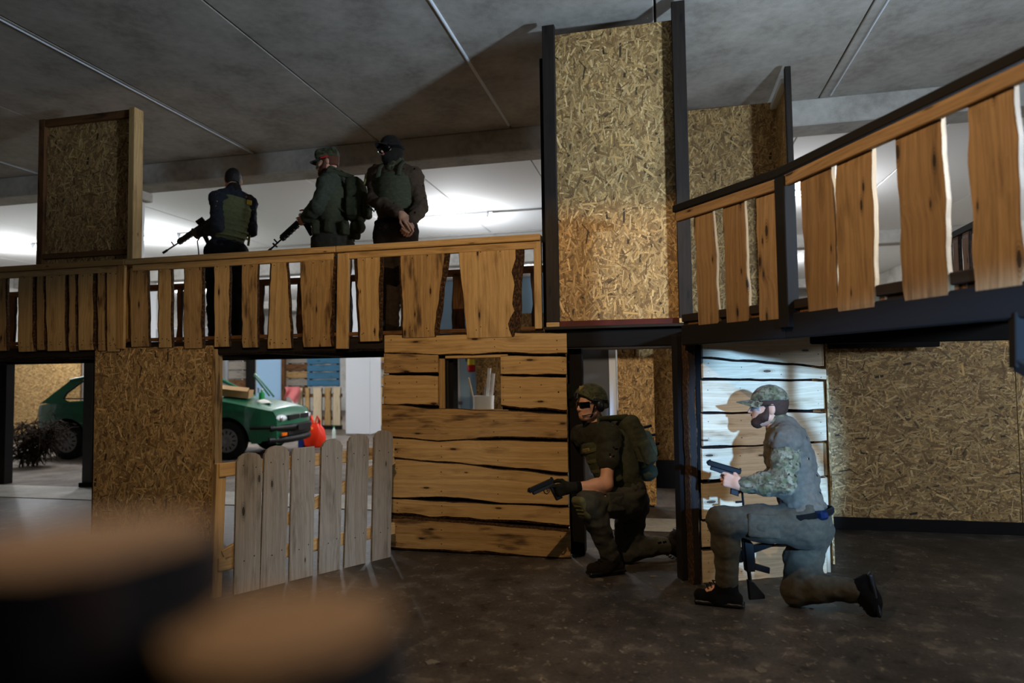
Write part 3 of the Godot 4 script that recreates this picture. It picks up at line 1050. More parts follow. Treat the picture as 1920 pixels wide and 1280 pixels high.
func build_facade() -> void:
	var xl := onz(0, 504, FZ).x - 3.2
	var xr := -0.84
	# deck: boards along the balcony on joists, dark fascia beam in front
	var dk := thing("balcony_deck", "dark timber balcony deck of planks above the car opening", "deck", Vector3(-4, DECK, -5.6))
	var bw := 0.175
	for k in 9:
		mbox("deck_board", Vector3((xl + xr) / 2, DECK - 0.014, FZ - 0.06 - bw / 2 - k * bw), Vector3(xr - xl, 0.028, bw - 0.006), M.brown_wood if k % 2 else M.pine_worn, dk, 0.003)
	for k in 8:
		mbox("joist", Vector3(-1.1 - k * 1.12, DECK - 0.075, FZ - 0.86), Vector3(0.06, 0.09, 1.5), M.dark_wood, dk)
	var fm := live_plank(xr - xl, [-0.052], [0.055], 0.05, 0.0, 0.02, 5, 0.008, 60)
	put("fascia_beam", fm.mesh([M.dark_wood, M.bark_dark]), dk, Transform3D(Basis(Vector3.DOWN, Vector3.RIGHT, Vector3.BACK), Vector3(xl, DECK - 0.075, FZ - 0.035)))
	mbox("back_beam", Vector3((xl + xr) / 2, DECK - 0.08, FZ - 1.62), Vector3(xr - xl, 0.10, 0.05), M.black_wood, dk)

	# front railing, three lengths
	var secs := [
		{"x": [xl, onz(240, 500, FZ).x], "label": "rough plank railing below the framed strand board panel", "m": [M.pine_worn, M.pine],
			"p": [[-190, -160, -190, -158], [-150, -100, -150, -102], [-92, -45, -90, -48], [-36, -8, -36, -6], [-2, 19, -2, 18], [39, 70, 38, 70], [72, 88, 72, 89], [91, 128, 92, 127], [135, 148, 134, 148], [151, 182, 150, 182], [186, 202, 186, 203], [204, 227, 204, 228]], "by": 656.0},
		{"x": [onz(240, 500, FZ).x, onz(634, 470, FZ).x], "label": "plank railing in front of the player in the navy jumper", "m": [M.pine_worn, M.pine],
			"p": [[247, 282, 248, 283], [299, 326, 299, 327], [348, 385, 347, 385], [405, 435, 405, 434], [455, 487, 457, 486], [509, 542, 502, 551], [565, 631, 571, 627]], "by": 650.0},
		{"x": [onz(634, 470, FZ).x, onz(1015, 437, FZ).x], "label": "wide plank railing in front of the masked player beside the tower", "m": [M.pine, M.pine_worn],
			"p": [[664, 720, 672, 717], [749, 845, 755, 824], [861, 983, 877, 975]], "by": 632.0},
	]
	var si := 0
	for s in secs:
		var a: float = s.x[0]
		var b: float = s.x[1]
		var o := thing("balcony_railing", s.label, "railing", Vector3((a + b) / 2, DECK, FZ))
		mbox("hand_rail", Vector3((a + b) / 2, RAIL - 0.02, FZ - 0.01), Vector3(b - a - 0.004, 0.05, 0.11), M.pine_b if si == 0 else M.pine, o, 0.005)
		mbox("face_board", Vector3((a + b) / 2 + 0.02, RAIL - 0.075, FZ + 0.012), Vector3(b - a - 0.10, 0.055, 0.03), M.pine, o, 0.004)
		mbox("bottom_board", Vector3((a + b) / 2, DECK + 0.015, FZ - 0.02), Vector3(b - a - 0.004, 0.03, 0.04), M.brown_wood, o, 0.003)
		var k := 0
		for p in s.p:
			var wl: float = [0.004, 0.012, 0.02, 0.008][(k + si) % 4]
			var wr: float = [0.012, 0.004, 0.008, 0.022][(k * 3 + si) % 4]
			if si == 2:
				wl = [0.035, 0.022, 0.004][k]
				wr = [0.03, 0.05, 0.085][k]
			picket_px(o, p[0], p[1], p[2], p[3], s.by - (0.012 * (p[0] - 660) if si == 2 else 0.0) + (8 if si == 2 and k == 0 else 0) + (k % 3) * 1.5, wl, wr, FZ, s.m[k % 2], -1.0, k + si * 10)
			k += 1
		# posts
		if si == 0:
			mbox("post", Vector3(b - 0.045, 2.0, FZ + 0.016), Vector3(0.075, 0.76, 0.03), M.pine_b, o)
		elif si == 1:
			mbox("post", Vector3(b + 0.055, 1.96, FZ + 0.02), Vector3(0.10, 0.77, 0.035), M.pine, o, 0.004, Basis(Vector3.BACK, -0.02))
		else:
			mbox("post", Vector3(b - 0.03, 2.04, FZ - 0.005), Vector3(0.055, 0.70, 0.06), M.pine, o)
		si += 1

	# back railing
	var bz := -6.36
	var br := thing("balcony_railing", "dark rough plank railing along the back of the balcony", "railing", Vector3(-4, DECK, bz))
	mbox("hand_rail", Vector3((xl + xr) / 2, RAIL - 0.02, bz), Vector3(xr - xl, 0.06, 0.10), M.brown_wood, br)
	mbox("bottom_board", Vector3((xl + xr) / 2, DECK + 0.05, bz), Vector3(xr - xl, 0.05, 0.04), M.dark_wood, br)
	for q in [[-60, 30], [18, 26], [60, 20], [110, 40], [170, 26], [225, 20], [336, 14], [396, 24], [442, 16], [487, 13], [560, 14], [612, 22], [650, 14], [716, 20], [754, 15], [850, 24], [905, 40], [998, 9]]:
		var x := onz(q[0], 560, bz).x
		var w: float = q[1] * 6.4 / F
		var mb := live_plank(RAIL - DECK - 0.09, [0.0], [w], 0.024, 0.012, 0.010, int(q[0]) + 900, 0.010)
		put("baluster", mb.mesh([M.brown_wood, M.bark_dark]), br, Transform3D(Basis.IDENTITY, Vector3(x, DECK + 0.04, bz + 0.03)))

	# framed strand board panel standing on the balcony, left
	var pa := onz(50, 500, FZ)
	var pb := onz(245, 205, FZ)
	var pz := FZ - 0.10
	var pn := thing("strand_board_partition", "tall strand board panel in a pine frame standing on the balcony", "panel", Vector3((pa.x + pb.x) / 2, DECK, pz))
	var ph := 3.80
	var pl := pa.x + 0.01
	var pr := pb.x - 0.01
	mbox("board", Vector3((pl + pr) / 2, (DECK + ph) / 2, pz - 0.02), Vector3(pr - pl - 0.02, ph - DECK - 0.02, 0.012), M.osb, pn, 0.001)
	mbox("frame_post", Vector3(pl + 0.035, (DECK + ph) / 2, pz), Vector3(0.07, ph - DECK, 0.04), M.brown_wood, pn)
	mbox("frame_post", Vector3(pr - 0.03, (DECK + ph) / 2, pz - 0.01), Vector3(0.06, ph - DECK, 0.11), M.pine, pn)
	mbox("frame_rail", Vector3((pl + pr) / 2, ph - 0.04, pz), Vector3(pr - pl - 0.14, 0.07, 0.04), M.brown_wood, pn)
	mbox("frame_rail", Vector3((pl + pr) / 2, DECK + 0.82, pz), Vector3(pr - pl - 0.14, 0.05, 0.04), M.brown_wood, pn)

	# tower above the doorway
	var tl := -0.842
	var tr2 := 0.212
	var tb := 1.70
	var tt := 3.94
	var tz := FZ
	var tw := thing("strand_board_tower", "tall strand board tower with dark posts above the doorway", "tower", Vector3((tl + tr2) / 2, tb, tz))
	mbox("board", Vector3((tl + tr2) / 2, (tb + 0.03 + tt) / 2, tz - 0.02), Vector3(tr2 - tl - 0.16, tt - tb - 0.03, 0.014), M.osb, tw, 0.001)
	mbox("post", Vector3(tl + 0.047, (tb + tt + 0.06) / 2 + 0.02, tz + 0.0), Vector3(0.095, tt - tb + 0.03, 0.055), M.dark_wood, tw, 0.004)
	mbox("post", Vector3(tr2 - 0.047, (tb + tt + 0.06) / 2 + 0.02, tz + 0.02), Vector3(0.095, tt - tb + 0.09, 0.10), M.dark_wood, tw, 0.004)
	for px in [tl + 0.047, tr2 - 0.047]:
		mbox("post_foot", Vector3(px, tb + 0.018, tz + (0.0 if px < 0 else 0.02)), Vector3(0.097, 0.035, 0.058 if px < 0 else 0.103), M.pine, tw, 0.003)
	mbox("bottom_rail", Vector3((tl + tr2) / 2, tb + 0.018, tz - 0.005), Vector3(tr2 - tl - 0.19, 0.05, 0.045), M.red_steel, tw, 0.004)
	# sides and back of the tower
	mbox("side_board", Vector3(tl + 0.01, (tb + tt) / 2 - 0.05, tz - 0.62), Vector3(0.014, tt - tb - 0.1, 1.1), M.osb, tw, 0.001)
	mbox("side_board", Vector3(tr2 - 0.02, (tb + tt) / 2 - 0.05, tz - 0.60), Vector3(0.014, tt - tb - 0.1, 1.1), M.osb, tw, 0.001)
	mbox("back_post", Vector3(tl - 0.03, (tb + tt) / 2 - 0.05, tz - 0.18), Vector3(0.05, tt - tb - 0.1, 0.06), M.black_wood, tw)
	mbox("back_board", Vector3((tl + tr2) / 2, (tb + tt) / 2 - 0.05, tz - 1.18), Vector3(tr2 - tl - 0.06, tt - tb - 0.1, 0.014), M.osb, tw, 0.001)
	for k in 2:
		mbox("corner_post", Vector3(tl + 0.06 if k == 0 else tr2 - 0.07, (tb + tt) / 2 - 0.05, tz - 1.13), Vector3(0.06, tt - tb - 0.1, 0.06), M.dark_wood, tw)
	# lintel that carries it
	var li := thing("door_lintel", "black timber lintel over the doorway below the tower", "beam", Vector3(-0.3, 1.6, FZ))
	mbox("beam", Vector3((tl + tr2) / 2 - 0.0, 1.615, FZ - 0.03), Vector3(tr2 - tl + 0.04, 0.14, 0.08), M.black_wood, li, 0.006)
	mbox("ledge", Vector3((tl + tr2) / 2, 1.690, FZ - 0.01), Vector3(tr2 - tl + 0.03, 0.022, 0.14), M.dark_wood, li, 0.003)
	mbox("back_beam", Vector3((tl + tr2) / 2, 1.62, FZ - 1.1), Vector3(tr2 - tl + 0.04, 0.12, 0.08), M.black_wood, li, 0.006)
	mbox("soffit", Vector3((tl + tr2) / 2, 1.688, FZ - 0.6), Vector3(tr2 - tl, 0.02, 1.1), M.black_wood, li, 0.002)

	# upper right: strand board wall behind the walkway, ending in a cheek panel
	var sz := -6.85
	var sx0 := onz(1292, 300, sz).x - 0.35
	var sx1 := onz(1458, 300, sz).x
	var sty := onz(1400, 197, sz).y
	var uw := thing("strand_board_screen", "strand board screen standing behind the angled walkway railing", "screen", Vector3((sx0 + sx1) / 2, DECK, sz))
	mbox("board", Vector3((sx0 + sx1) / 2, (DECK + sty) / 2, sz), Vector3(sx1 - sx0, sty - DECK, 0.014), M.osb, uw, 0.001)
	mbox("cheek_board", Vector3(sx1 + 0.005, (DECK + sty) / 2, sz + 0.36), Vector3(0.014, sty - DECK + 0.02, 0.70), M.osb, uw, 0.001)
	var cpz := sz + 0.73
	mbox("post", Vector3(onz(1480, 250, cpz).x, (DECK + sty) / 2, cpz), Vector3(0.05, sty - DECK + 0.04, 0.06), M.dark_wood, uw)
	mbox("top_batten", Vector3(sx1 - 0.03, sty - 0.06, sz + 0.34), Vector3(0.06, 0.05, 0.6), M.white_paint, uw)
	for k in 2: mbox("stud", Vector3(lerpf(sx0, sx1, 0.1 + 0.8 * k), (DECK + sty) / 2, sz - 0.035), Vector3(0.05, sty - DECK, 0.05), M.dark_wood, uw)
	mbox("sole_plate", Vector3((sx0 + sx1) / 2, DECK + 0.02, sz + 0.025), Vector3(sx1 - sx0, 0.04, 0.035), M.dark_wood, uw)


# ------------------------------------------------------------------ angled walkway on the right

func build_walkway() -> void:
	var A := Vector3(0.135, RAIL, -4.40)
	var B := Vector3(0.657, RAIL, -3.752)
	var C := Vector3(1.235, RAIL, -2.56)
	var D := C + (C - B).normalized() * 0.75
	# deck, a polygon
	var wd := thing("walkway_deck", "dark timber deck of the angled walkway beside the tower", "deck", Vector3(1.0, DECK, -4.2))
	var nB := Vector3(0.90, 0, -0.43)
	var outer := [Vector3(A.x, 0, A.z), Vector3(B.x, 0, B.z), Vector3(D.x, 0, D.z), Vector3(D.x, 0, D.z) + Vector3(1.05, 0, -0.50), Vector3(2.2, 0, -3.6), Vector3(2.3, 0, -7.0), Vector3(0.26, 0, -7.0), Vector3(0.26, 0, -4.9)]
	var poly := PackedVector2Array()
	for p in outer: poly.append(Vector2(p.x, -p.z))
	# deck boards: slices of the polygon
	var z := 7.0
	var k := 0
	while z > 1.5:
		var strip := PackedVector2Array([Vector2(-1, z - 0.17), Vector2(5, z - 0.17), Vector2(5, z - 0.006), Vector2(-1, z - 0.006)])
		for piece in Geometry2D.intersect_polygons(poly, strip):
			if absf(_area(piece)) < 0.004: continue
			var mb := MB.new()
			mb.uo = Vector2(rng.randf(), rng.randf())
			mb.prism(Transform3D(Basis(Vector3.RIGHT, Vector3(0, 0, -1), Vector3.UP), Vector3(0, DECK - 0.014, 0)), piece, 0.026, 0)
			part("deck_board", mb, M.brown_wood if k % 2 else M.dark_wood, wd)
		z -= 0.175
		k += 1
	var edge := [[A, B], [B, D]]
	for e in edge:
		var a: Vector3 = e[0]
		var b: Vector3 = e[1]
		a.y = DECK - 0.09
		b.y = DECK - 0.09
		mbeam("edge_beam", a, b, 0.13, 0.05, M.black_wood, wd, Vector3.UP, 0.006)
	var inb := Vector3(0.72, 0, -0.35) * 0.16
	mbeam("under_beam", Vector3(B.x, DECK - 0.12, B.z) + inb * 0.4, Vector3(D.x, DECK - 0.11, D.z) + inb * 0.4, 0.06, 0.05, M.brown_wood, wd, Vector3.UP, 0.005)
	mbeam("under_beam", Vector3(0.30, DECK - 0.09, -4.85), Vector3(2.2, DECK - 0.09, -4.85), 0.12, 0.06, M.black_wood, wd, Vector3.UP, 0.006)
	mbeam("under_beam", Vector3(0.30, DECK - 0.09, -6.05), Vector3(2.2, DECK - 0.09, -6.05), 0.12, 0.06, M.black_wood, wd, Vector3.UP, 0.006)

	var dirs := [[A, B], [B, D]]
	var names := ["short angled plank railing between the tower and a black post", "long railing of knotty boards running on from the black post"]
	# boards by pixels: top left, top right, bottom left, bottom right
	var boards := [[[1306, 1340, 1313, 1350], [1360, 1400, 1366, 1408], [1422, 1468, 1427, 1479]], [[1506, 1565, 1519, 1575], [1574, 1642, 1576, 1646], [1685, 1772, 1701, 1787], [1824, 1915, 1832, 1925], [1955, 2030, 1960, 2040]]]
	for s in 2:
		var a: Vector3 = dirs[s][0]
		var b: Vector3 = dirs[s][1]
		var d := (b - a).normalized()
		var nrm := Vector3(-d.z, 0, d.x)
		if nrm.dot(EYE - a) < 0: nrm = -nrm
		var o := thing("walkway_railing", names[s], "railing", Vector3(a.x, DECK, a.z))
		mbeam("hand_rail", a + Vector3(0, 0.012, 0) - d * (0.02 if s == 0 else 0.0), b + Vector3(0, 0.012, 0), 0.045, 0.11, M.black_wood, o, Vector3.UP, 0.004)
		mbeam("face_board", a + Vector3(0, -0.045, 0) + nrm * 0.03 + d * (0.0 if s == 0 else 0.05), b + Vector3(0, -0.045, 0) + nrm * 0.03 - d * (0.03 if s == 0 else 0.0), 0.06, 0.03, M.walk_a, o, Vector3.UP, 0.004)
		mbeam("bottom_board", Vector3(a.x, DECK + 0.02, a.z), Vector3(b.x, DECK + 0.02, b.z), 0.05, 0.035, M.dark_wood, o, Vector3.UP, 0.004)
		var i := 0
		for q in boards[s]:
			var lo := 1.615 - 0.004 * i
			var p0 := a + nrm * 0.013
			var pl := onp(q[2], 590.0 - (q[2] - 1500) * 0.09, p0, nrm)
			var pr := onp(q[3], 590.0 - (q[3] - 1500) * 0.09, p0, nrm)
			var tl := onp(q[0], 440.0 - (q[0] - 1500) * 0.3, p0, nrm)
			var tr := onp(q[1], 440.0 - (q[1] - 1500) * 0.3, p0, nrm)
			var org := Vector3(pl.x, lo, pl.z)
			var mb := live_plank(RAIL - 0.065 - lo, [0.0, 0.5 * (tl - org).dot(d), (tl - org).dot(d)], [(pr - org).dot(d), 0.5 * ((pr - org).dot(d) + (tr - org).dot(d)) + 0.004, (tr - org).dot(d)], 0.026, 0.003, 0.006, 300 + i + 10 * s, 0.006, 20)
			var bs := Basis(d, Vector3.UP, nrm)
			if bs.determinant() < 0: bs = Basis(d, Vector3.UP, d.cross(Vector3.UP))
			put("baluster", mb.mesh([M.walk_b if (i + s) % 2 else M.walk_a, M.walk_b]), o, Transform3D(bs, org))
			i += 1
		if s == 1:
			mbox("post", Vector3(B.x, 1.98, B.z) + nrm * 0.02 + d * 0.03, Vector3(0.085, 0.80, 0.07), M.black_wood, o, 0.004, Basis(d, Vector3.UP, d.cross(Vector3.UP)))
	# railing on the far side of the walkway
	var fr := thing("walkway_railing", "dark railing along the far side of the walkway seen through the gaps", "railing", Vector3(2.2, DECK, -5.0))
	var g0 := Vector3(2.25, RAIL - 0.02, -6.0)
	var g1 := Vector3(2.18, RAIL - 0.02, -3.6)
	var g2 := D + Vector3(0.95, -0.02, -0.45)
	mbeam("hand_rail", g0, g1, 0.05, 0.09, M.black_wood, fr, Vector3.UP)
	mbeam("hand_rail", g1, g2, 0.05, 0.09, M.black_wood, fr, Vector3.UP)
	for t in [0.03, 0.34, 0.60, 0.97]:
		var p := g0.lerp(g1, t)
		mbox("post", Vector3(p.x, 2.0, p.z), Vector3(0.06, 0.70, 0.06), M.black_wood, fr)
	for t in [0.12, 0.2, 0.45, 0.52, 0.72, 0.85]:
		var p := g0.lerp(g1, t)
		var mb := live_plank(0.66, [0.0], [0.11], 0.024, 0.012, 0.008, int(t * 100) + 60, 0.006)
		put("baluster", mb.mesh([M.brown_wood, M.bark_dark]), fr, Transform3D(Basis(Vector3(0, 0, 1), Vector3.UP, Vector3(-1, 0, 0)), Vector3(p.x - 0.03, DECK + 0.02, p.z)))
	mbeam("bottom_board", g0 + Vector3(0, -0.65, 0), g1 + Vector3(0, -0.65, 0), 0.05, 0.04, M.brown_wood, fr, Vector3.UP)

	# post and brace at the right edge of the picture
	var rq := thing("walkway_post", "black timber post with a knee brace under the long walkway railing", "post", Vector3(D.x + 0.14, 0, D.z - 0.08))
	mbox("post", Vector3(D.x + 0.14, 0.765, D.z - 0.08), Vector3(0.10, 1.53, 0.10), M.black_wood, rq)
	var bz := -2.62
	mbeam("brace", onz(1912, 585, bz), onz(1913, 690, bz), 0.05, 0.05, M.black_wood, rq)
	mbeam("brace", onz(1911, 680, bz), Vector3(D.x + 0.14, 0.85, D.z - 0.08), 0.05, 0.05, M.black_wood, rq)


func _area(p: PackedVector2Array) -> float:
	var s := 0.0
	for k in p.size(): s += p[k].cross(p[(k + 1) % p.size()])
	return s * 0.5


# ------------------------------------------------------------------ ground floor walls of the facade

# a level plank between pixel edges on an upright plane: left top, left bottom, right top, right bottom
func course(parent: Node, x0: float, x1: float, lt: float, lb: float, rt: float, rb: float, p0: Vector3, n: Vector3, m: Material, bark: Material, seed_: int, lift: float, wt: float, wb: float, wave := 0.0) -> void:
	var a := onp(x0, (lt + lb) / 2, p0, n)
	var b := onp(x1, (rt + rb) / 2, p0, n)
	var d := Vector3(b.x - a.x, 0, b.z - a.z)
	var ln := d.length()
	d = d.normalized()
	var ylt := onp(x0, lt, p0, n).y
	var ylb := onp(x0, lb, p0, n).y
	var yrt := onp(x1, rt, p0, n).y
	var yrb := onp(x1, rb, p0, n).y
	# live_plank runs along its own y; its x is turned to point down
	var mb := live_plank(ln, [-ylt, -(ylt * 0.7 + yrt * 0.3) + wave * 0.4, -(ylt * 0.35 + yrt * 0.65), -yrt], [-ylb, -(ylb * 0.7 + yrb * 0.3) + wave, -(ylb * 0.35 + yrb * 0.65) - wave * 0.3, -yrb], 0.028, wt, wb, seed_, 0.004, 22)
	var bs := Basis(Vector3.DOWN, d, n)
	var org := Vector3(a.x, 0, a.z) + n * lift
	# clapboard: the lower edge stands a little proud
	var o := put("plank", mb.mesh([m, bark]), parent, Transform3D(bs, org))
	var nb := MB.new()
	for s in [0.04, 0.30, 0.62, 0.95]:
		for u in [0.3, 0.72]:
			if rng.randf() < 0.3: continue
			var y := lerpf(lerpf(ylt, yrt, s), lerpf(ylb, yrb, s), u + rng.randf_range(-0.08, 0.08))
			nb.lathe(Transform3D(Basis(d, n, Vector3.UP), org + d * (ln * s) + Vector3(0, y, 0) + n * 0.0155), [Vector2(0.0004, 0.0012), Vector2(0.0038, 0.0006), Vector2(0.004, -0.006)], 7)
	if nb.v.size(): put("nail", nb.mesh([M.screw if seed_ >= 700 else M.nail]), o)


func build_lower() -> void:
	var n := Vector3.BACK
	var p0 := Vector3(0, 0, FZ)
	# plank wall with the small window
	var w := thing("plank_wall", "warm rough plank wall with a small square window beside the doorway", "wall", Vector3(-1.4, 0, FZ))
	var rows := [
		[722, 1063, 628, 662, 623, 664, 0.004, 0.010, 0.014], [722, 823, 662, 699, 664, 700, 0.004, 0.008, 0.0], [720, 822, 702, 758, 704, 760, 0.004, 0.010, 0.0],
		[940, 1063, 667, 702, 668, 703, 0.004, 0.008, 0.0], [940, 1063, 704, 762, 706, 772, 0.004, 0.016, 0.008],
		[718, 1064, 757, 818, 776, 824, 0.006, 0.014, 0.03], [734, 1065, 820, 858, 827, 886, 0.006, 0.010, 0.0],
		[734, 1066, 859, 932, 890, 946, 0.006, 0.008, -0.02], [734, 1068, 934, 963, 950, 987, 0.004, 0.022, 0.01], [733, 1070, 965, 1027, 992, 1046, 0.024, 0.018, 0.0],
	]
	var k := 0
	for r in rows:
		var mm: Material = [M.pine, M.pine_worn, M.pine, M.pine][k % 4]
		if k == 9: mm = M.pine_worn
		course(w, r[0], r[1], r[2], r[3], r[4], r[5], p0, n, mm, M.bark, 500 + k, 0.002 + 0.008 * (k % 2), r[6], r[7], r[8])
		k += 1
	var xa := onz(722, 800, FZ).x
	var xb := onz(1062, 800, FZ).x
	for x in [xa + 0.05, onz(834, 720, FZ).x - 0.01, onz(944, 720, FZ).x + 0.05, xb - 0.04]:
		mbox("stud", Vector3(x, 0.77, FZ - 0.06), Vector3(0.06, 1.54, 0.06), M.dark_wood, w)
	var wy0 := onz(890, 768, FZ).y
	var bx0 := onz(737, 800, FZ).x
	var bx1 := onz(836, 720, FZ).x
	var bx2 := onz(941, 720, FZ).x
	var bx3 := onz(1062, 800, FZ).x
	for q in [[bx0, bx3, 0.0, wy0 - 0.03], [bx0, bx1, wy0 - 0.03, 1.54], [bx2, bx3, wy0 - 0.03, 1.54]]:
		mbox("unseen_backing", Vector3((q[0] + q[1]) / 2, (q[2] + q[3]) / 2, FZ - 0.022), Vector3(q[1] - q[0], q[3] - q[2], 0.012), M.black_wood, w, 0.001)  # unseen dark boards added to stop hall light leaking between the planks
	var wy1 := onz(890, 671, FZ).y
	mbox("window_lining", Vector3((onz(834, 720, FZ).x + onz(944, 720, FZ).x) / 2 + 0.02, wy1 + 0.012, FZ - 0.05), Vector3(0.50, 0.024, 0.10), M.pine, w)
	mbox("window_lining", Vector3((onz(834, 720, FZ).x + onz(944, 720, FZ).x) / 2 + 0.02, wy0 - 0.012, FZ - 0.05), Vector3(0.50, 0.024, 0.10), M.pine_worn, w)
	mbox("window_lining", Vector3(onz(828, 720, FZ).x, (wy0 + wy1) / 2, FZ - 0.03), Vector3(0.05, wy1 - wy0, 0.05), M.pine_worn, w)
	mbox("window_lining", Vector3(onz(836, 720, FZ).x + 0.022, (wy0 + wy1) / 2, FZ - 0.12), Vector3(0.035, wy1 - wy0 + 0.02, 0.13), M.black_wood, w)
	# dark jamb of the doorway behind the plank ends
	mbox("door_jamb", Vector3(onz(1076, 800, FZ).x, 0.775, FZ - 0.14), Vector3(0.11, 1.53, 0.12), M.black_wood, w)

	# strand board sheet, left of the opening
	var sl := onz(178, 652, FZ).x
	var sr := onz(402, 650, FZ).x
	var sh := thing("strand_board_sheet", "strand board sheet standing below the balcony between the two halves of the car", "panel", Vector3((sl + sr) / 2, 0, FZ))
	mbox("board", Vector3((sl + sr) / 2, 0.815, FZ + 0.0), Vector3(sr - sl - 0.02, 1.63, 0.014), M.osb, sh, 0.001)
	mbox("edge_post", Vector3(sr + 0.01, 0.80, FZ - 0.03), Vector3(0.035, 1.60, 0.09), M.pine_worn, sh)
	mbox("edge_post", Vector3(sl - 0.005, 0.80, FZ - 0.04), Vector3(0.025, 1.60, 0.07), M.black_wood, sh)
	# two posts of the back row
	var q0 := onz(10, 800, -7.1).x
	var q1 := onz(169, 800, -7.06).x
	var o := thing("timber_post", "black timber post before the tail of the green car", "post", Vector3(q0, 0, -7.1))
	mbox("shaft", Vector3(q0 - 0.05, 0.92, -7.1), Vector3(0.24, 1.84, 0.12), M.black_wood, o)
	o = thing("timber_post", "grey painted post in front of the middle of the green car", "post", Vector3(q1, 0, -7.06))
	mbox("shaft", Vector3(q1, 0.92, -7.06), Vector3(0.13, 1.84, 0.10), M.grey_panel, o)
	mbox("foot", Vector3(q1, 0.03, -7.03), Vector3(0.15, 0.06, 0.12), M.black_wood, o)

	# grey picket gate leaning at an angle
	var g0 := Vector3(-2.685, 0, -3.66)
	var g1 := Vector3(-2.00, 0, -4.74)
	var gd := (g1 - g0).normalized()
	var gn := Vector3(-gd.z, 0, gd.x)
	if gn.dot(EYE - g0) < 0: gn = -gn
	var gt := thing("picket_gate", "grey weathered picket gate standing at an angle before the plank wall", "gate", Vector3(g0.x, 0, g0.z))
	# pixel columns of each picket and its top
	var pk := [[443, 490, 848, 438, 484, 0], [495, 541, 835, 487, 535, 1], [546, 590, 838, 541, 583, 2], [602, 641, 823, 596, 633, 1], [652, 691, 813, 644, 684, 1], [701, 735, 806, 696, 733, 1]]
	k = 0
	for p in pk:
		var a := onp(p[0], p[2] + 30, g0, gn)
		var b := onp(p[1], p[2] + 30, g0, gn)
		var a2 := onp(p[3], 1030, g0, gn)
		var b2 := onp(p[4], 1030, g0, gn)
		var top := onp((p[0] + p[1]) / 2.0, p[2], g0, gn).y
		var wid := (b - a).dot(gd)
		var off := (a - g0).dot(gd)
		var off2 := (a2 - g0).dot(gd)
		var hh := 0.045
		var out := PackedVector2Array([Vector2(off2, 0.003), Vector2(off2 + wid, 0.003), Vector2(off + wid, top - hh)])
		if p[5] == 2:
			out.append(Vector2(off + wid * 0.97, top)); out.append(Vector2(off + wid * 0.06, top - 0.004))
		else:
			for j in 7:
				var t := PI * j / 6.0
				out.append(Vector2(off + wid * (0.5 + 0.46 * cos(t)), top - hh + hh * sin(t)))
		out.append(Vector2(off, top - hh))
		var mb := MB.new()
		mb.uo = Vector2(k * 0.17, k * 0.31)
		mb.prism(Transform3D(Basis(gd, Vector3.UP, gn), g0), out, 0.024, 0.004)
		var po := part("picket", mb, M.grey_wood, gt)
		var nb := MB.new()
		for e in [[0.25, 0.80], [0.75, 0.78], [0.3, 0.20], [0.7, 0.22]]:
			nb.lathe(Transform3D(Basis(gd, gn, Vector3.UP), g0 + gd * (off + wid * e[0]) + Vector3(0, e[1], 0) + gn * 0.0125), [Vector2(0.0004, 0.0012), Vector2(0.004, 0.0006), Vector2(0.004, -0.006)], 7)
		part("nail", nb, M.nail, po)
		k += 1
	for y in [0.20, 0.78]:
		mbeam("rail", g0 + Vector3(0, y, 0) - gn * 0.030 - gd * 0.03, g1 + Vector3(0, y, 0) - gn * 0.030, 0.085, 0.034, M.pine, gt, Vector3.UP)
	mbeam("brace", g0 + Vector3(0, 0.25, 0) - gn * 0.030, g1 + Vector3(0, 0.72, 0) - gn * 0.030, 0.07, 0.034, M.pine, gt, Vector3.UP)
	mbeam("stile", g0 + Vector3(0, 0.0, 0) - gn * 0.05 - gd * 0.035, g0 + Vector3(0, 0.82, 0) - gn * 0.05 - gd * 0.01, 0.06, 0.05, M.pine, gt, gd)

	# white lit plank wall on the right, turned away
	var wa := Vector3(0.195, 0, -4.48)
	var wdir := Vector3(0.824, 0, -0.381).normalized()
	var wn := Vector3(0.381, 0, 0.824).normalized()
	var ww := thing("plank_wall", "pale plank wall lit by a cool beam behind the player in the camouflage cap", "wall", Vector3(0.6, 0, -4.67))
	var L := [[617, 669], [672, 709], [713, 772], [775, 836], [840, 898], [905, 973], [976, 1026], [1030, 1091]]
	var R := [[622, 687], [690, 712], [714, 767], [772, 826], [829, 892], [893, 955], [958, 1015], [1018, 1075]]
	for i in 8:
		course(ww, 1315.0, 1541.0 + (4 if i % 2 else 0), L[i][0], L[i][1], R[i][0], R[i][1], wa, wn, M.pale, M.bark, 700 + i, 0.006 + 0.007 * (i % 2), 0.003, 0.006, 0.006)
	mbox("backing_stud", wa + wdir * 0.10 + Vector3(0, 0.78, 0) - wn * 0.045, Vector3(0.05, 1.56, 0.05), M.dark_wood, ww, 0.004, Basis(wdir, Vector3.UP, wn))
	mbox("backing_stud", wa + wdir * 0.84 + Vector3(0, 0.78, 0) - wn * 0.045, Vector3(0.05, 1.56, 0.05), M.dark_wood, ww, 0.004, Basis(wdir, Vector3.UP, wn))
	mbox("unseen_backing", wa + wdir * 0.45 + Vector3(0, 0.78, 0) - wn * 0.022, Vector3(0.86, 1.55, 0.012), M.black_wood, ww, 0.001, Basis(wdir, Vector3.UP, wn))
	# side wall that runs back from its right end
	for i in 8:
		var y0 := onp(1545, R[i][1], wa, wn).y
		var y1 := onp(1545, R[i][0], wa, wn).y
		mbox("end_plank", wa + wdir * 0.93 + Vector3(0.01, (y0 + y1) / 2, -0.22), Vector3(0.026, y1 - y0 - 0.008, 0.46), M.pale if i % 2 else M.pine_worn, ww, 0.005)
	# bark-edged corner post
	var cp := thing("corner_post", "dark bark-edged post between the doorway and the pale plank wall", "post", Vector3(0.14, 0, -4.46))
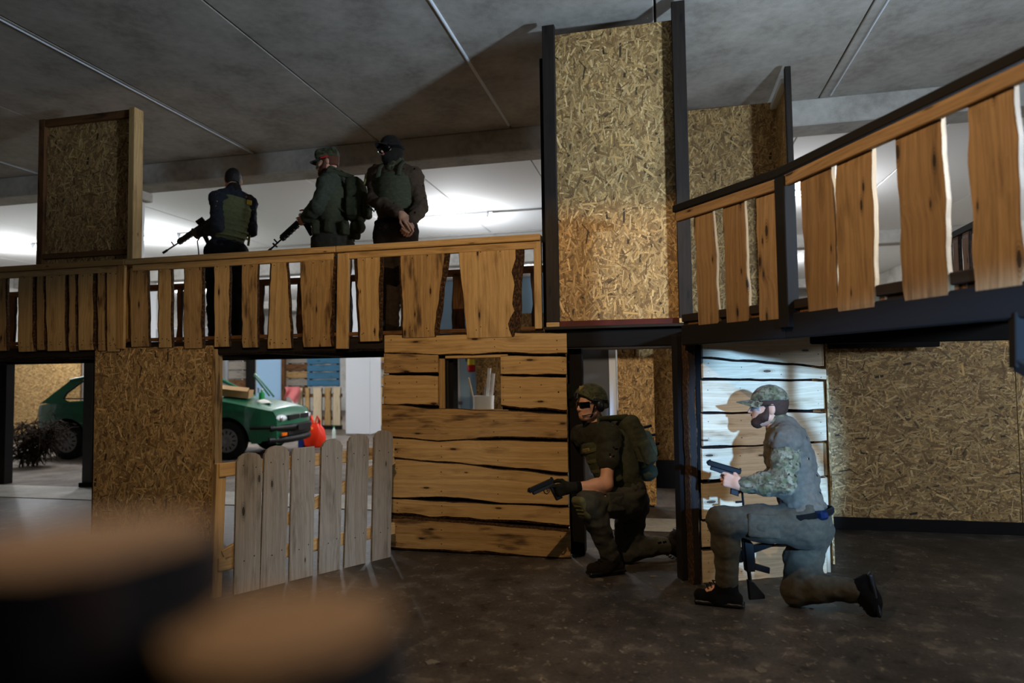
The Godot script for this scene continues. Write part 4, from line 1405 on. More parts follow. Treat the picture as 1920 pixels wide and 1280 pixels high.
	var pm := live_plank(1.60, [-0.030], [0.028], 0.07, 0.010, 0.012, 77, 0.006, 30)
	put("shaft", pm.mesh([M.dark_wood, M.bark]), cp, Transform3D(Basis(wdir, Vector3.UP, wn), wa - wdir * 0.035 + Vector3(0, 0.0, 0)))
	mbox("rear_shaft", wa - wdir * 0.06 - wn * 0.10 + Vector3(0, 0.8, 0), Vector3(0.06, 1.60, 0.08), M.black_wood, cp, 0.004, Basis(wdir, Vector3.UP, wn))

	# strand board wall at the right with a dark skirting
	var rw := thing("strand_board_wall", "wide strand board wall with a black skirting under the walkway", "wall", Vector3(2.2, 0, -6.2))
	mbox("board", Vector3(1.95, 0.87, -6.2), Vector3(1.70, 1.60, 0.014), M.osb, rw, 0.001)
	mbox("board", Vector3(2.92, 0.87, -6.2), Vector3(0.23, 1.60, 0.014), M.osb, rw, 0.001)
	mbox("skirting", Vector3(2.06, 0.05, -6.185), Vector3(1.92, 0.10, 0.03), M.black_wood, rw)
	for i in 3: mbox("stud", Vector3(1.2 + i * 0.8, 0.8, -6.24), Vector3(0.05, 1.6, 0.05), M.dark_wood, rw)
	# ragged black foil along its top
	var fo := MB.new()
	var rowA := []
	var rowB := []
	for i in 61:
		var x := 1.1 + i * 0.032
		rowA.append(Vector3(x, 1.74, -6.150 + 0.004 * sin(i * 1.3)))
		rowB.append(Vector3(x, 1.64 + rng.randf_range(-0.018, 0.018) + (x - 1.3) * 0.035, -6.165 + 0.006 * sin(i * 2.1)))
	fo.grid([rowA, rowB], false, Vector3.BACK)
	var rowC := []
	var rowD := []
	for i in 61:
		rowC.append(rowA[i] - Vector3(0, 0, 0.004))
		rowD.append(rowB[i] - Vector3(0, 0, 0.004))
	fo.grid([rowC, rowD], false, Vector3.FORWARD)
	fo.grid([rowB, rowD], false, Vector3.DOWN)
	part("torn_foil", fo, M.trim_black, rw)

	# inside the doorway
	var iz := -6.85
	var di := thing("strand_board_partition", "narrow strand board panel seen through the doorway behind the kneeling player", "panel", Vector3(-0.2, 0, iz))
	var i0 := onz(1160, 800, iz).x
	var i1 := onz(1228, 800, iz).x
	mbox("board", Vector3((i0 + i1) / 2, 0.92, iz), Vector3(i1 - i0, 1.80, 0.014), M.osb, di, 0.001)
	mbox("edge_batten", Vector3(onz(1151, 800, iz).x, 0.96, iz + 0.02), Vector3(0.07, 1.92, 0.05), M.white_paint, di, 0.003, Basis.IDENTITY, "white edge batten")
	mbox("stud", Vector3(i1 - 0.05, 0.92, iz - 0.035), Vector3(0.05, 1.84, 0.05), M.dark_wood, di)
	var gp := thing("grey_panel", "plain dark grey panel just inside the doorway", "panel", Vector3(-0.9, 0, iz))
	mbox("board", Vector3(onz(1108, 800, iz - 0.03).x, 0.95, iz - 0.03), Vector3(0.44, 1.9, 0.018), M.grey_panel, gp, 0.001)
	mbox("stud", Vector3(onz(1095, 800, iz - 0.03).x, 0.95, iz - 0.07), Vector3(0.05, 1.9, 0.05), M.dark_wood, gp)
	var dz := -8.0
	var d0 := onz(1222, 800, dz).x
	var d1 := d0 + 1.5
	var dp := thing("dark_panel", "dark strand board panel with a navy lower half deep in the doorway", "panel", Vector3((d0 + d1) / 2, 0, dz))
	var ysplit := onz(1260, 862, dz).y
	mbox("upper_board", Vector3((d0 + d1) / 2, (ysplit + 2.2) / 2, dz), Vector3(d1 - d0, 2.2 - ysplit, 0.014), M.osb, dp, 0.001)
	mbox("lower_board", Vector3((d0 + d1) / 2, ysplit / 2, dz + 0.004), Vector3(d1 - d0, ysplit, 0.02), M.navy_panel, dp, 0.001)
	mbox("stud", Vector3(d0 + 0.3, 1.1, dz - 0.035), Vector3(0.05, 2.2, 0.05), M.dark_wood, dp)
	# added unseen fill lamp under the soffit that brightens the passage panels
	var pl := thing("added_fill_lamp", "added strip of fill light hidden under the tower behind the lintel", "lamp", Vector3(-0.3, 1.66, -5.3))
	mbox("housing", Vector3(-0.3, 1.655, -5.3), Vector3(0.4, 0.04, 0.06), M.white_paint, pl)
	mbox("fill_strip", Vector3(-0.3, 1.63, -5.3), Vector3(0.37, 0.012, 0.04), M.led_glow, pl, 0.002)
	area_light("fill_strip_light", Vector3(-0.3, 1.615, -5.3), Vector3(-0.25, 0.3, -6.7), Vector2(0.37, 0.04), Color(1.0, 0.92, 0.82), 1.6, pl)
	# wall behind it all, so the passage is dim
	var pw := thing("passage_wall", "strand board wall running back behind the pale plank wall", "wall", Vector3(1.05, 0, -6.9))
	mbox("board", Vector3(1.12, 0.82, -5.6), Vector3(0.014, 1.62, 1.15), M.osb, pw, 0.001)
	mbox("stud", Vector3(1.155, 0.82, -5.6), Vector3(0.05, 1.62, 0.05), M.dark_wood, pw)


# ------------------------------------------------------------------ hall behind

func lap_wall(called: String, label: String, x0: float, x1: float, y0: float, y1: float, z: float, rows: int, mats: Array, seed_: int) -> Node3D:
	var o := thing(called, label, "wall", Vector3((x0 + x1) / 2, y0, z))
	var h := (y1 - y0) / rows
	for k in rows:
		var mb := live_plank(x1 - x0, [-(y0 + (k + 1) * h) + 0.006, -(y0 + (k + 1) * h) + 0.006], [-(y0 + k * h) - 0.008, -(y0 + k * h) - 0.008], 0.03, 0.01, 0.016, seed_ + k, 0.007, 12)
		put("plank", mb.mesh([mats[k % mats.size()], M.bark_dark]), o, Transform3D(Basis(Vector3.DOWN, Vector3.RIGHT, Vector3.BACK), Vector3(x0, 0, z + 0.004 * (k % 2))))
	mbox("stud", Vector3(x0 + 0.08, (y0 + y1) / 2, z - 0.05), Vector3(0.07, y1 - y0, 0.07), M.dark_wood, o)
	mbox("stud", Vector3(x1 - 0.08, (y0 + y1) / 2, z - 0.05), Vector3(0.07, y1 - y0, 0.07), M.dark_wood, o)
	return o


func build_back_hall() -> void:
	var z := -16.0
	var X := func(px: float) -> float: return onz(px, 740, z).x
	var yl := onz(600, 726, z).y      # top of the pale pickets
	# hut front: weathered plank walls
	lap_wall("hut_wall", "weathered grey plank hut wall behind the car bonnet", X.call(380), X.call(462), 0.05, 2.3, z, 9, [M.grey_wood, M.brown_wood, M.grey_wood], 1100)
	lap_wall("hut_wall", "brown plank hut wall between the blue door and the blue-lit boards", X.call(537), X.call(577), 0.9, 2.3, z, 7, [M.brown_wood, M.grey_wood, M.pine_worn], 1150)
	lap_wall("hut_wall", "brown plank hut wall beyond the thick white column, above the short fence", X.call(688), X.call(740), 0.9, 2.3, z, 7, [M.brown_wood, M.pine_worn, M.grey_wood], 1200)
	lap_wall("shutter", "plank shutter on the hut beside the white column with blue light painted in", X.call(577), X.call(638), yl + 0.02, 2.25, z + 0.02, 6, [M.blue_lit_wood], 1250)
	# pale blue door leaf with a dark reveal
	var dr := thing("blue_door", "plain pale blue door of the hut above the car bonnet", "door", Vector3(X.call(505), 0, z))
	mbox("leaf", Vector3(X.call(505), 1.1, z + 0.0), Vector3(X.call(529) - X.call(482), 2.2, 0.05), M.blue_paint, dr, 0.005)
	mbox("handle", Vector3(X.call(486), 1.0, z + 0.04), Vector3(0.03, 0.14, 0.04), M.steel, dr, 0.004)
	mbox("frame_post", Vector3(X.call(533), 1.15, z + 0.03), Vector3(0.10, 2.3, 0.10), M.brown_wood, dr)
	mbox("frame_post", Vector3(X.call(471), 1.15, z + 0.03), Vector3(0.27, 2.3, 0.05), M.black_wood, dr)
	# steel pole
	var sp := thing("steel_pole", "round grey steel pole standing behind the car's open mirror side", "pole", Vector3(X.call(423), 0, z + 1.5))
	var mb := MB.new()
	mb.tube([Vector3(onz(423, 740, z + 1.5).x, 0, z + 1.5), Vector3(onz(423, 740, z + 1.5).x, CEIL, z + 1.5)], 0.065, 14)
	part("shaft", mb, M.steel, sp)
	# pale picket fences in front of the hut
	for f in [[555, 640, "pale picket fence behind the orange bag"], [692, 724, "short pale picket fence beyond the thick white column"]]:
		var zz := z + 0.45
		var fo := thing("picket_fence", f[2], "fence", Vector3(onz((f[0] + f[1]) / 2.0, 800, zz).x, 0, zz))
		var px: float = f[0]
		var k := 0
		while px < f[1] - 6:
			var w: float = [13, 9, 17, 12, 15][k % 5]
			var a := onz(px, 760, zz).x
			var b := onz(minf(px + w, f[1]), 760, zz).x
			var pm := live_plank(yl - 0.10, [0.0], [b - a], 0.03, 0.012, 0.012, 1300 + int(px), 0.006, 8)
			put("picket", pm.mesh([M.pine if k % 2 else M.pale, M.bark]), fo, Transform3D(Basis.IDENTITY, Vector3(a, 0.10, zz)))
			px += w + [4, 6, 5, 3, 6][k % 5]
			k += 1
		var xa := onz(f[0], 760, zz).x
		var xb := onz(f[1], 760, zz).x
		for y in [0.28, yl - 0.2]:
			mbox("rail", Vector3((xa + xb) / 2, y, zz - 0.04), Vector3(xb - xa, 0.09, 0.04), M.brown_wood, fo)
		mbox("sole", Vector3((xa + xb) / 2, 0.05, zz - 0.01), Vector3(xb - xa, 0.10, 0.10), M.black_wood, fo)
	# pink and white cloths over the end of the fence
	var pc := thing("pink_cloth", "pink cloth thrown over the end of the pale fence", "cloth", onz(547, 740, z + 0.5))
	var rows := []
	for r in 9:
		var row := []
		for c in 9:
			var u := c / 8.0
			var t := r / 8.0
			var p := onz(534 + 27 * u + 2 * sin(t * 5.0), 725 + 24 * t * (1.0 - 0.25 * sin(u * 6.0)), z + 0.62 + 0.05 * sin(u * 9.0 + t * 3.0))
			row.append(p)
		rows.append(row)
	mb = MB.new()
	mb.grid(rows, false, Vector3.BACK)
	var back := []
	for r in rows:
		var row := []
		for p in r: row.append(p - Vector3(0, 0, 0.02))
		back.append(row)
	mb.grid(back, false, Vector3.FORWARD)
	part("folds", mb, M.pink_cloth, pc)
	var wc := thing("white_cloth", "white rag hanging beside the pink cloth on the fence", "cloth", onz(557, 745, z + 0.6))
	rows = []
	back = []
	for r in 7:
		var row := []
		var row2 := []
		for c in 5:
			var p := onz(549 + 12 * c / 4.0 - r * 0.4, 728 + 31 * r / 6.0, z + 0.55 + 0.03 * sin(c * 2.0 + r))
			row.append(p)
			row2.append(p - Vector3(0, 0, 0.015))
		rows.append(row)
		back.append(row2)
	mb = MB.new()
	mb.grid(rows, false, Vector3.BACK)
	mb.grid(back, false, Vector3.FORWARD)
	part("folds", mb, M.white_cloth, wc)

	# orange carrier bag, bottle and box on the floor
	var bagp := ony(590, 838)
	var bag := thing("carrier_bag", "bright orange plastic carrier bag standing on the floor before the fence", "bag", bagp)
	rows = []
	var prof := [[0.0, 0.17], [0.05, 0.21], [0.2, 0.22], [0.34, 0.18], [0.42, 0.12], [0.46, 0.10]]
	for pr in prof:
		var row := []
		for c in 20:
			var t := TAU * c / 20.0
			var cr: float = 1.0 + 0.10 * sin(t * 5.0 + pr[0] * 9.0)
			row.append(bagp + Vector3(cos(t) * pr[1] * cr, pr[0], sin(t) * pr[1] * 0.6 * cr))
		rows.append(row)
	mb = MB.new()
	mb.grid(rows, true)
	mb.fan(rows[0], Vector3.DOWN)
	part("body", mb, M.orange_bag, bag)
	for s in [-1, 1]:
		mb = MB.new()
		mb.tube([bagp + Vector3(s * 0.09, 0.42, 0), bagp + Vector3(s * 0.10, 0.50, 0), bagp + Vector3(s * 0.06, 0.60, 0.01), bagp + Vector3(s * 0.03, 0.50, 0.02), bagp + Vector3(s * 0.03, 0.42, 0.02)], [0.035, 0.03, 0.03, 0.028, 0.03], 8, true, 0.5)
		part("handle", mb, M.orange_bag, bag)
	var bp := ony(626, 822)
	var bt := thing("water_bottle", "small clear bottle with a green cap on the floor by the white column", "bottle", bp)
	mb = MB.new()
	mb.lathe(Transform3D(Basis.IDENTITY, bp), [Vector2(0.001, 0.0), Vector2(0.035, 0.005), Vector2(0.037, 0.15), Vector2(0.032, 0.19), Vector2(0.014, 0.225), Vector2(0.014, 0.24)], 14)
	part("body", mb, M.clear_plastic, bt)
	mb = MB.new()
	mb.lathe(Transform3D(Basis.IDENTITY, bp + Vector3(0, 0.24, 0)), [Vector2(0.018, 0.0), Vector2(0.019, 0.025), Vector2(0.001, 0.027)], 12)
	part("cap", mb, M.green_plastic, bt)
	var cb := ony(567, 838)
	var cbx := thing("small_box", "small dark blue and white carton beside the orange bag", "box", cb)
	mbox("carton", cb + Vector3(0, 0.075, 0), Vector3(0.12, 0.15, 0.12), M.blue_plastic, cbx)
	mbox("label_band", cb + Vector3(0, 0.18, 0), Vector3(0.122, 0.06, 0.122), M.paper_white, cbx)

	# strand board wall behind the tail of the car
	var oz := -12.4
	var ob := thing("strand_board_wall", "light strand board wall behind the tail of the green car", "wall", Vector3(-11, 0, oz))
	var ox := onz(150, 740, oz).x
	mbox("board", Vector3(ox - 1.25, 1.1, oz), Vector3(2.5, 2.2, 0.02), M.osb, ob, 0.001)
	mbox("board", Vector3(ox - 3.76, 1.1, oz), Vector3(2.5, 2.2, 0.02), M.osb, ob, 0.001)
	for k in 5: mbox("stud", Vector3(ox - 0.06 - k * 1.15, 1.1, oz - 0.05), Vector3(0.06, 2.2, 0.06), M.brown_wood, ob)
	# long white partition at the very back left
	var lp := thing("white_partition", "white painted partition in the hall behind the car roof", "wall", Vector3(-13, 0, -17))
	mbox("sheet", Vector3(-14.2, 1.4, -17.0), Vector3(4.6, 2.8, 0.06), M.white_paint, lp)
	mbox("cap_rail", Vector3(-14.2, 2.82, -17.0), Vector3(4.62, 0.05, 0.09), M.white_paint, lp)

	# seen through the little window: pale blue wall, strand board, extinguisher, sack with rolls
	var bz := -9.9
	var bw := thing("blue_wall", "pale blue painted partition seen through the small window", "wall", Vector3(-3.3, 0, bz))
	var b0 := onz(800, 720, bz).x
	var b1 := onz(1090, 720, bz).x
	mbox("sheet", Vector3((b0 + b1) / 2, 1.42, bz), Vector3(b1 - b0, 2.84, 0.05), M.blue_paint, bw)
	mbox("joint_strip", Vector3(onz(862, 720, bz).x, 1.42, bz + 0.03), Vector3(0.03, 2.84, 0.015), M.white_paint, bw, 0.002)
	mbox("latch", onz(863, 755, bz + 0.05), Vector3(0.06, 0.05, 0.03), M.steel, bw, 0.004)
	mbox("cap_rail", Vector3((b0 + b1) / 2, 2.86, bz), Vector3(b1 - b0, 0.05, 0.09), M.white_paint, bw)
	var sz := -9.5
	var so := thing("strand_board_partition", "orange strand board panel behind the white sack in the window", "panel", Vector3(-2.4, 0, sz))
	var s0 := onz(893, 720, sz).x
	var s1 := onz(1085, 720, sz).x
	mbox("board", Vector3((s0 + s1) / 2, 1.12, sz), Vector3(s1 - s0, 2.24, 0.02), M.osb, so, 0.001)
	mbox("stud", Vector3(s0 + 0.15, 1.12, sz - 0.04), Vector3(0.05, 2.24, 0.05), M.brown_wood, so)
	mbox("stud", Vector3(s1 - 0.1, 1.12, sz - 0.04), Vector3(0.05, 2.24, 0.05), M.brown_wood, so)
	var ex := onz(884, 690, bz + 0.12)
	var fe := thing("fire_extinguisher", "red fire extinguisher with a yellow label hanging on the pale blue wall", "extinguisher", ex)
	mb = MB.new()
	mb.lathe(Transform3D(Basis.IDENTITY, ex + Vector3(0, -0.06, 0)), [Vector2(0.001, 0), Vector2(0.055, 0.004), Vector2(0.06, 0.02), Vector2(0.06, 0.25), Vector2(0.045, 0.30), Vector2(0.018, 0.33), Vector2(0.018, 0.36)], 16)
	part("cylinder", mb, M.red_paint, fe)
	mb = MB.new()
	mb.lathe(Transform3D(Basis.IDENTITY, ex + Vector3(0, 0.05, 0)), [Vector2(0.0612, 0), Vector2(0.0614, 0.09)], 16)
	part("label_band", mb, M.yellow_label, fe)
	mbox("valve", ex + Vector3(0, 0.32, 0.0), Vector3(0.05, 0.05, 0.05), M.trim_black, fe)
	mbox("lever", ex + Vector3(0.04, 0.35, 0.0), Vector3(0.12, 0.018, 0.025), M.trim_black, fe)
	mb = MB.new()
	mb.tube([ex + Vector3(-0.02, 0.30, 0.02), ex + Vector3(-0.08, 0.26, 0.03), ex + Vector3(-0.075, 0.10, 0.03)], 0.009, 6)
	part("hose", mb, M.trim_black, fe)
	mbox("bracket", ex + Vector3(0, 0.12, -0.055), Vector3(0.05, 0.20, 0.05), M.trim_black, fe)
	var tz := -7.6
	var tp := onz(907, 770, tz)
	var tb := thing("small_table", "plain pine table behind the plank wall under the white sack", "table", Vector3(tp.x, 0, tz))
	mbox("table_top", Vector3(tp.x, 0.80, tz), Vector3(0.6, 0.03, 0.5), M.pine, tb)
	for sx in [-1, 1]:
		for s2 in [-1, 1]:
			mbox("leg", Vector3(tp.x + sx * 0.26, 0.393, tz + s2 * 0.21), Vector3(0.05, 0.785, 0.05), M.pine, tb)
	var sk := thing("paper_sack", "white paper sack holding rolls and sticks in the small window", "sack", Vector3(tp.x, 0.815, tz))
	rows = []
	for pr in [[0.0, 0.95], [0.1, 1.02], [0.2, 1.0], [0.285, 1.04]]:
		var row := []
		for c in 24:
			var t := TAU * c / 24.0
			var q: float = pr[1] * 0.115 / pow(pow(absf(cos(t)), 4.0) + pow(absf(sin(t)), 4.0), 0.25) * (1.0 + 0.02 * sin(7.0 * t + pr[0] * 20.0))
			row.append(Vector3(tp.x + cos(t) * q, 0.816 + pr[0], tz + sin(t) * q * 0.75))
		rows.append(row)
	mb = MB.new()
	mb.grid(rows, true)
	mb.fan(rows[0], Vector3.DOWN)
	part("bag", mb, M.paper_white, sk)
	var rolls := [[892, 765, 878, 708, 0.013, 0, "thin pale stick leaning out of the white sack"], [912, 765, 918, 690, 0.020, 1, "tallest white paper roll standing in the white sack"], [919, 765, 925, 700, 0.022, 1, "thick white paper roll at the edge of the white sack"], [906, 765, 912, 722, 0.012, 2, "shortest metal rod standing in the white sack"], [915, 765, 914, 716, 0.010, 2, "thin metal rod between the paper rolls in the sack"]]
	for r in rolls:
		var ro := thing(["wooden_stick", "paper_roll", "metal_rod"][r[5]], r[6], ["stick", "roll", "rod"][r[5]], onz(r[0], r[1], tz))
		mb = MB.new()
		mb.tube([onz(r[0], r[1], tz), onz(r[2], r[3], tz - 0.02)], r[4], 10)
		part("shaft", mb, [M.pale, M.paper_white, M.steel][r[5]], ro)


# ------------------------------------------------------------------ car

func build_car() -> void:
	var pf := Vector3(-7.06, 0, -9.66)
	var pr := Vector3(-9.92, 0, -9.34)
	var d := (pf - pr).normalized()
	var side := Vector3(-d.z, 0, d.x)      # to the viewer
	if side.z < 0: side = -side
	var wb := (pf - pr).length()
	var org := (pf + pr) / 2 - side * 0.80
	var car := thing("hatchback_car", "old dark green three-door hatchback parked behind the balcony", "car", org)
	# car axes: x forward, y up, z to the viewer's side
	var xf := Transform3D(Basis(d, Vector3.UP, d.cross(Vector3.UP)), org)
	var hw := 0.83
	var xr := -wb / 2
	var xfw := wb / 2
	var rw := 0.315
	var ra := 0.385
	var nose := xfw + 0.80
	var tail := xr - 0.66
	# upper edge of the body (bonnet, belt line, tail) along the car
	var top := func(x: float) -> float:
		if x > nose - 0.06: return lerpf(0.78, 0.66, (x - nose + 0.06) / 0.06)
		if x > xfw - 0.38: return lerpf(1.00, 0.78, pow((x - (xfw - 0.38)) / (nose - 0.06 - xfw + 0.38), 1.3))
		if x > xr - 0.25: return lerpf(0.97, 1.00, (x - xr + 0.25) / (xfw - xr - 0.13))
		return lerpf(0.92, 0.97, (x - tail) / (xr - 0.25 - tail))
	var wide := func(x: float) -> float:
		var e := clampf((absf(x - (nose + tail) / 2) - (nose - tail) * 0.36) / ((nose - tail) * 0.14), 0, 1)
		return hw - 0.16 * e * e
	var low := func(x: float) -> float:
		var y := 0.26 if absf(x) < 2.0 else 0.30
		for w in [xr, xfw]:
			var q: float = ra * ra - (x - w) * (x - w)
			if q > 0: y = maxf(y, rw + sqrt(q))
		return y
	var xs := []
	var x := tail
	while x < nose - 0.001:
		xs.append(x)
		x += 0.035
	xs.append(nose)
	for s in [1.0, -1.0]:
		var rows := []
		for xx in xs:
			var w: float = wide.call(xx)
			var t: float = top.call(xx)
			var lo: float = low.call(xx)
			var row := []
			for k in 9:
				var u := k / 8.0
				var y := lerpf(lo, t, u)
				var z := w * (1.0 - 0.05 * pow(absf((y - 0.60) / 0.40), 2.0)) + (0.012 if absf(y - 0.80) < 0.05 else 0.0)
				row.append(xf * Vector3(xx, y, s * z))
			rows.append(row)
		var mb := MB.new()
		mb.grid(rows, false, xf.basis.z * s)
		part("side_panel", mb, M.car_green, car)
	# bonnet and tail deck
	var across := func(x0: float, x1: float, lift: float) -> MB:
		var rows := []
		for k in 19:
			var xx := lerpf(x0, x1, k / 18.0)
			var w: float = wide.call(xx) * 0.955
			var row := []
			for j in 13:
				var u := j / 6.0 - 1.0
				row.append(xf * Vector3(xx, top.call(xx) + lift * (1 - u * u), w * u))
			rows.append(row)
		var mb := MB.new()
		mb.grid(rows, false, Vector3.UP)
		return mb
	part("bonnet", across.call(xfw - 0.40, nose, 0.045), M.car_green, car)
	part("tail_deck", across.call(tail, xr - 0.30, 0.01), M.car_green, car)
	# front and tail faces
	for e in [[nose, 1.0], [tail, -1.0]]:
		var rows := []
		for k in 7:
			var row := []
			for j in 13:
				var u := j / 6.0 - 1.0
				var y := lerpf(0.24, top.call(e[0]) + 0.0, k / 6.0)
				row.append(xf * Vector3(e[0] + e[1] * (0.10 * (1 - u * u) - 0.03 * absf(y - 0.5)), y, wide.call(e[0]) * u * 0.985))
			rows.append(row)
		var mb := MB.new()
		mb.grid(rows, false, xf.basis.x * e[1])
		part("front_face" if e[1] > 0 else "tail_face", mb, M.car_green, car)
	# roof and pillars
	var rs := 1.43
	var belt := 0.985
	# greenhouse outline seen from the side: x, y
	var g := [Vector2(xfw - 0.36, belt), Vector2(xfw - 1.10, rs - 0.05), Vector2(xfw - 1.35, rs), Vector2(xr + 0.35, rs - 0.02), Vector2(xr - 0.05, rs - 0.09), Vector2(xr - 0.50, belt - 0.02)]
	var zin := func(y: float) -> float: return hw * 0.97 - (y - belt) * 0.34
	var roof_rows := []
	for p in [g[1], g[2], Vector2(0.0, rs + 0.01), g[3], g[4]]:
		var row := []
		for j in 11:
			var u := j / 5.0 - 1.0
			row.append(xf * Vector3(p.x, p.y + 0.03 * (1 - u * u), zin.call(p.y) * u))
		roof_rows.append(row)
	var rb := MB.new()
	rb.grid(roof_rows, false, Vector3.UP)
	part("roof", rb, M.car_green, car)
	for s in [1.0, -1.0]:
		var P := func(px: float, py: float) -> Vector3: return xf * Vector3(px, py, s * zin.call(py))
		# pillars and roof edge as flattened tubes
		for pl in [["pillar", [g[0], g[1]], 0.035], ["roof_edge", [g[1], g[2], g[3], g[4]], 0.032], ["pillar", [Vector2(xr + 1.02, belt - 0.02), Vector2(xr + 0.95, rs - 0.03)], 0.045]]:
			var pts := []
			for q in pl[1]: pts.append(P.call(q.x, q.y))
			var mb := MB.new()
			mb.tube(pts, pl[2], 8)
			part(pl[0], mb, M.car_green, car)
		# broad rear quarter pillar
		var outl := [Vector2(xr - 0.50, belt - 0.03), Vector2(xr - 0.05, rs - 0.08), Vector2(xr + 0.16, rs - 0.05), Vector2(xr + 0.20, rs - 0.10), Vector2(xr - 0.05, belt + 0.14), Vector2(xr - 0.08, belt + 0.05), Vector2(xr + 0.1, belt - 0.03)]
		var mb2 := MB.new()
		for k in range(1, outl.size() - 1):
			mb2.tri(P.call(outl[0].x, outl[0].y), P.call(outl[k].x, outl[k].y), P.call(outl[k + 1].x, outl[k + 1].y), xf.basis.z * s)
		part("quarter_panel", mb2, M.car_green, car)
		# side windows
		for wn in [[Vector2(xr - 0.08, belt + 0.05), Vector2(xr - 0.05, belt + 0.14), Vector2(xr + 0.20, rs - 0.10), Vector2(xr + 0.92, rs - 0.07), Vector2(xr + 0.98, belt + 0.03)], [Vector2(xr + 1.06, belt + 0.03), Vector2(xr + 1.0, rs - 0.07), Vector2(xfw - 1.16, rs - 0.09), Vector2(xfw - 0.46, belt + 0.03)]]:
			var gm := MB.new()
			for k in range(1, wn.size() - 1):
				gm.tri(P.call(wn[0].x, wn[0].y), P.call(wn[k].x, wn[k].y), P.call(wn[k + 1].x, wn[k + 1].y), xf.basis.z * s)
			var wo := part("side_window", gm, M.car_glass, car)
			var se := MB.new()
			var ring := []
			for q in wn: ring.append(P.call(q.x, q.y))
			ring.append(ring[0])
			se.tube(ring, 0.014, 6, false)
			part("seal", se, M.trim_black, wo)
		# black rubbing strip between the wheels and on the wings
		for st in [[xr + ra + 0.03, xfw - ra - 0.03], [xfw + ra + 0.02, nose - 0.05], [tail + 0.05, xr - ra - 0.02]]:
			var mb := MB.new()
			var pts := []
			for k in 9:
				var xx := lerpf(st[0], st[1], k / 8.0)
				pts.append(xf * Vector3(xx, 0.52, s * (wide.call(xx) * 0.998)))
			mb.tube(pts, 0.028, 6)
			part("rubbing_strip", mb, M.trim_black, car)
		# wheels
		for w in [xr, xfw]:
			var wo := Node3D.new()
			wo.name = "wheel"
			car.add_child(wo, true)
			wo.position = Vector3.ZERO
			var at := xf * Vector3(w, rw, s * (hw - 0.10))
			var wx := Transform3D(Basis(xf.basis.x, xf.basis.z * s, -xf.basis.y * s), at)
			var ty := MB.new()
			ty.lathe(wx, [Vector2(0.20, -0.09), Vector2(0.29, -0.09), Vector2(rw, -0.06), Vector2(rw, 0.06), Vector2(0.295, 0.088), Vector2(0.20, 0.088), Vector2(0.195, 0.07)], 32)
			part("tyre", ty, M.tyre, wo)
			var hb := MB.new()
			hb.lathe(wx, [Vector2(0.20, 0.075), Vector2(0.185, 0.088), Vector2(0.17, 0.075), Vector2(0.10, 0.085), Vector2(0.06, 0.09), Vector2(0.04, 0.07), Vector2(0.001, 0.072)], 32)
			part("hubcap", hb, M.hubcap, wo)
			var sl := MB.new()
			for k in 12:
				var t := TAU * k / 12.0
				sl.box(wx * Transform3D(Basis(Vector3.UP, t), Vector3(cos(t) * 0.135, 0.079, -sin(t) * 0.135)), Vector3(0.055, 0.014, 0.022), 0.003)
			part("vent_slot", sl, M.trim_black, wo)
			# black wheel housing
			var ho := MB.new()
			var r0 := []
			var r1 := []
			for k in 17:
				var t := PI * k / 16.0
				r0.append(xf * Vector3(w + cos(t) * (ra + 0.004), rw + sin(t) * (ra + 0.004), s * (hw - 0.015)))
				r1.append(xf * Vector3(w + cos(t) * (ra + 0.004), rw + sin(t) * (ra + 0.004), s * (hw - 0.40)))
			ho.grid([r0, r1], false, Vector3.DOWN)
			ho.fan(r1, xf.basis.z * s)
			part("wheel_housing", ho, M.trim_black, wo)
	# dark floor pan so that light does not show through
	mbox("floor_pan", xf * Vector3((nose + tail) / 2, 0.29, 0), Vector3(nose - tail - 0.3, 0.04, 1.2), M.trim_black, car, 0.005, xf.basis)
	mbox("seat_row", xf * Vector3(xr + 0.55, 0.70, 0), Vector3(0.25, 0.55, 1.2), M.trim_black, car, 0.06, xf.basis)
	mbox("dashboard", xf * Vector3(xfw - 0.55, 0.85, 0), Vector3(0.35, 0.25, 1.35), M.trim_black, car, 0.05, xf.basis)
	# bumpers
	for e in [[nose, 1.0], [tail, -1.0]]:
		for lv in [[0.50, 0.055, "bumper", M.trim_black], [0.30, 0.06, "spoiler_lip", M.trim_black]]:
			var mb := MB.new()
			var pts := []
			for j in 13:
				var u := j / 6.0 - 1.0
				pts.append(xf * Vector3(e[0] + e[1] * (0.125 * (1 - u * u) - 0.10 * pow(absf(u), 6.0) + (0.0 if lv[0] > 0.4 else -0.02)), lv[0], wide.call(e[0]) * u * 1.06))
			mb.tube(pts, lv[1], 8)
			part(lv[2], mb, lv[3], car)
	# grille, lamps, plate
	var gx := nose + 0.07
	var gr := mbox("grille", xf * Vector3(gx, 0.665, 0), Vector3(0.05, 0.085, 0.78), M.trim_black, car, 0.006, xf.basis)
	for k in 3: mbox("grille_bar", xf * Vector3(gx + 0.026, 0.64 + k * 0.025, 0), Vector3(0.006, 0.006, 0.74), M.gun_metal, gr, 0.001, xf.basis)
	mbox("emblem", xf * Vector3(gx + 0.03, 0.665, 0), Vector3(0.01, 0.07, 0.02), M.chrome, gr, 0.003, xf.basis)
	mbox("intake", xf * Vector3(nose + 0.085, 0.40, 0), Vector3(0.04, 0.075, 0.9), M.trim_black, car, 0.006, xf.basis)
	mbox("number_plate", xf * Vector3(nose + 0.185, 0.49, 0), Vector3(0.012, 0.11, 0.5), M.trim_black, car, 0.003, xf.basis)
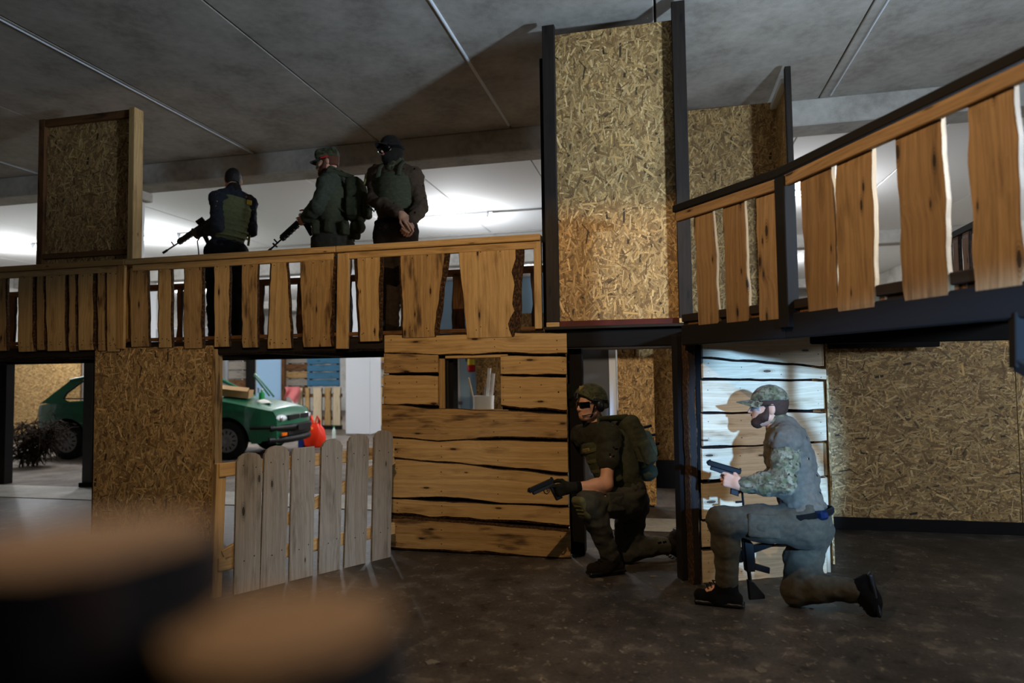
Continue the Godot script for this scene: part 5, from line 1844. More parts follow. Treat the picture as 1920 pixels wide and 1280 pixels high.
	for s in [1.0, -1.0]:
		var lp := MB.new()
		lp.ball(Transform3D(xf.basis * Basis(Vector3.UP, -s * 0.22), xf * Vector3(nose - 0.015, 0.655, s * 0.515)), Vector3(0.075, 0.062, 0.155), 18, 10)
		var lo := part("headlamp", lp, M.headlamp_glass, car)
		for k in 2:
			var rf := MB.new()
			rf.ball(Transform3D(xf.basis, xf * Vector3(nose + 0.030, 0.655, s * (0.46 + k * 0.11))), Vector3(0.026, 0.045, 0.045), 14, 8)
			part("reflector", rf, M.chrome, lo)
		mbox("indicator", xf * Vector3(nose + 0.075, 0.395, s * 0.55), Vector3(0.03, 0.055, 0.13), M.amber, car, 0.008, xf.basis * Basis(Vector3.UP, -s * 0.3))
		var mi := MB.new()
		mi.ball(Transform3D(xf.basis, xf * Vector3(xfw - 0.55, 1.03, s * (hw + 0.08))), Vector3(0.05, 0.055, 0.085), 12, 8)
		part("door_mirror", mi, M.car_green, car)
	# windscreen
	var ws := MB.new()
	var wa := []
	var wc := []
	for j in 9:
		var u := j / 4.0 - 1.0
		wa.append(xf * Vector3(g[0].x + 0.03 * (1 - u * u), belt + 0.005, zin.call(belt) * u * 0.97))
		wc.append(xf * Vector3(g[1].x + 0.03 * (1 - u * u), g[1].y, zin.call(g[1].y) * u * 0.97))
	ws.grid([wa, wc], false, xf.basis.x)
	part("windscreen", ws, M.car_glass, car)
	# open passenger door frame on the far side
	var df := MB.new()
	df.tube([xf * Vector3(xfw - 0.30, 0.98, -hw - 0.45), xf * Vector3(xfw - 0.62, 1.40, -hw - 0.42), xf * Vector3(xfw - 0.52, 1.42, -hw - 0.30), xf * Vector3(xfw - 0.05, 0.98, -hw - 0.12)], 0.018, 8)
	part("open_door_frame", df, M.car_green, car)

	# clutter on the bonnet
	var bt: float = top.call(xfw - 0.1) + 0.06
	var bp := xf * Vector3(xfw - 0.12, bt, 0.28)
	var bx := thing("cardboard_box", "open cardboard box lying on the green car bonnet", "box", bp)
	var bb := xf.basis * Basis(Vector3.BACK, -0.13) * Basis(Vector3.UP, 0.25)
	for q in [[Vector3(0, 0.005, 0), Vector3(0.46, 0.008, 0.32)], [Vector3(0, 0.07, 0.16), Vector3(0.46, 0.13, 0.008)], [Vector3(0, 0.07, -0.16), Vector3(0.46, 0.13, 0.008)], [Vector3(0.23, 0.07, 0), Vector3(0.008, 0.13, 0.32)], [Vector3(-0.23, 0.07, 0), Vector3(0.008, 0.13, 0.32)]]:
		mbox("wall_sheet", bp + bb * q[0], q[1], M.cardboard, bx, 0.001, bb)
	mbox("flap", bp + bb * Vector3(0.0, 0.155, 0.215), Vector3(0.46, 0.006, 0.13), M.cardboard, bx, 0.001, bb * Basis(Vector3.RIGHT, 0.45))
	mbox("flap", bp + bb * Vector3(-0.30, 0.14, 0.0), Vector3(0.15, 0.006, 0.30), M.cardboard, bx, 0.001, bb * Basis(Vector3.BACK, 0.3))
	var gb := xf * Vector3(xfw + 0.22, top.call(xfw + 0.2) + 0.04, 0.05)
	var gbt := thing("spray_bottle", "small green bottle lying among rags on the car bonnet", "bottle", gb)
	var mb3 := MB.new()
	mb3.lathe(Transform3D(Basis.IDENTITY, gb), [Vector2(0.001, 0), Vector2(0.05, 0.004), Vector2(0.05, 0.12), Vector2(0.02, 0.16), Vector2(0.02, 0.18)], 12)
	part("body", mb3, M.green_plastic, gbt)
	mb3 = MB.new()
	mb3.lathe(Transform3D(Basis.IDENTITY, gb + Vector3(0, 0.18, 0)), [Vector2(0.024, 0), Vector2(0.024, 0.03), Vector2(0.001, 0.032)], 10)
	part("cap", mb3, M.white_paint, gbt)
	var rg := xf * Vector3(xfw + 0.34, top.call(xfw + 0.34) + 0.03, 0.22)
	var rag := thing("rag", "crumpled pale rag on the front of the car bonnet", "rag", rg)
	var rr := []
	var nz := FastNoiseLite.new()
	nz.frequency = 7.0
	for k in 9:
		var row := []
		for j in 18:
			var t := TAU * j / 18.0
			var q := sin(PI * 0.5 * (1.0 - k / 8.0))
			row.append(rg + Vector3(cos(t) * 0.16 * q * (1 + 0.3 * sin(3 * t)), 0.06 * (1 - q * q) + 0.02 * nz.get_noise_2d(k, j), sin(t) * 0.11 * q))
		rr.append(row)
	mb3 = MB.new()
	mb3.grid(rr, true)
	part("folds", mb3, M.white_cloth, rag)

	# dead fir branches piled at the tail
	var fp := ony(52, 874)
	var fb := thing("dry_branch_pile", "bundle of brown dead fir branches leaning by the car tail", "branches", fp)
	var r2 := RandomNumberGenerator.new()
	r2.seed = 99
	for k in 9:
		var st := MB.new()
		var a := fp + Vector3(r2.randf_range(-0.1, 0.1), 0.0, r2.randf_range(-0.1, 0.1))
		var lean := Vector3(r2.randf_range(-0.38, 0.42), 1.0, r2.randf_range(-0.2, 0.2)).normalized()
		var ln := r2.randf_range(0.75, 1.1)
		var pts := []
		for j in 6:
			var t := j / 5.0
			pts.append(a + lean * ln * t + Vector3(lean.x * 0.4, -0.25, 0) * t * t)
		st.tube(pts, [0.014, 0.012, 0.010, 0.008, 0.006, 0.003], 5)
		var so := part("stem", st, M.dry_branch, fb)
		var tw := MB.new()
		for j in 46:
			var t := r2.randf_range(0.15, 1.0)
			var p: Vector3 = pts[int(t * 4.99)].lerp(pts[mini(int(t * 4.99) + 1, 5)], fmod(t * 4.99, 1.0))
			var dir := Vector3(r2.randfn(0, 1), r2.randfn(-0.2, 0.6), r2.randfn(0, 1)).normalized()
			var l2 := r2.randf_range(0.10, 0.30)
			tw.tube([p, p + dir * l2 * 0.5, p + dir * l2 + Vector3(0, -0.06, 0)], [0.006, 0.009, 0.003], 3, false)
			for i in 3:
				var p2 := p + dir * l2 * r2.randf()
				var dd := (dir + Vector3(r2.randfn(0, 1), r2.randfn(0, 1), r2.randfn(0, 1))).normalized()
				tw.tube([p2, p2 + dd * 0.07], [0.006, 0.003], 3, false)
		var to := part("twigs", tw, M.dry_needles, so)
		to.set_meta("kind", "stuff")


# ------------------------------------------------------------------ blurred log posts close to the lens

func build_foreground() -> void:
	var logs := [[Vector2(165, 985), 0.22, 0.0415, "taller log post with a pale sawn top, before the strand board sheet"], [Vector2(535, 1140), 0.205, 0.038, "shorter log post with a pale sawn top, before the picket gate"]]
	var k := 0
	for l in logs:
		var c: Vector3 = EYE + ray(l[0].x, l[0].y) * (l[1] / F)
		var o := thing("log_post", l[3], "post", Vector3(c.x, 0, c.z))
		var nz := FastNoiseLite.new()
		nz.seed = 5 + k
		nz.frequency = 0.9
		var rows := []
		for y in [0.0, 0.3, 0.6, 0.9, c.y - 0.1, c.y - 0.015, c.y - 0.004]:
			var row := []
			for j in 28:
				var t := TAU * j / 28.0
				var r: float = l[2] * (1.0 + 0.10 * nz.get_noise_3d(cos(t) * 2, y * 2, sin(t) * 2)) - (0.004 if y > c.y - 0.01 else 0.0)
				row.append(Vector3(c.x + cos(t) * r, y, c.z + sin(t) * r))
			rows.append(row)
		var mb := MB.new()
		mb.grid(rows, true, null, Vector2(1, 1))
		part("trunk", mb, M.log_side, o)
		var tp := MB.new()
		tp.fan(rows[-1], Vector3.UP)
		part("sawn_top", tp, M.log_end, o)
		k += 1


# ------------------------------------------------------------------ smooth bodies: distance fields meshed as surface nets

# primitives: {t, a, b, ra, rb, k} tapered capsule (t 0); {t:1, c, r, bs} ellipsoid; {t:2, c, h, bs, r} rounded box; op 0 add, 1 carve; {t:3, n, d} keep the side where n.p < d
func cap(a: Vector3, b: Vector3, ra: float, rb: float, k := 0.03) -> Dictionary:
	return {"t": 0, "a": a, "b": b, "ra": ra, "rb": rb, "k": k, "op": 0}

func ell(c: Vector3, r: Vector3, bs := Basis.IDENTITY, k := 0.03) -> Dictionary:
	return {"t": 1, "c": c, "r": r, "bs": bs, "k": k, "op": 0}

func rbox(c: Vector3, h: Vector3, bs := Basis.IDENTITY, r := 0.02, k := 0.02) -> Dictionary:
	return {"t": 2, "c": c, "h": h, "bs": bs, "r": minf(r, minf(h.x, minf(h.y, h.z))), "k": k, "op": 0}

func carve(p: Dictionary) -> Dictionary:
	p.op = 1
	return p

func cut(n: Vector3, at: Vector3) -> Dictionary:      # takes away what lies beyond at, towards n
	return {"t": 3, "n": n.normalized(), "d": n.normalized().dot(at), "op": 2, "k": 0.01}

func grown(prims: Array, by: float) -> Array:
	var out := []
	for p in prims:
		var q: Dictionary = p.duplicate()
		if q.t == 0:
			q.ra += by
			q.rb += by
		elif q.t == 1: q.r = q.r + Vector3.ONE * by
		elif q.t == 2:
			q.h = q.h + Vector3.ONE * by
			q.r = q.r + by
		out.append(q)
	return out

func body_mesh(prims: Array, cell: float, m: Material, crease := 0.0, crease_freq := 14.0) -> ArrayMesh:
	var lo := Vector3.ONE * 1e9
	var hi := Vector3.ONE * -1e9
	for p in prims:
		if p.op != 0: continue
		var e := _reach(p)
		lo = lo.min(e[0])
		hi = hi.max(e[1])
	var pad := cell * 3.0 + crease
	lo -= Vector3.ONE * pad
	hi += Vector3.ONE * pad
	var nx := int(ceil((hi.x - lo.x) / cell)) + 1
	var ny := int(ceil((hi.y - lo.y) / cell)) + 1
	var nz := int(ceil((hi.z - lo.z) / cell)) + 1
	var f := PackedFloat32Array()
	f.resize(nx * ny * nz)
	f.fill(0.5)
	var sxy := nx * ny
	for p in prims:
		var t: int = p.t
		var op: int = p.op
		var k: float = p.k
		if t == 3:
			var pn: Vector3 = p.n
			var pd: float = p.d
			for z in nz:
				for y in ny:
					var base := z * sxy + y * nx
					var dd := pn.dot(lo + Vector3(0, y, z) * cell) - pd
					var step := pn.x * cell
					for x in nx:
						var i := base + x
						if dd > f[i]: f[i] = dd
						dd += step
			continue
		var e := _reach(p)
		var mg := k + cell * 2.5
		var x0 := maxi(0, int((e[0].x - mg - lo.x) / cell))
		var y0 := maxi(0, int((e[0].y - mg - lo.y) / cell))
		var z0 := maxi(0, int((e[0].z - mg - lo.z) / cell))
		var x1 := mini(nx - 1, int((e[1].x + mg - lo.x) / cell) + 1)
		var y1 := mini(ny - 1, int((e[1].y + mg - lo.y) / cell) + 1)
		var z1 := mini(nz - 1, int((e[1].z + mg - lo.z) / cell) + 1)
		var a := Vector3.ZERO
		var ba := Vector3.ZERO
		var bb := 1.0
		var ra := 0.0
		var dr := 0.0
		var c := Vector3.ZERO
		var inv := Basis.IDENTITY
		var r := Vector3.ONE
		var h := Vector3.ONE
		var rr := 0.0
		if t == 0:
			a = p.a
			ba = p.b - p.a
			bb = maxf(ba.length_squared(), 1e-9)
			ra = p.ra
			dr = p.rb - p.ra
		else:
			c = p.c
			inv = p.bs.inverse()
			if t == 1: r = p.r
			else:
				rr = p.r
				h = p.h - Vector3.ONE * rr
		var ir := Vector3.ONE / r
		for z in range(z0, z1 + 1):
			for y in range(y0, y1 + 1):
				var base := z * sxy + y * nx
				for x in range(x0, x1 + 1):
					var q := lo + Vector3(x, y, z) * cell
					var d: float
					if t == 0:
						var pa := q - a
						var s := clampf(pa.dot(ba) / bb, 0.0, 1.0)
						d = (pa - ba * s).length() - ra - dr * s
					elif t == 1:
						var l := inv * (q - c)
						var u := l * ir
						var k0 := u.length()
						var k1 := (u * ir).length()
						d = k0 * (k0 - 1.0) / maxf(k1, 1e-6)
					else:
						var l := (inv * (q - c)).abs() - h
						d = l.max(Vector3.ZERO).length() + minf(maxf(l.x, maxf(l.y, l.z)), 0.0) - rr
					var i := base + x
					var g := f[i]
					if op == 0:
						var hh := maxf(k - absf(d - g), 0.0)
						f[i] = minf(d, g) - (hh * hh / k * 0.25 if k > 0 else 0.0)
					else:
						var hh := maxf(k - absf(g + d), 0.0)
						f[i] = maxf(g, -d) + (hh * hh / k * 0.25 if k > 0 else 0.0)
	if crease > 0.0:
		var ns := FastNoiseLite.new()
		ns.seed = int(lo.x * 1000) & 1023
		ns.frequency = crease_freq
		ns.fractal_octaves = 2
		ns.noise_type = FastNoiseLite.TYPE_SIMPLEX_SMOOTH
		for z in nz:
			for y in ny:
				for x in nx:
					var i := z * sxy + y * nx + x
					if absf(f[i]) < cell * 2.2:
						var q := lo + Vector3(x, y * 1.5, z) * cell
						f[i] -= ns.get_noise_3d(q.x, q.y, q.z) * crease
	# surface nets
	var at := PackedInt32Array()
	at.resize(nx * ny * nz)
	at.fill(-1)
	var verts := PackedVector3Array()
	var cells := PackedInt32Array()
	var off := [0, 1, nx, nx + 1, sxy, sxy + 1, sxy + nx, sxy + nx + 1]
	var edges := [[0, 1], [2, 3], [4, 5], [6, 7], [0, 2], [1, 3], [4, 6], [5, 7], [0, 4], [1, 5], [2, 6], [3, 7]]
	var cp := [Vector3(0, 0, 0), Vector3(1, 0, 0), Vector3(0, 1, 0), Vector3(1, 1, 0), Vector3(0, 0, 1), Vector3(1, 0, 1), Vector3(0, 1, 1), Vector3(1, 1, 1)]
	var near := cell * 2.0
	for z in nz - 1:
		for y in ny - 1:
			var base := z * sxy + y * nx
			for x in nx - 1:
				var i := base + x
				if absf(f[i]) > near: continue
				var neg := 0
				for k in 8:
					if f[i + off[k]] < 0: neg += 1
				if neg == 0 or neg == 8: continue
				var sum := Vector3.ZERO
				var cnt := 0
				for e in edges:
					var fa := f[i + off[e[0]]]
					var fb := f[i + off[e[1]]]
					if (fa < 0) != (fb < 0):
						sum += cp[e[0]].lerp(cp[e[1]], fa / (fa - fb))
						cnt += 1
				at[i] = verts.size()
				cells.append(i)
				verts.append(lo + (Vector3(x, y, z) + sum / cnt) * cell)
	var ix := PackedInt32Array()
	var axes := [[1, nx, sxy], [nx, sxy, 1], [sxy, 1, nx]]
	for i in cells:
		for ax in axes:
			var fa := f[i]
			var fb := f[i + ax[0]]
			if (fa < 0) == (fb < 0): continue
			var v0 := at[i]
			var v1 := at[i - ax[1]]
			var v2 := at[i - ax[1] - ax[2]]
			var v3 := at[i - ax[2]]
			if v0 < 0 or v1 < 0 or v2 < 0 or v3 < 0: continue
			if fa < 0:
				ix.append(v0); ix.append(v3); ix.append(v2); ix.append(v0); ix.append(v2); ix.append(v1)
			else:
				ix.append(v0); ix.append(v1); ix.append(v2); ix.append(v0); ix.append(v2); ix.append(v3)
	var nn := PackedVector3Array()
	nn.resize(verts.size())
	var wrong := 0
	for k in range(0, ix.size(), 3):
		var m2 := (verts[ix[k + 2]] - verts[ix[k]]).cross(verts[ix[k + 1]] - verts[ix[k]])
		nn[ix[k]] += m2
		nn[ix[k + 1]] += m2
		nn[ix[k + 2]] += m2
	for k in nn.size(): nn[k] = nn[k].normalized() if nn[k].length_squared() > 0 else Vector3.UP
	var arrays := []
	arrays.resize(Mesh.ARRAY_MAX)
	arrays[Mesh.ARRAY_VERTEX] = verts
	arrays[Mesh.ARRAY_NORMAL] = nn
	arrays[Mesh.ARRAY_INDEX] = ix
	var out := ArrayMesh.new()
	out.add_surface_from_arrays(Mesh.PRIMITIVE_TRIANGLES, arrays)
	out.surface_set_material(0, m)
	return out

func _reach(p: Dictionary) -> Array:
	if p.t == 0:
		var r := Vector3.ONE * maxf(p.ra, p.rb)
		return [p.a.min(p.b) - r, p.a.max(p.b) + r]
	var h: Vector3 = p.r if p.t == 1 else p.h
	var e: Vector3 = p.bs.x.abs() * h.x + p.bs.y.abs() * h.y + p.bs.z.abs() * h.z
	return [p.c - e, p.c + e]

func joined_mesh(list: Array, m: Material) -> ArrayMesh:      # several closed meshes as one surface
	var st := SurfaceTool.new()
	st.begin(Mesh.PRIMITIVE_TRIANGLES)
	for x in list: st.append_from(x, 0, Transform3D.IDENTITY)
	var out := st.commit()
	out.surface_set_material(0, m)
	return out


# ------------------------------------------------------------------ people

func head_prims(c: Vector3, fwd: Vector3, up: Vector3) -> Array:
	# c is the middle of the skull; the head is 0.235 high
	var z := fwd.normalized()
	var x := up.cross(z).normalized()
	var y := z.cross(x)
	var b := Basis(x, y, z)
	var P := func(px: float, py: float, pz: float) -> Vector3: return c + b * Vector3(px, py, pz)
	var out := [
		ell(P.call(0, 0.025, -0.012), Vector3(0.075, 0.092, 0.097), b, 0.02),
		ell(P.call(0, -0.03, 0.03), Vector3(0.062, 0.075, 0.066), b, 0.03),
		ell(P.call(0, -0.078, 0.050), Vector3(0.040, 0.032, 0.042), b, 0.03),      # chin
		cap(P.call(-0.052, -0.06, 0.005), P.call(-0.02, -0.088, 0.055), 0.018, 0.016, 0.03),
		cap(P.call(0.052, -0.06, 0.005), P.call(0.02, -0.088, 0.055), 0.018, 0.016, 0.03),
		cap(P.call(-0.04, 0.022, 0.072), P.call(0.04, 0.022, 0.072), 0.012, 0.012, 0.02),      # brow
		cap(P.call(-0.042, -0.018, 0.066), P.call(-0.03, -0.03, 0.07), 0.017, 0.014, 0.02),
		cap(P.call(0.042, -0.018, 0.066), P.call(0.03, -0.03, 0.07), 0.017, 0.014, 0.02),
		cap(P.call(0, 0.012, 0.086), P.call(0, -0.026, 0.108), 0.008, 0.011, 0.012),      # nose
		cap(P.call(-0.012, -0.030, 0.094), P.call(0.012, -0.030, 0.094), 0.008, 0.008, 0.008),
		cap(P.call(-0.018, -0.058, 0.088), P.call(0.018, -0.058, 0.088), 0.007, 0.007, 0.006),      # lips
		cap(P.call(-0.014, -0.069, 0.086), P.call(0.014, -0.069, 0.086), 0.008, 0.008, 0.006),
		ell(P.call(-0.076, -0.008, -0.012), Vector3(0.010, 0.032, 0.019), b * Basis(Vector3.UP, 0.35), 0.008),      # ears
		ell(P.call(0.076, -0.008, -0.012), Vector3(0.010, 0.032, 0.019), b * Basis(Vector3.UP, -0.35), 0.008),
		carve(ell(P.call(-0.032, 0.002, 0.094), Vector3(0.016, 0.010, 0.014), b, 0.010)),
		carve(ell(P.call(0.032, 0.002, 0.094), Vector3(0.016, 0.010, 0.014), b, 0.010)),
		carve(cap(P.call(-0.018, -0.0635, 0.098), P.call(0.018, -0.0635, 0.098), 0.003, 0.003, 0.004)),
	]
	for s in [-1.0, 1.0]: out.append(ell(P.call(s * 0.032, 0.002, 0.076), Vector3.ONE * 0.0125, b, 0.002))
	return out

# a hand: wrist, direction to the knuckles, the way the palm faces, which side the thumb leaves (+1 along fwd x palm), and how far each finger closes (0 .. 1)
func hand_prims(w: Vector3, fwd: Vector3, palm: Vector3, thumb_side: float, curl: Array, spread := 1.0, fat := 1.0, thumb_curl := 0.5) -> Array:
	var f := fwd.normalized()
	var p := (palm - f * f.dot(palm)).normalized()
	var s := f.cross(p).normalized() * thumb_side
	var out := []
	var kn := []
	var lens := [[0.043, 0.026, 0.021], [0.047, 0.030, 0.022], [0.043, 0.028, 0.021], [0.034, 0.021, 0.018]]
	var offs := [0.030, 0.010, -0.011, -0.030]
	for k in 4:
		var base: Vector3 = w + f * (0.092 - 0.004 * absf(k - 1.2)) + s * offs[k]
		kn.append(base)
		out.append(cap(w + f * 0.012 + s * offs[k] * 0.62, base, 0.0155 * fat, 0.0115 * fat, 0.014))
	out.append(cap(w - f * 0.02, w + f * 0.02, 0.026 * fat, 0.027 * fat, 0.02))
	for k in 4:
		var q: Vector3 = kn[k]
		var a := 0.0
		var fan: Vector3 = s * offs[k] * 2.2 * spread
		for j in 3:
			a += curl[k] * [1.15, 1.55, 0.95][j]
			var dir := (f * cos(a) + p * sin(a) + fan * cos(a)).normalized()
			var e: Vector3 = q + dir * lens[k][j]
			var r0: float = [0.0100, 0.0090, 0.0082][j] * fat * (0.9 if k == 3 else 1.0)
			out.append(cap(q, e, r0, r0 * 0.93, 0.004))
			q = e
	# thumb from the side of the palm near its base
	var tb := w + f * 0.028 + s * 0.026
	var t1 := tb + (f * 0.62 + s * 0.62 + p * (0.25 + 0.4 * thumb_curl)).normalized() * 0.042
	var t2 := t1 + (f * 0.85 + s * (0.35 - 0.6 * thumb_curl) + p * (0.2 + 0.5 * thumb_curl)).normalized() * 0.032
	var t3 := t2 + (f * 0.9 + s * (0.1 - 0.7 * thumb_curl) + p * (0.2 + 0.5 * thumb_curl)).normalized() * 0.026
	out.append(cap(w + f * 0.02 + s * 0.012, tb, 0.017 * fat, 0.016 * fat, 0.014))
	out.append(cap(tb, t1, 0.0145 * fat, 0.0115 * fat, 0.010))
	out.append(cap(t1, t2, 0.0112 * fat, 0.0100 * fat, 0.005))
	out.append(cap(t2, t3, 0.0100 * fat, 0.0085 * fat, 0.005))
	return out

# trunk and limbs from joints
func trunk(J: Dictionary) -> Array:
	var up: Vector3 = (J.nk - J.pel).normalized()
	var x: Vector3 = (J.shR - J.shL)
	x = (x - up * up.dot(x)).normalized()
	var fw := up.cross(x)
	if fw.dot(J.face) < -0.5: fw = fw
	var b := Basis(x, up, x.cross(up))
	J.b = b
	J.up = up
	J.fw = up.cross(x)
	var hx: Vector3 = (J.hpR - J.hpL).normalized()
	var out := [
		ell(J.pel + up * 0.03, Vector3(0.165, 0.12, 0.118), b, 0.05),
		ell(J.pel.lerp(J.nk, 0.36), Vector3(0.145, 0.14, 0.108), b, 0.06),
		ell(J.pel.lerp(J.nk, 0.68), Vector3(0.168, 0.19, 0.122), b, 0.06),
		cap(J.shL, J.shR, 0.062, 0.062, 0.05),
		cap(J.nk, J.shL, 0.055, 0.058, 0.05), cap(J.nk, J.shR, 0.055, 0.058, 0.05),
		cap(J.hpL, J.hpR, 0.10, 0.10, 0.05),
	]
	return out

func arm(J: Dictionary, s: String, k := 0.03) -> Array:
	var m: Vector3 = J["el" + s].lerp(J["wr" + s], 0.3)
	return [cap(J["sh" + s], J["el" + s], 0.056, 0.042, k), cap(J["el" + s], m, 0.042, 0.043, k), cap(m, J["wr" + s], 0.043, 0.029, k)]

func leg(J: Dictionary, s: String, k := 0.04) -> Array:
	var kn: Vector3 = J["kn" + s]
	var an: Vector3 = J["an" + s]
	var hp: Vector3 = J["hp" + s]
	var dn := (an - kn).normalized()
	var bend := (hp - kn).normalized()
	var calf := kn.lerp(an, 0.32) + (bend - dn * bend.dot(dn)).normalized() * 0.018
	return [cap(hp, hp.lerp(kn, 0.5), 0.098, 0.082, k), cap(hp.lerp(kn, 0.5), kn, 0.082, 0.060, k), cap(kn, calf, 0.056, 0.058, k), cap(calf, an, 0.058, 0.040, k)]

func shoe_prims(an: Vector3, heel_dir: Vector3, toe: Vector3, sole: Vector3, high: Vector3) -> Array:
	# an: ankle, toe: tip on the ground, sole: the way the sole faces, high: where the shaft ends
	var d := (toe - an)
	var flat := (d - sole * sole.dot(d))
	var f := flat.normalized()
	var base := an + sole * (d.dot(sole) - 0.03)
	var tip := base + flat - f * 0.04
	return [cap(an, high, 0.052, 0.054, 0.03), cap(base - f * 0.045, base + f * 0.05, 0.040, 0.043, 0.03), cap(base + f * 0.05, tip, 0.045, 0.038, 0.03), cap(an, base + f * 0.06, 0.048, 0.042, 0.04)]

func sole_prims(an: Vector3, toe: Vector3, sole: Vector3) -> Array:
	var d := (toe - an)
	var flat := (d - sole * sole.dot(d))
	var f := flat.normalized()
	var sd := f.cross(sole)
	var base := an + sole * (d.dot(sole) - 0.003)
	var l := flat.length() + 0.07
	return [rbox(base + f * (l * 0.5 - 0.085), Vector3(0.045, 0.013, l * 0.5 + 0.008), Basis(sd, -sole, f if sd.cross(-sole).dot(f) > 0 else -f), 0.012, 0.01)]


func person(called_label: String, J: Dictionary, at: Vector3) -> Node3D:
	var o := thing("person", called_label, "person", at)
	J.trunk = trunk(J)
	return o

func skin_body(o: Node3D, J: Dictionary, hands: Array, cell := 0.013) -> void:
	# one continuous figure: trunk, limbs, neck, head and hands share their joints
	var pr: Array = J.trunk.duplicate()
	for s in ["L", "R"]: pr += arm(J, s) + leg(J, s) + [cap(J["an" + s], J["to" + s].lerp(J["an" + s], 0.25), 0.034, 0.028, 0.02)]
	pr += [cap(J.nk - J.up * 0.02, J.hd - J.hup * 0.075 - J.face * 0.018, 0.058, 0.054, 0.04)]
	var list := [body_mesh(pr, cell, M.skin)]
	var hp := head_prims(J.hd, J.face, J.hup)
	hp.append(cap(J.nk, J.hd - J.hup * 0.07 - J.face * 0.02, 0.054, 0.052, 0.02))
	list.append(body_mesh(hp, 0.0042, M.skin))
	for h in hands: list.append(body_mesh(h, 0.0038, M.skin))
	put("body", joined_mesh(list, M.skin), o)

func sleeve(J: Dictionary, s: String, from := 0.0, to := 1.0) -> Array:
	return arm(J, s)

# rows of webbing around the trunk, on vests
func webbing(o: Node, J: Dictionary, lo: float, hi: float, rows: int, r: Vector3, from: float, to: float, m: Material, off := 0.0, front := 1.0) -> void:
	for k in rows:
		var t := lerpf(lo, hi, k / maxf(rows - 1, 1))
		var c: Vector3 = J.pel.lerp(J.nk, t)
		var a := []
		var b2 := []
		var a_in := []
		for j in 17:
			var u := lerpf(from, to, j / 16.0)
			var dir := Vector3(sin(u), 0, front * -cos(u))
			var bulge := 0.0035 if j % 2 else 0.0
			var p := Vector3(dir.x * (r.x + bulge), 0, dir.z * (r.z + bulge))
			a.append(c + J.b * (p + Vector3(0, 0.0125, 0)))
			b2.append(c + J.b * (p + Vector3(0, -0.0125, 0)))
			a_in.append(c + J.b * (p * 0.95 + Vector3(0, 0.0125, 0)))
		var mb := MB.new()
		mb.grid([a_in, a, b2], false, null)
		part("webbing_band", mb, m, o)


func cap_hat(o: Node, J: Dictionary, m: Material, tall := 0.0, brim := 0.075, flat_top := false) -> void:
	var z: Vector3 = J.face
	var y: Vector3 = J.hup
	var x := y.cross(z).normalized()
	z = x.cross(y).normalized()
	var b := Basis(x, y, z)
	var c: Vector3 = J.hd + y * 0.030 - z * 0.010
	var pr := [ell(c, Vector3(0.088, 0.098 + tall, 0.110), b, 0.01), cut(-y, c + y * 0.012)]
	if flat_top:
		pr = [rbox(c + y * 0.045, Vector3(0.088, 0.060, 0.108), b, 0.055, 0.01), cut(-y, c + y * 0.005)]
	var ho := put("cap", body_mesh(pr, 0.006, m, 0.002, 30.0), o)
	var rows := []
	var under := []
	for k in 7:
		var t := k / 6.0
		var row := []
		var row2 := []
		for j in 13:
			var u := lerpf(-1.15, 1.15, j / 12.0)
			var r0 := 0.090
			var edge := Vector3(sin(u) * 0.087, 0.018 - 0.012 * absf(u), cos(u) * 0.108)
			var out := Vector3(sin(u) * 0.080, 0.008 - 0.026 * u * u, cos(u) * 0.108 + brim * pow(maxf(cos(u * 1.18), 0.0), 0.6))
			var p := edge.lerp(out, t)
			row.append(c + b * p)
			row2.append(c + b * (p - Vector3(0, 0.005, 0)))
		rows.append(row)
		under.append(row2)
	var mb := MB.new()
	mb.grid(rows, false, y)
	mb.grid(under, false, -y)
	mb.grid([rows[-1], under[-1]], false, z)
	part("brim", mb, m, ho)


func glasses(o: Node, J: Dictionary, lens: Material, wrap := 1.0) -> void:
	var z: Vector3 = J.face
	var y: Vector3 = J.hup
	var x := y.cross(z).normalized()
	z = x.cross(y).normalized()
	var b := Basis(x, y, z)
	var rows := []
	for k in 5:
		var row := []
		for j in 15:
			var u := lerpf(-1.2, 1.2, j / 14.0)
			var yy := lerpf(0.022, -0.022 + 0.008 * (1.0 if absf(u) < 0.15 else 0.0), k / 4.0) + 0.004
			row.append(J.hd + b * Vector3(sin(u) * 0.076, yy, 0.030 + cos(u) * 0.074))
		rows.append(row)
	var mb := MB.new()
	mb.grid(rows, false, z)
	var inner := []
	for r in rows:
		var row := []
		for p in r: row.append(p - (p - J.hd).normalized() * 0.003)
		inner.append(row)
	mb.grid(inner, false, -z)
	var go := part("glasses", mb, lens, o)
	for s in [-1.0, 1.0]:
		var t := MB.new()
		t.tube([J.hd + b * Vector3(s * 0.071, 0.014, 0.055), J.hd + b * Vector3(s * 0.082, 0.016, 0.02), J.hd + b * Vector3(s * 0.082, 0.014, -0.03)], 0.0035, 6)
		part("temple", t, M.black_plastic, go)


func hair_cap(o: Node, J: Dictionary, m: Material) -> void:
	var z: Vector3 = J.face
	var y: Vector3 = J.hup
	var x := y.cross(z).normalized()
	var b := Basis(x, y, z)
	var pr := [ell(J.hd + y * 0.030 - z * 0.014, Vector3(0.080, 0.096, 0.101), b, 0.01), ell(J.hd - y * 0.02 - z * 0.048, Vector3(0.066, 0.050, 0.050), b, 0.02), cut((z * 1.0 - y * 0.75), J.hd + z * 0.055 + y * 0.035), cut((-y - z * 0.12), J.hd - y * 0.052)]
	put("hair", body_mesh(pr, 0.006, m, 0.003, 60.0), o)

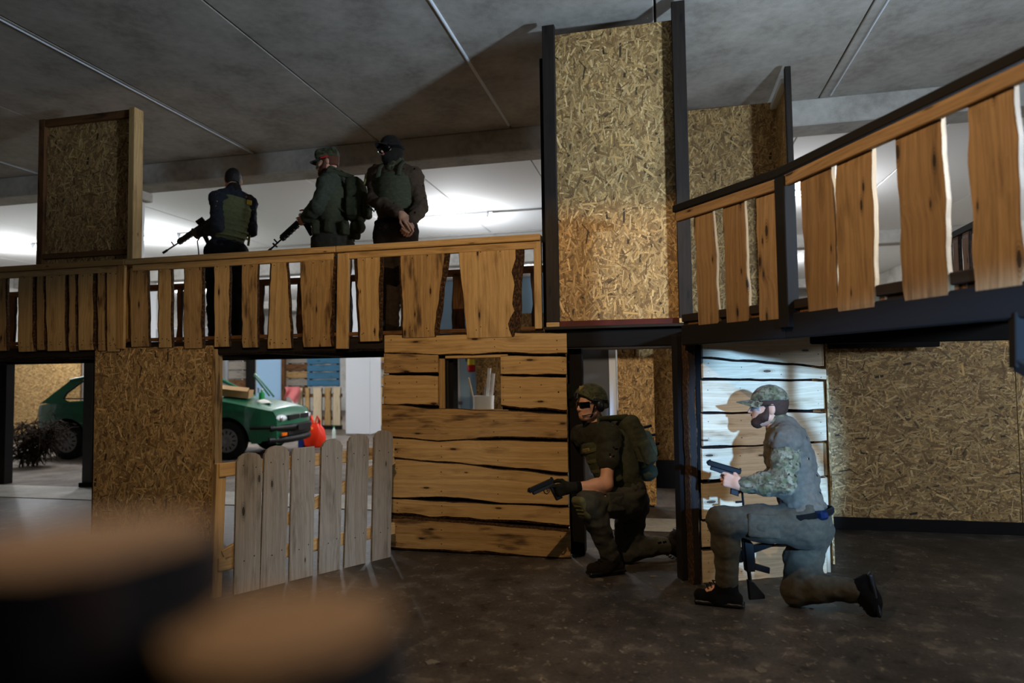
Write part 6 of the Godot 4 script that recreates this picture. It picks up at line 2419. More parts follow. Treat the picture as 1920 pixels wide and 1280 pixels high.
func beard(o: Node, J: Dictionary, m: Material, big := 1.0) -> void:
	var z: Vector3 = J.face
	var y: Vector3 = J.hup
	var x := y.cross(z).normalized()
	var b := Basis(x, y, z)
	var P := func(px: float, py: float, pz: float) -> Vector3: return J.hd + b * Vector3(px, py, pz)
	var pr := []
	for s in [-1.0, 1.0]:
		pr.append(cap(P.call(s * 0.071, -0.004, 0.012), P.call(s * 0.056, -0.055, 0.026), 0.011, 0.021 * big, 0.02))
		pr.append(cap(P.call(s * 0.054, -0.055, 0.028), P.call(s * 0.018, -0.094, 0.068), 0.023 * big, 0.024 * big, 0.02))
		pr.append(cap(P.call(s * 0.046, -0.048, 0.050), P.call(s * 0.020, -0.082, 0.078), 0.017 * big, 0.017 * big, 0.02))
		pr.append(cap(P.call(s * 0.026, -0.066, 0.080), P.call(s * 0.004, -0.047, 0.093), 0.009, 0.008, 0.01))
	pr.append(ell(P.call(0, -0.095, 0.066), Vector3(0.034, 0.028, 0.036) * big, b, 0.02))
	put("beard", body_mesh(pr, 0.005, m, 0.003, 70.0), o)


# ------------------------------------------------------------------ guns: barrel along +x, up +y, grip near the origin

func gun_node(called: String, label: String, xf: Transform3D) -> Node3D:
	var o := thing(called, label, "pistol" if called == "pistol" else "rifle")
	o.transform = xf
	return o

func gpart(called: String, mb: MB, m: Material, o: Node3D) -> MeshInstance3D:
	return put(called, mb.mesh([m]), o, gxf(o))

func pistol(label: String, xf: Transform3D) -> Node3D:
	var o := gun_node("pistol", label, xf)
	var b := MB.new()
	b.box(Transform3D(Basis.IDENTITY, Vector3(0.075, 0.052, 0)), Vector3(0.19, 0.030, 0.026), 0.004)
	gpart("slide", b, M.gun_metal, o)
	b = MB.new()
	b.box(Transform3D(Basis.IDENTITY, Vector3(0.070, 0.026, 0)), Vector3(0.155, 0.022, 0.024), 0.003)
	gpart("frame", b, M.black_plastic, o)
	b = MB.new()
	b.prism(Transform3D.IDENTITY, PackedVector2Array([Vector2(0.025, 0.03), Vector2(0.005, -0.085), Vector2(-0.042, -0.085), Vector2(-0.018, 0.03)]), 0.028, 0.004)
	gpart("grip", b, M.black_plastic, o)
	b = MB.new()
	b.tube([Vector3(0.028, 0.015, 0), Vector3(0.034, -0.012, 0), Vector3(0.055, -0.018, 0), Vector3(0.068, -0.005, 0), Vector3(0.068, 0.016, 0)], 0.004, 6)
	gpart("trigger_guard", b, M.black_plastic, o)
	b = MB.new()
	b.box(Transform3D(Basis(Vector3.BACK, 0.2), Vector3(0.044, 0.004, 0)), Vector3(0.006, 0.022, 0.006), 0.001)
	gpart("trigger", b, M.gun_metal, o)
	b = MB.new()
	b.tube([Vector3(0.168, 0.052, 0), Vector3(0.176, 0.052, 0)], 0.008, 10)
	gpart("barrel", b, M.gun_metal, o)
	b = MB.new()
	b.box(Transform3D(Basis.IDENTITY, Vector3(0.160, 0.069, 0)), Vector3(0.008, 0.006, 0.005), 0.001)
	gpart("front_sight", b, M.gun_metal, o)
	b = MB.new()
	b.box(Transform3D(Basis.IDENTITY, Vector3(-0.012, 0.070, 0)), Vector3(0.010, 0.007, 0.020), 0.001)
	gpart("rear_sight", b, M.gun_metal, o)
	return o

func rifle(label: String, xf: Transform3D, kind := 0) -> Node3D:
	# origin at the pistol grip; muzzle at about x = 0.55
	var o := gun_node("rifle", label, xf)
	var b := MB.new()
	b.prism(Transform3D.IDENTITY, PackedVector2Array([Vector2(-0.05, 0.02), Vector2(0.02, 0.012), Vector2(0.13, 0.012), Vector2(0.155, 0.03), Vector2(0.155, 0.075), Vector2(-0.05, 0.075)]), 0.036, 0.004)
	gpart("receiver", b, M.black_plastic, o)
	b = MB.new()
	b.prism(Transform3D.IDENTITY, PackedVector2Array([Vector2(0.005, 0.02), Vector2(-0.035, -0.085), Vector2(-0.075, -0.078), Vector2(-0.04, 0.02)]), 0.03, 0.004)
	gpart("pistol_grip", b, M.black_plastic, o)
	b = MB.new()
	b.prism(Transform3D.IDENTITY, PackedVector2Array([Vector2(0.125, 0.02), Vector2(0.155 if kind == 1 else 0.145, -0.12), Vector2(0.11, -0.135), Vector2(0.07, 0.02)]), 0.026, 0.003)
	gpart("magazine", b, M.gun_metal, o)
	b = MB.new()
	b.box(Transform3D(Basis.IDENTITY, Vector3(0.265, 0.052, 0)), Vector3(0.22, 0.046, 0.046), 0.009)
	for k in 5:
		b.box(Transform3D(Basis.IDENTITY, Vector3(0.185 + k * 0.04, 0.052, 0)), Vector3(0.016, 0.051, 0.051), 0.006)
	gpart("handguard", b, M.black_plastic, o)
	b = MB.new()
	b.tube([Vector3(0.37, 0.052, 0), Vector3(0.52, 0.052, 0)], 0.008, 10)
	b.tube([Vector3(0.50, 0.052, 0), Vector3(0.555, 0.052, 0)], 0.0125, 10)
	gpart("barrel", b, M.gun_metal, o)
	b = MB.new()
	b.box(Transform3D(Basis.IDENTITY, Vector3(0.16, 0.082, 0)), Vector3(0.40, 0.012, 0.020), 0.002)
	gpart("top_rail", b, M.gun_metal, o)
	b = MB.new()
	b.tube([Vector3(-0.05, 0.058, 0), Vector3(-0.16, 0.055, 0)], 0.014, 10)
	b.prism(Transform3D.IDENTITY, PackedVector2Array([Vector2(-0.10, 0.075), Vector2(-0.12, 0.035), Vector2(-0.21, -0.03), Vector2(-0.235, -0.03), Vector2(-0.235, 0.075)]), 0.034, 0.005)
	gpart("stock", b, M.black_plastic, o)
	b = MB.new()
	b.box(Transform3D(Basis.IDENTITY, Vector3(0.42, 0.075, 0)), Vector3(0.014, 0.06, 0.008), 0.002)
	if kind == 1: b.box(Transform3D(Basis.IDENTITY, Vector3(0.45, 0.052, 0)), Vector3(0.016, 0.02, 0.075), 0.002)
	gpart("front_sight", b, M.gun_metal, o)
	b = MB.new()
	if kind == 0:
		b.tube([Vector3(0.02, 0.118, 0), Vector3(0.10, 0.118, 0)], [0.026, 0.026], 14)
		b.box(Transform3D(Basis.IDENTITY, Vector3(0.06, 0.095, 0)), Vector3(0.05, 0.02, 0.024), 0.003)
		gpart("red_dot_sight", b, M.black_plastic, o)
	else:
		b.box(Transform3D(Basis.IDENTITY, Vector3(0.0, 0.10, 0)), Vector3(0.03, 0.03, 0.016), 0.003)
		gpart("rear_sight", b, M.gun_metal, o)
	return o

func aim_xf(at: Vector3, dir: Vector3, up: Vector3) -> Transform3D:
	var x := dir.normalized()
	var z := x.cross(up).normalized()
	var y := z.cross(x)
	return Transform3D(Basis(x, y, z), at)


# backpack on the back of J
func backpack(label: String, J: Dictionary, m: Material, scale_ := 1.0, low_pouch := true) -> Node3D:
	var back: Vector3 = -J.fw
	var b := Basis(J.b.x, J.up, J.b.x.cross(J.up))      # z points backwards
	if b.z.dot(back) < 0: b = Basis(-J.b.x, J.up, -b.z)
	var c: Vector3 = J.pel.lerp(J.nk, 0.62) + back * (0.212 * scale_)
	var o := thing("backpack", label, "backpack", c)
	var H := 0.20 * scale_
	put("main_bag", body_mesh([rbox(c, Vector3(0.135 * scale_, H, 0.075 * scale_), b, 0.05, 0.02), ell(c + b.y * H * 0.2 + b.z * 0.05 * scale_, Vector3(0.11, 0.13, 0.06) * scale_, b, 0.04)], 0.010, m, 0.006, 18.0), o)
	put("front_pocket", body_mesh([rbox(c + b.z * 0.105 * scale_ - b.y * 0.06, Vector3(0.095, 0.105, 0.035) * scale_, b, 0.03, 0.02)], 0.009, m, 0.005, 20.0), o)
	for s in [-1.0, 1.0]:
		put("side_pocket", body_mesh([rbox(c + b.x * s * 0.145 * scale_ - b.y * 0.09, Vector3(0.028, 0.085, 0.050) * scale_, b, 0.02, 0.02)], 0.009, m, 0.004, 22.0), o)
		var st := MB.new()
		st.tube([c + b.x * s * 0.085 + b.y * H * 0.95, J.sh_over[0 if s * J.b.x.dot(b.x) < 0 else 1], J.sh_front[0 if s * J.b.x.dot(b.x) < 0 else 1], c + b.x * s * 0.12 - b.y * H * 0.7 - b.z * 0.06], 0.024, 8, true, 0.45)
		part("shoulder_strap", st, m, o)
	if low_pouch:
		put("low_pouch", body_mesh([ell(c - b.y * (H + 0.045) + b.z * 0.02, Vector3(0.095, 0.065, 0.070) * scale_, b, 0.02)], 0.009, m, 0.005, 20.0), o)
	for k in 3:
		var zp := MB.new()
		zp.tube([c + b.x * -0.10 * scale_ + b.y * (0.06 - k * 0.07) * scale_ + b.z * 0.150 * scale_, c + b.x * 0.10 * scale_ + b.y * (0.06 - k * 0.07) * scale_ + b.z * 0.150 * scale_], 0.010, 6, true, 0.5)
		part("strap", zp, M.strap_black, o)
	return o

func strap_points(J: Dictionary) -> void:
	J.sh_over = []
	J.sh_front = []
	for s in ["L", "R"]:
		J.sh_over.append(J["sh" + s].lerp(J.nk, 0.42) + J.up * 0.105)
		J.sh_front.append(J["sh" + s].lerp(J.nk, 0.30) + J.fw * 0.115 - J.up * 0.10)


func mirror_joint(J: Dictionary) -> void:
	pass

func trousers(o: Node, J: Dictionary, m: Material, grow := 0.016, cell := 0.013, hem := 0.93) -> void:
	var pr := [ell(J.pel + J.up * 0.03, Vector3(0.165, 0.11, 0.118), J.b, 0.05), cap(J.hpL, J.hpR, 0.102, 0.102, 0.05)]
	for s in ["L", "R"]:
		var kn: Vector3 = J["kn" + s]
		var an: Vector3 = J["an" + s]
		var hp: Vector3 = J["hp" + s]
		var dn := (an - kn).normalized()
		var bend := (hp - kn).normalized()
		var side := (bend - dn * bend.dot(dn))
		side = side.normalized() * 0.016 if side.length() > 0.05 else Vector3.ZERO
		var calf := kn.lerp(an, 0.35) + side
		pr += [cap(hp, hp.lerp(kn, 0.5), 0.100, 0.084, 0.04), cap(hp.lerp(kn, 0.5), kn, 0.084, 0.064, 0.04), cap(kn, calf, 0.060, 0.062, 0.03), cap(calf, kn.lerp(an, hem), 0.062, 0.048, 0.03)]
	var to := put("trousers", body_mesh(grown(pr, grow), cell, m, 0.011, 10.0), o)
	for s in ["L", "R"]:
		# cargo pocket on the outer side of the thigh
		var hp: Vector3 = J["hp" + s]
		var kn: Vector3 = J["kn" + s]
		var out: Vector3 = J.b.x * (1.0 if s == "R" else -1.0)
		var ax := (kn - hp).normalized()
		out = (out - ax * ax.dot(out)).normalized()
		var zz := out.cross(ax).normalized()
		put("cargo_pocket", body_mesh([rbox(hp.lerp(kn, 0.50) + out * 0.088, Vector3(0.016, 0.085, 0.065), Basis(out, ax, zz if out.cross(ax).dot(zz) > 0 else -zz), 0.012, 0.01)], 0.009, m, 0.003, 25.0), to)

func boots(o: Node, J: Dictionary, m: Material, shaft: float, soles: Dictionary) -> void:
	for s in ["L", "R"]:
		var an: Vector3 = J["an" + s]
		var up: Vector3 = (J["kn" + s] - an).normalized()
		var sole: Vector3 = soles.get(s, Vector3.DOWN)
		var b := put("boot", body_mesh(shoe_prims(an, Vector3.ZERO, J["to" + s], sole, an + up * shaft), 0.008, m, 0.003, 25.0), o)
		put("sole", body_mesh(sole_prims(an, J["to" + s], sole), 0.008, M.black_plastic), b)
		var lc := MB.new()
		var d: Vector3 = J["to" + s] - an
		var f := (d - sole * sole.dot(d)).normalized()
		var sd := f.cross(sole)
		for k in 5:
			var c: Vector3 = an + f * (0.035 + k * 0.018) - sole * (0.035 - k * 0.014)
			lc.tube([c + sd * 0.028, c + f * 0.012 - sole * 0.010, c - sd * 0.028], 0.004, 5)
		part("laces", lc, M.strap_black, b)

func shirt(o: Node, J: Dictionary, m: Material, grow: float, hem: float, arms := 1.0, cell := 0.012, crease := 0.013) -> MeshInstance3D:
	var pr: Array = J.trunk.duplicate()
	for s in ["L", "R"]:
		var el: Vector3 = J["el" + s]
		var wr: Vector3 = J["wr" + s]
		if arms >= 1.0: pr += [cap(J["sh" + s], el, 0.058, 0.047, 0.03), cap(el, el.lerp(wr, 0.4), 0.047, 0.046, 0.03), cap(el.lerp(wr, 0.4), wr.lerp(el, 0.10), 0.046, 0.034, 0.03)]
		elif arms > 0: pr += [cap(J["sh" + s], J["sh" + s].lerp(el, arms), 0.066, 0.066, 0.03)]
	pr = grown(pr, grow)
	pr.append(cap(J.nk - J.up * 0.02, J.nk + J.up * 0.035, 0.066, 0.064, 0.02))
	pr.append(cut(-J.up, J.pel + J.up * hem))
	return put("shirt", body_mesh(pr, cell, m, crease, 12.0), o)

func vest(o: Node, J: Dictionary, m: Material, grow: float, lo: float, hi: float, edge: Material = null) -> MeshInstance3D:
	var pr := [ell(J.pel.lerp(J.nk, 0.36), Vector3(0.150, 0.15, 0.118), J.b, 0.06), ell(J.pel.lerp(J.nk, 0.66), Vector3(0.168, 0.20, 0.128), J.b, 0.06)]
	pr = grown(pr, grow)
	for s in ["L", "R"]:
		var q: Vector3 = J["sh" + s].lerp(J.nk, 0.45)
		pr.append(cap(q + J.up * 0.055 + J.fw * 0.07, q + J.up * 0.055 - J.fw * 0.07, 0.042, 0.042, 0.03))
	pr += [cut(-J.up, J.pel.lerp(J.nk, lo)), cut(J.up, J.pel.lerp(J.nk, hi)), carve(cap(J.nk + J.up * 0.01 + J.fw * 0.02, J.nk + J.up * 0.25, 0.075, 0.085, 0.02))]
	for s in ["L", "R"]:
		pr.append(carve(cap(J["sh" + s] + (J["sh" + s] - J.nk).normalized() * 0.02, J["sh" + s].lerp(J["el" + s], 0.5) + (J["sh" + s] - J.nk).normalized() * 0.06, 0.062, 0.068, 0.02)))
	return put("vest", body_mesh(pr, 0.010, m, 0.004, 16.0), o)


func build_people() -> void:
	person_navy()
	person_rifle()
	person_masked()
	person_doorway()
	person_camo()


func stand(J: Dictionary, pxL: float, pxR: float, zL: float, zR: float, f: Vector3, knee := 0.03) -> void:
	# feet on the deck below the hips
	for q in [["L", pxL, zL], ["R", pxR, zR]]:
		var x := onz(q[1], 600, q[2]).x
		J["an" + q[0]] = Vector3(x, DECK + 0.092, q[2])
		J["to" + q[0]] = J["an" + q[0]] + f * 0.19 + Vector3(0, -0.060, 0)
	for s in ["L", "R"]:
		J["kn" + s] = J["hp" + s].lerp(J["an" + s], 0.5) + f * knee


func person_navy() -> void:
	var z := -5.85
	var f := Vector3(-0.72, 0, -0.69)
	var J := {"pel": onz(425, 470, z), "nk": onz(438, 362, z - 0.02), "hd": onz(437, 339, z - 0.05), "face": Vector3(-0.62, -0.18, -0.76).normalized(), "hup": Vector3(-0.08, 0.98, -0.14).normalized(),
		"shL": onz(408, 373, z + 0.13), "shR": onz(467, 382, z - 0.15), "elL": onz(407, 424, z + 0.20), "wrL": onz(374, 437, z + 0.10), "elR": onz(470, 432, z - 0.14), "wrR": onz(428, 428, z - 0.28)}
	var rt := Vector3(0.69, 0, -0.72)
	J.hpL = J.pel - rt * 0.09 + Vector3(0, -0.03, 0)
	J.hpR = J.pel + rt * 0.09 + Vector3(0, -0.03, 0)
	stand(J, 403, 446, z + 0.06, z - 0.08, f)
	var o := person("person in a navy jumper and olive vest seen from behind on the balcony", J, Vector3(J.pel.x, DECK, J.pel.z))
	var gd := onz(315, 469, z + 0.02) - onz(394, 417, z - 0.12)
	var gx := aim_xf(onz(397, 425, z - 0.12), gd, Vector3(-0.2, 1, 0))
	var hl := hand_prims(J.wrL, onz(352, 449, z + 0.02) - J.wrL, Vector3(0.2, 0.75, -0.6), -1.0, [0.5, 0.55, 0.6, 0.65], 0.7)
	var hr := hand_prims(J.wrR, Vector3(-0.8, -0.2, 0.3), Vector3(0.3, 0, 0.9), 1.0, [0.8, 0.8, 0.8, 0.8])
	skin_body(o, J, [hl, hr], 0.015)
	shirt(o, J, M.navy_cloth, 0.014, -0.03)
	trousers(o, J, M.dark_trousers)
	boots(o, J, M.boot_black, 0.12, {})
	var v := vest(o, J, M.vest_olive, 0.034, 0.10, 0.92)
	webbing(v, J, 0.24, 0.74, 6, Vector3(0.199, 0, 0.162), -1.0, 1.0, M.vest_olive, 0, -1.0)
	# tan binding along the right edge
	var mb := MB.new()
	var pts := []
	for k in 8:
		var t := lerpf(0.14, 0.78, k / 7.0)
		pts.append(J.pel.lerp(J.nk, t) + J.b * Vector3(0.176, 0, 0.085))
	mb.tube(pts, 0.014, 8, true, 0.6)
	part("edge_binding", mb, M.vest_tan_edge, v, Transform3D.IDENTITY, "tan edge binding")
	mbox("patch", J.pel.lerp(J.nk, 0.86) + J.b * Vector3(0.11, 0, 0.135), Vector3(0.05, 0.05, 0.012), M.yellow_patch, v, 0.003, J.b, "small yellow and black shoulder patch")
	hair_cap(o, J, M.hair_dark)
	# neck tube scarf
	put("neck_scarf", body_mesh([cap(J.nk + J.up * 0.0, J.nk + J.up * 0.045 - J.fw * 0.005, 0.078, 0.070, 0.02)], 0.008, M.mask_black, 0.008, 22.0), o)
	# glove on the supporting hand
	put("glove", body_mesh(grown(hl, 0.0025) + [cap(J.wrL, J.wrL.lerp(J.elL, 0.02), 0.033, 0.034, 0.01)], 0.0045, M.glove_grey), o)
	var r := rifle("black rifle with a red dot sight held by the player in the navy jumper", gx, 0)
	var sl := MB.new()
	var sp: Vector3 = onz(370, 452, z + 0.05)
	sl.tube([gx * Vector3(0.10, 0.01, 0.02), sp, sp + Vector3(0.015, -0.10, 0), sp + Vector3(0.02, -0.17, 0)], 0.006, 6)
	part("sling_strap", sl, M.strap_black, r)


func person_rifle() -> void:
	var z := -5.55
	var f := Vector3(-0.96, 0, -0.28)
	var rt := Vector3(0.28, 0, -0.96)
	var J := {"pel": onz(624, 452, z), "nk": onz(624, 331, z), "hd": onz(614, 306, z - 0.01), "face": Vector3(-0.93, -0.22, 0.28).normalized(), "hup": Vector3(-0.20, 0.97, 0.0).normalized(),
		"shL": onz(613, 345, z + 0.17), "shR": onz(634, 342, z - 0.18), "elL": onz(594, 388, z + 0.20), "wrL": onz(573, 410, z + 0.10), "elR": onz(604, 396, z - 0.22), "wrR": onz(586, 418, z - 0.08)}
	J.hpL = J.pel - rt * 0.09 + Vector3(0, -0.03, 0)
	J.hpR = J.pel + rt * 0.09 + Vector3(0, -0.03, 0)
	stand(J, 604, 644, z + 0.10, z - 0.08, f)
	var o := person("person in an olive jacket and field cap aiming a rifle down on the balcony", J, Vector3(J.pel.x, DECK, J.pel.z))
	strap_points(J)
	var gd := onz(527, 454, z + 0.06) - onz(588, 398, z - 0.02)
	var gx := aim_xf(onz(589, 405, z - 0.02), gd, Vector3(-0.9, 0.8, 0))
	var hl := hand_prims(J.wrL, onz(558, 416, z + 0.06) - J.wrL, Vector3(0.25, 0.45, -0.85), -1.0, [0.45, 0.5, 0.55, 0.6], 0.8)
	var hr := hand_prims(J.wrR, Vector3(-0.4, 0.7, 0.1), Vector3(-0.6, -0.2, 0.7), 1.0, [0.4, 0.8, 0.8, 0.8])
	skin_body(o, J, [hl, hr], 0.015)
	var sh := shirt(o, J, M.olive_jacket, 0.017, -0.08)
	sh.name = "jacket"
	# cuffs
	trousers(o, J, M.olive_trousers, 0.022)
	boots(o, J, M.boot_brown, 0.16, {})
	var v := vest(o, J, M.vest_ranger, 0.022, 0.10, 0.80)
	# pouches round the belt
	for q in [[-0.19, 0.02, 0.10], [-0.20, 0.03, -0.02], [-0.15, 0.02, -0.15], [0.05, 0.02, -0.20], [0.16, 0.02, -0.12]]:
		var c: Vector3 = J.pel.lerp(J.nk, 0.16) + J.b * Vector3(q[0], q[1] - 0.03, -q[2])
		var po := put("pouch", body_mesh([rbox(c, Vector3(0.042, 0.065, 0.034), J.b * Basis(Vector3.UP, q[2] * 4.0), 0.02, 0.01)], 0.009, M.vest_ranger, 0.004, 25.0), v)
		mbox("flap", c + J.up * 0.045 + (c - J.pel.lerp(J.nk, 0.16)).normalized() * 0.012, Vector3(0.07, 0.03, 0.05), M.pack_olive, po, 0.008, J.b)
	beard(o, J, M.beard_red, 1.05)
	hair_cap(o, J, M.beard_red)
	cap_hat(o, J, M.camo_dark, 0.0, 0.06, true)
	glasses(o, J, M.lens_clear)
	# red marking on the temple strap
	var tb := MB.new()
	var hb := Basis(J.hup.cross(J.face).normalized(), J.hup, J.face)
	tb.tube([J.hd + hb * Vector3(0.083, 0.030, 0.04), J.hd + hb * Vector3(0.086, 0.032, 0.0), J.hd + hb * Vector3(0.080, 0.033, -0.03)], 0.007, 6)
	part("red_strap", tb, M.red_tape, o)
	rifle("black rifle with folded sights held by the player in the field cap", gx, 1)
	backpack("olive backpack with pouches worn by the player in the field cap", J, M.pack_olive, 1.0)


func person_masked() -> void:
	var z := -5.45
	var f := Vector3(-0.25, 0, 0.97)
	var rt := Vector3(-0.97, 0, -0.25)
	var J := {"pel": onz(742, 430, z), "nk": onz(742, 316, z), "hd": onz(733, 281, z + 0.03), "face": Vector3(-0.42, -0.12, 0.90).normalized(), "hup": Vector3(-0.10, 0.98, 0.08).normalized(),
		"shL": onz(776, 332, z), "shR": onz(706, 328, z - 0.03), "elL": onz(789, 388, z + 0.03), "wrL": onz(770, 416, z + 0.20), "elR": onz(702, 374, z + 0.05), "wrR": onz(752, 401, z + 0.22)}
	J.hpR = J.pel + rt * 0.09 + Vector3(0, -0.04, 0)
	J.hpL = J.pel - rt * 0.09 + Vector3(0, -0.04, 0)
	stand(J, 772, 734, z + 0.02, z + 0.06, f)
	var o := person("person in a brown jacket, mask and cap standing with folded hands", J, Vector3(J.pel.x, DECK, J.pel.z))
	var hr := hand_prims(J.wrR, onz(774, 422, z + 0.24) - J.wrR, Vector3(-0.3, -0.3, -0.9), -1.0, [0.30, 0.36, 0.42, 0.45], 1.0, 1.0, 0.3)
	var hl := hand_prims(J.wrL, Vector3(-0.5, -0.8, 0.1), Vector3(-0.3, 0.2, -0.9), 1.0, [0.7, 0.75, 0.8, 0.8])
	skin_body(o, J, [hr, hl], 0.015)
	var sh := shirt(o, J, M.brown_jacket, 0.017, -0.07)
	sh.name = "jacket"
	trousers(o, J, M.brown_trousers, 0.020)
	boots(o, J, M.boot_brown, 0.16, {})
	var v := vest(o, J, M.vest_ranger, 0.032, 0.18, 0.88)
	webbing(v, J, 0.30, 0.78, 6, Vector3(0.197, 0, 0.160), -1.0, 1.0, M.vest_ranger)
	for s in [-1.0, 1.0]:
		var st := MB.new()
		var a: Vector3 = J.pel.lerp(J.nk, 0.80) + J.b * Vector3(s * 0.10, 0.0, -0.145)
		st.tube([a, a + J.up * 0.09 + J.fw * -0.03, a + J.up * 0.15 - J.fw * 0.10], 0.022, 8, true, 0.4)
		part("shoulder_strap", st, M.vest_ranger, v)
	# hood and mask
	var hb := Basis(J.hup.cross(J.face).normalized(), J.hup, J.face)
	put("balaclava", body_mesh([ell(J.hd + hb * Vector3(0, 0.012, -0.012), Vector3(0.090, 0.112, 0.110), hb, 0.02), ell(J.hd + hb * Vector3(0, -0.07, 0.035), Vector3(0.066, 0.062, 0.070), hb, 0.03), cap(J.nk + J.up * 0.0, J.hd - J.hup * 0.06 - J.face * 0.01, 0.082, 0.074, 0.04)], 0.007, M.mask_black, 0.006, 16.0), o)
	# goggles
	var gm := put("goggles", body_mesh([ell(J.hd + hb * Vector3(0, 0.002, 0.078), Vector3(0.078, 0.048, 0.040), hb, 0.01)], 0.005, M.lens_dark), o)
	var gs := MB.new()
	gs.tube([J.hd + hb * Vector3(0.078, 0.004, 0.06), J.hd + hb * Vector3(0.100, 0.006, 0.0), J.hd + hb * Vector3(0.07, 0.008, -0.095), J.hd + hb * Vector3(-0.07, 0.008, -0.095), J.hd + hb * Vector3(-0.100, 0.006, 0.0), J.hd + hb * Vector3(-0.078, 0.004, 0.06)], 0.014, 8, true, 0.5)
	part("strap", gs, M.strap_black, gm)
	var md := MB.new()
	md.ball(Transform3D(hb, J.hd + hb * Vector3(0.004, -0.052, 0.104)), Vector3(0.016, 0.011, 0.010), 10, 6)
	part("mouth", md, M.lips, o)
	cap_hat(o, J, M.mask_black, 0.004, 0.072)
	# scarf and arm patch
	put("neck_scarf", body_mesh([cap(J.nk - J.up * 0.02 + J.fw * 0.02, J.nk + J.up * 0.04, 0.088, 0.080, 0.02)], 0.008, M.camo_dark, 0.010, 20.0), o)
	var pc: Vector3 = J.shR.lerp(J.elR, 0.22) + J.b.x * 0.075 + J.fw * 0.02
	put("arm_patch", body_mesh([rbox(pc, Vector3(0.012, 0.055, 0.05), J.b * Basis(Vector3.BACK, 0.2), 0.012, 0.01)], 0.007, M.vest_tan_edge), o, Transform3D.IDENTITY, "tan patch on the right upper arm")
	# belt
	var be := MB.new()
	var ring := []
	for k in 25:
		var t := TAU * k / 24.0
		ring.append(J.pel + J.up * 0.055 + J.b * Vector3(sin(t) * 0.190, 0, cos(t) * 0.148))
	be.tube(ring, 0.018, 6, false, 0.5)
	part("belt", be, M.strap_black, o)


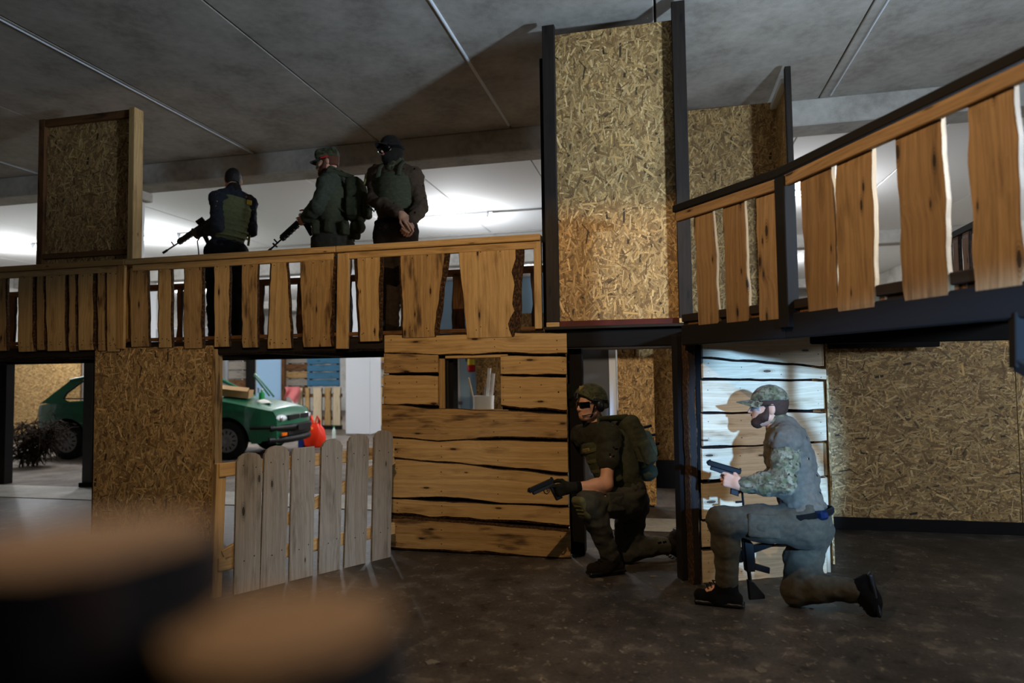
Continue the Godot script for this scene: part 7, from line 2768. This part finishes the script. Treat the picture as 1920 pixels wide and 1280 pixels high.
func person_doorway() -> void:
	var f := Vector3(-0.86, 0, 0.51)
	var J := {"pel": onz(1176, 928, -4.80), "nk": onz(1122, 803, -4.78), "hd": onz(1106, 757, -4.74), "face": Vector3(-0.70, -0.08, 0.71).normalized(), "hup": Vector3(-0.08, 0.99, 0.06).normalized(),
		"shL": onz(1143, 818, -4.63), "shR": onz(1094, 818, -4.92), "elL": onz(1137, 908, -4.50), "wrL": onz(1072, 914, -4.40), "elR": onz(1082, 812, -5.08), "wrR": onz(1070, 744, -4.97),
		"hpL": onz(1168, 940, -4.72), "hpR": onz(1186, 942, -4.90), "knL": onz(1100, 943, -4.40), "anL": onz(1147, 1046, -4.56), "toL": onz(1100, 1076, -4.46),
		"knR": onz(1174, 1034, -4.84), "anR": onz(1252, 1022, -5.00), "toR": onz(1284, 1043, -5.06)}
	var o := person("person in an olive helmet and T-shirt kneeling in the doorway with a pistol", J, Vector3(J.pel.x, 0, J.pel.z))
	strap_points(J)
	var gd := onz(990, 923, -4.30) - onz(1036, 902, -4.40)
	var gx := aim_xf(onz(1037, 915, -4.40), gd, Vector3(-0.15, 1, 0.1))
	var hl := hand_prims(J.wrL, onz(1036, 921, -4.385) - J.wrL, Vector3(-0.45, 0.0, -0.9), -1.0, [0.15, 0.85, 0.9, 0.9], 0.5, 1.0, 0.4)
	var hr := hand_prims(J.wrR, onz(1060, 722, -4.88) - J.wrR, Vector3(-0.8, 0.0, -0.3), 1.0, [0.85, 0.9, 0.9, 0.95], 0.6)
	skin_body(o, J, [hl, hr], 0.013)
	shirt(o, J, M.tshirt_green, 0.013, 0.0, 0.50, 0.011, 0.012)
	trousers(o, J, M.olive_trousers, 0.016, 0.012)
	boots(o, J, M.boot_brown, 0.16, {"R": Vector3(0.80, 0.25, -0.45).normalized()})
	var v := vest(o, J, M.vest_ranger, 0.032, 0.12, 0.88)
	webbing(v, J, 0.34, 0.78, 4, Vector3(0.198, 0, 0.161), -0.9, 0.9, M.pad_olive)
	for q in [[-0.09, 0.22], [0.0, 0.22], [0.09, 0.22], [-0.15, 0.40]]:
		var c: Vector3 = J.pel.lerp(J.nk, q[1]) + J.b * Vector3(q[0], 0, -sqrt(maxf(0.0, 1.0 - pow(q[0] / 0.19, 2.0))) * 0.165)
		var po := put("pouch", body_mesh([rbox(c, Vector3(0.036, 0.062, 0.026), J.b, 0.014, 0.01)], 0.008, M.vest_ranger, 0.003, 25.0), v)
		mbox("flap", c + J.up * 0.045 + J.fw * 0.016, Vector3(0.066, 0.032, 0.030), M.pack_olive, po, 0.006, J.b)
	mbox("name_tape", J.pel.lerp(J.nk, 0.80) + J.b * Vector3(0.0, 0, -0.158), Vector3(0.09, 0.026, 0.010), M.vest_tan_edge, v, 0.003, J.b)
	# helmet
	var z: Vector3 = J.face
	var y: Vector3 = J.hup
	var x := y.cross(z).normalized()
	var hb := Basis(x, y, z)
	var hc: Vector3 = J.hd + y * 0.034 - z * 0.012
	var he := put("helmet", body_mesh([ell(hc, Vector3(0.108, 0.112, 0.130), hb, 0.01), ell(hc - y * 0.05 - z * 0.035, Vector3(0.104, 0.065, 0.098), hb, 0.02), cut((z * 0.9 - y * 1.0), hc + z * 0.050 - y * 0.012), cut(-y, hc - y * 0.075), carve(ell(J.hd - y * 0.02, Vector3(0.080, 0.10, 0.105), hb, 0.005))], 0.006, M.camo_dark, 0.002, 30.0), o)
	for s in [-1.0, 1.0]:
		var rl := MB.new()
		rl.tube([hc + hb * Vector3(s * 0.102, 0.0, 0.055), hc + hb * Vector3(s * 0.114, -0.012, 0.0), hc + hb * Vector3(s * 0.104, -0.02, -0.06)], 0.011, 8, true, 0.5)
		part("side_rail", rl, M.black_plastic, he)
		var ec := put("ear_cup", body_mesh([ell(J.hd + hb * Vector3(s * 0.100, -0.012, -0.012), Vector3(0.028, 0.046, 0.036), hb, 0.01)], 0.006, M.black_plastic), he)
		var st := MB.new()
		st.tube([J.hd + hb * Vector3(s * 0.092, 0.0, 0.03), J.hd + hb * Vector3(s * 0.066, -0.075, 0.045), J.hd + hb * Vector3(s * 0.0, -0.120, 0.062)], 0.006, 6)
		part("chin_strap", st, M.strap_black, he)
	var mi := MB.new()
	mi.tube([J.hd + hb * Vector3(0.10, -0.03, 0.0), J.hd + hb * Vector3(0.078, -0.065, 0.06), J.hd + hb * Vector3(0.03, -0.072, 0.105)], 0.004, 6)
	part("microphone", mi, M.black_plastic, he)
	mbox("mount", hc + hb * Vector3(0, 0.035, 0.122), Vector3(0.034, 0.045, 0.018), M.black_plastic, he, 0.004, hb * Basis(Vector3.RIGHT, -0.35))
	var tri := MB.new()
	tri.prism(Transform3D(hb * Basis(Vector3.RIGHT, -0.75), hc + hb * Vector3(0.012, 0.086, 0.088)), PackedVector2Array([Vector2(-0.026, 0.018), Vector2(0.026, 0.018), Vector2(0.0, -0.026)]), 0.012, 0.002)
	part("patch", tri, M.vest_tan_edge, he, Transform3D.IDENTITY, "tan triangular patch")
	glasses(o, J, M.lens_dark)
	# gloves, watch strap, knee pad
	put("glove", body_mesh(grown(hl, 0.003) + [cap(J.wrL, J.wrL.lerp(J.elL, 0.10), 0.034, 0.036, 0.01)], 0.0045, M.glove_dark), o)
	put("glove", body_mesh(grown(hr, 0.006) + [cap(J.wrR, J.wrR.lerp(J.elR, 0.2), 0.036, 0.038, 0.01)], 0.0045, M.glove_dark), o)
	var wx: Vector3 = (J.elL - J.wrL).normalized()
	var wt := MB.new()
	wt.tube([J.wrL + wx * 0.030, J.wrL + wx * 0.060], 0.039, 14)
	part("wrist_watch", wt, M.strap_black, o)
	var kd: Vector3 = (J.knL - J.hpL).normalized()
	var sd: Vector3 = (J.anL - J.knL).normalized()
	var kb := (kd - sd).normalized()
	var ky := -sd
	var kx := ky.cross(kb).normalized()
	kb = kx.cross(ky)
	var kp := put("knee_pad", body_mesh([rbox(J.knL + kb * 0.058 + ky * 0.005, Vector3(0.052, 0.085, 0.026), Basis(kx, ky, kb), 0.026, 0.02)], 0.007, M.pad_olive, 0.003, 20.0), o)
	var ri := MB.new()
	for k in 3: ri.box(Transform3D(Basis(kx, ky, kb), J.knL + kb * 0.083 + ky * (0.035 - k * 0.03)), Vector3(0.06, 0.012, 0.008), 0.003)
	part("ridge", ri, M.vest_olive, kp)
	# holster strap on the shin
	var hs := MB.new()
	hs.tube([J.knL + sd * 0.06 + kx * -0.06, J.anL - sd * 0.06 + kx * -0.05 - kb * 0.04], 0.020, 8, true, 0.4)
	part("leg_strap", hs, M.strap_black, o)
	pistol("black pistol pointed down by the kneeling player in the helmet", gx)
	backpack("olive backpack worn by the kneeling player in the helmet", J, M.pack_olive, 0.98)


func person_camo() -> void:
	var f := Vector3(-0.93, 0, -0.37)
	var J := {"pel": onz(1511, 978, -4.10), "nk": onz(1467, 806, -4.16), "hd": onz(1441, 763, -4.18), "face": Vector3(-0.985, 0.0, -0.06).normalized(), "hup": Vector3(-0.03, 1.0, 0).normalized(),
		"shL": onz(1474, 826, -4.00), "shR": onz(1488, 822, -4.34), "elL": onz(1470, 906, -3.94), "wrL": onz(1390, 909, -4.00), "elR": onz(1452, 900, -4.36), "wrR": onz(1398, 912, -4.20),
		"hpL": onz(1508, 986, -4.02), "hpR": onz(1520, 992, -4.20), "knL": onz(1352, 976, -4.03), "anL": onz(1364, 1096, -4.07), "toL": onz(1300, 1124, -4.10),
		"knR": onz(1492, 1108, -4.15), "anR": onz(1612, 1106, -4.03), "toR": onz(1652, 1158, -3.99)}
	var o := person("person in a grey combat shirt with camouflage sleeves kneeling at the pale plank wall", J, Vector3(J.pel.x, 0, J.pel.z))
	var gd := onz(1332, 878, -4.02) - onz(1386, 894, -4.02)
	var gx := aim_xf(onz(1378, 899, -4.03), gd, Vector3(-0.1, 1, 0.0))
	var hl := hand_prims(J.wrL, onz(1362, 899, -4.015) - J.wrL, Vector3(-0.15, 0.0, -1.0), -1.0, [0.15, 0.85, 0.9, 0.9], 0.5, 1.0, 0.35)
	var hr := hand_prims(J.wrR, Vector3(-0.9, 0.1, 0.5), Vector3(0.3, 0.0, 1.0), 1.0, [0.8, 0.85, 0.9, 0.9], 0.5)
	skin_body(o, J, [hl, hr], 0.013)
	# grey trunk of the shirt, camouflage sleeves
	var sh := shirt(o, J, M.grey_shirt, 0.014, -0.04, 0.0, 0.011, 0.014)
	for s in ["L", "R"]:
		var el: Vector3 = J["el" + s]
		var wr: Vector3 = J["wr" + s]
		var sv := grown([cap(J["sh" + s].lerp(J.nk, 0.12) + J.up * 0.006, J["sh" + s].lerp(el, 0.5), 0.066, 0.060, 0.03), cap(J["sh" + s].lerp(el, 0.5), el, 0.060, 0.052, 0.03), cap(el, el.lerp(wr, 0.4), 0.052, 0.050, 0.03), cap(el.lerp(wr, 0.4), wr.lerp(el, 0.10), 0.048, 0.033, 0.03)], 0.012)
		put("sleeve", body_mesh(sv, 0.009, M.camo, 0.013, 15.0), o)
	put("collar", body_mesh([cap(J.nk - J.up * 0.01, J.nk + J.up * 0.045 + J.fw * 0.012, 0.076, 0.068, 0.02)], 0.007, M.camo, 0.005, 20.0), o)
	trousers(o, J, M.khaki_trousers, 0.015, 0.011)
	boots(o, J, M.boot_black, 0.05, {"R": (Vector3(0.93, 0.18, 0.32)).normalized()})
	beard(o, J, M.beard_brown, 1.0)
	hair_cap(o, J, M.beard_brown)
	cap_hat(o, J, M.camo, 0.006, 0.082)
	glasses(o, J, M.lens_clear)
	# belt; the blue light on its buckle is put into the colour
	var be := MB.new()
	var ring := []
	for k in 25:
		var t := TAU * k / 24.0
		ring.append(J.pel + J.up * 0.045 + J.b * Vector3(sin(t) * 0.197, 0, cos(t) * 0.154))
	be.tube(ring, 0.020, 6, false, 0.5)
	var bo := part("belt", be, M.strap_black, o)
	mbox("belt_pouch", J.pel + J.up * 0.045 + J.b * Vector3(-0.155, 0, 0.105), Vector3(0.07, 0.05, 0.05), M.buckle_blue_lit, bo, 0.012, J.b * Basis(Vector3.UP, 0.9))
	pistol("black pistol held level by the player in the camouflage cap", gx)
	# rifle standing on its butt by a sling
	var ra := onz(1424, 1112, -4.15)
	var rb := onz(1404, 905, -4.15)
	var rx := aim_xf(ra.lerp(rb, 0.27), rb - ra, Vector3(-1, 0, 0.25)).scaled_local(Vector3.ONE * 0.86)
	rifle("black rifle hanging upright before the thigh of the player in the camouflage cap", rx, 0)
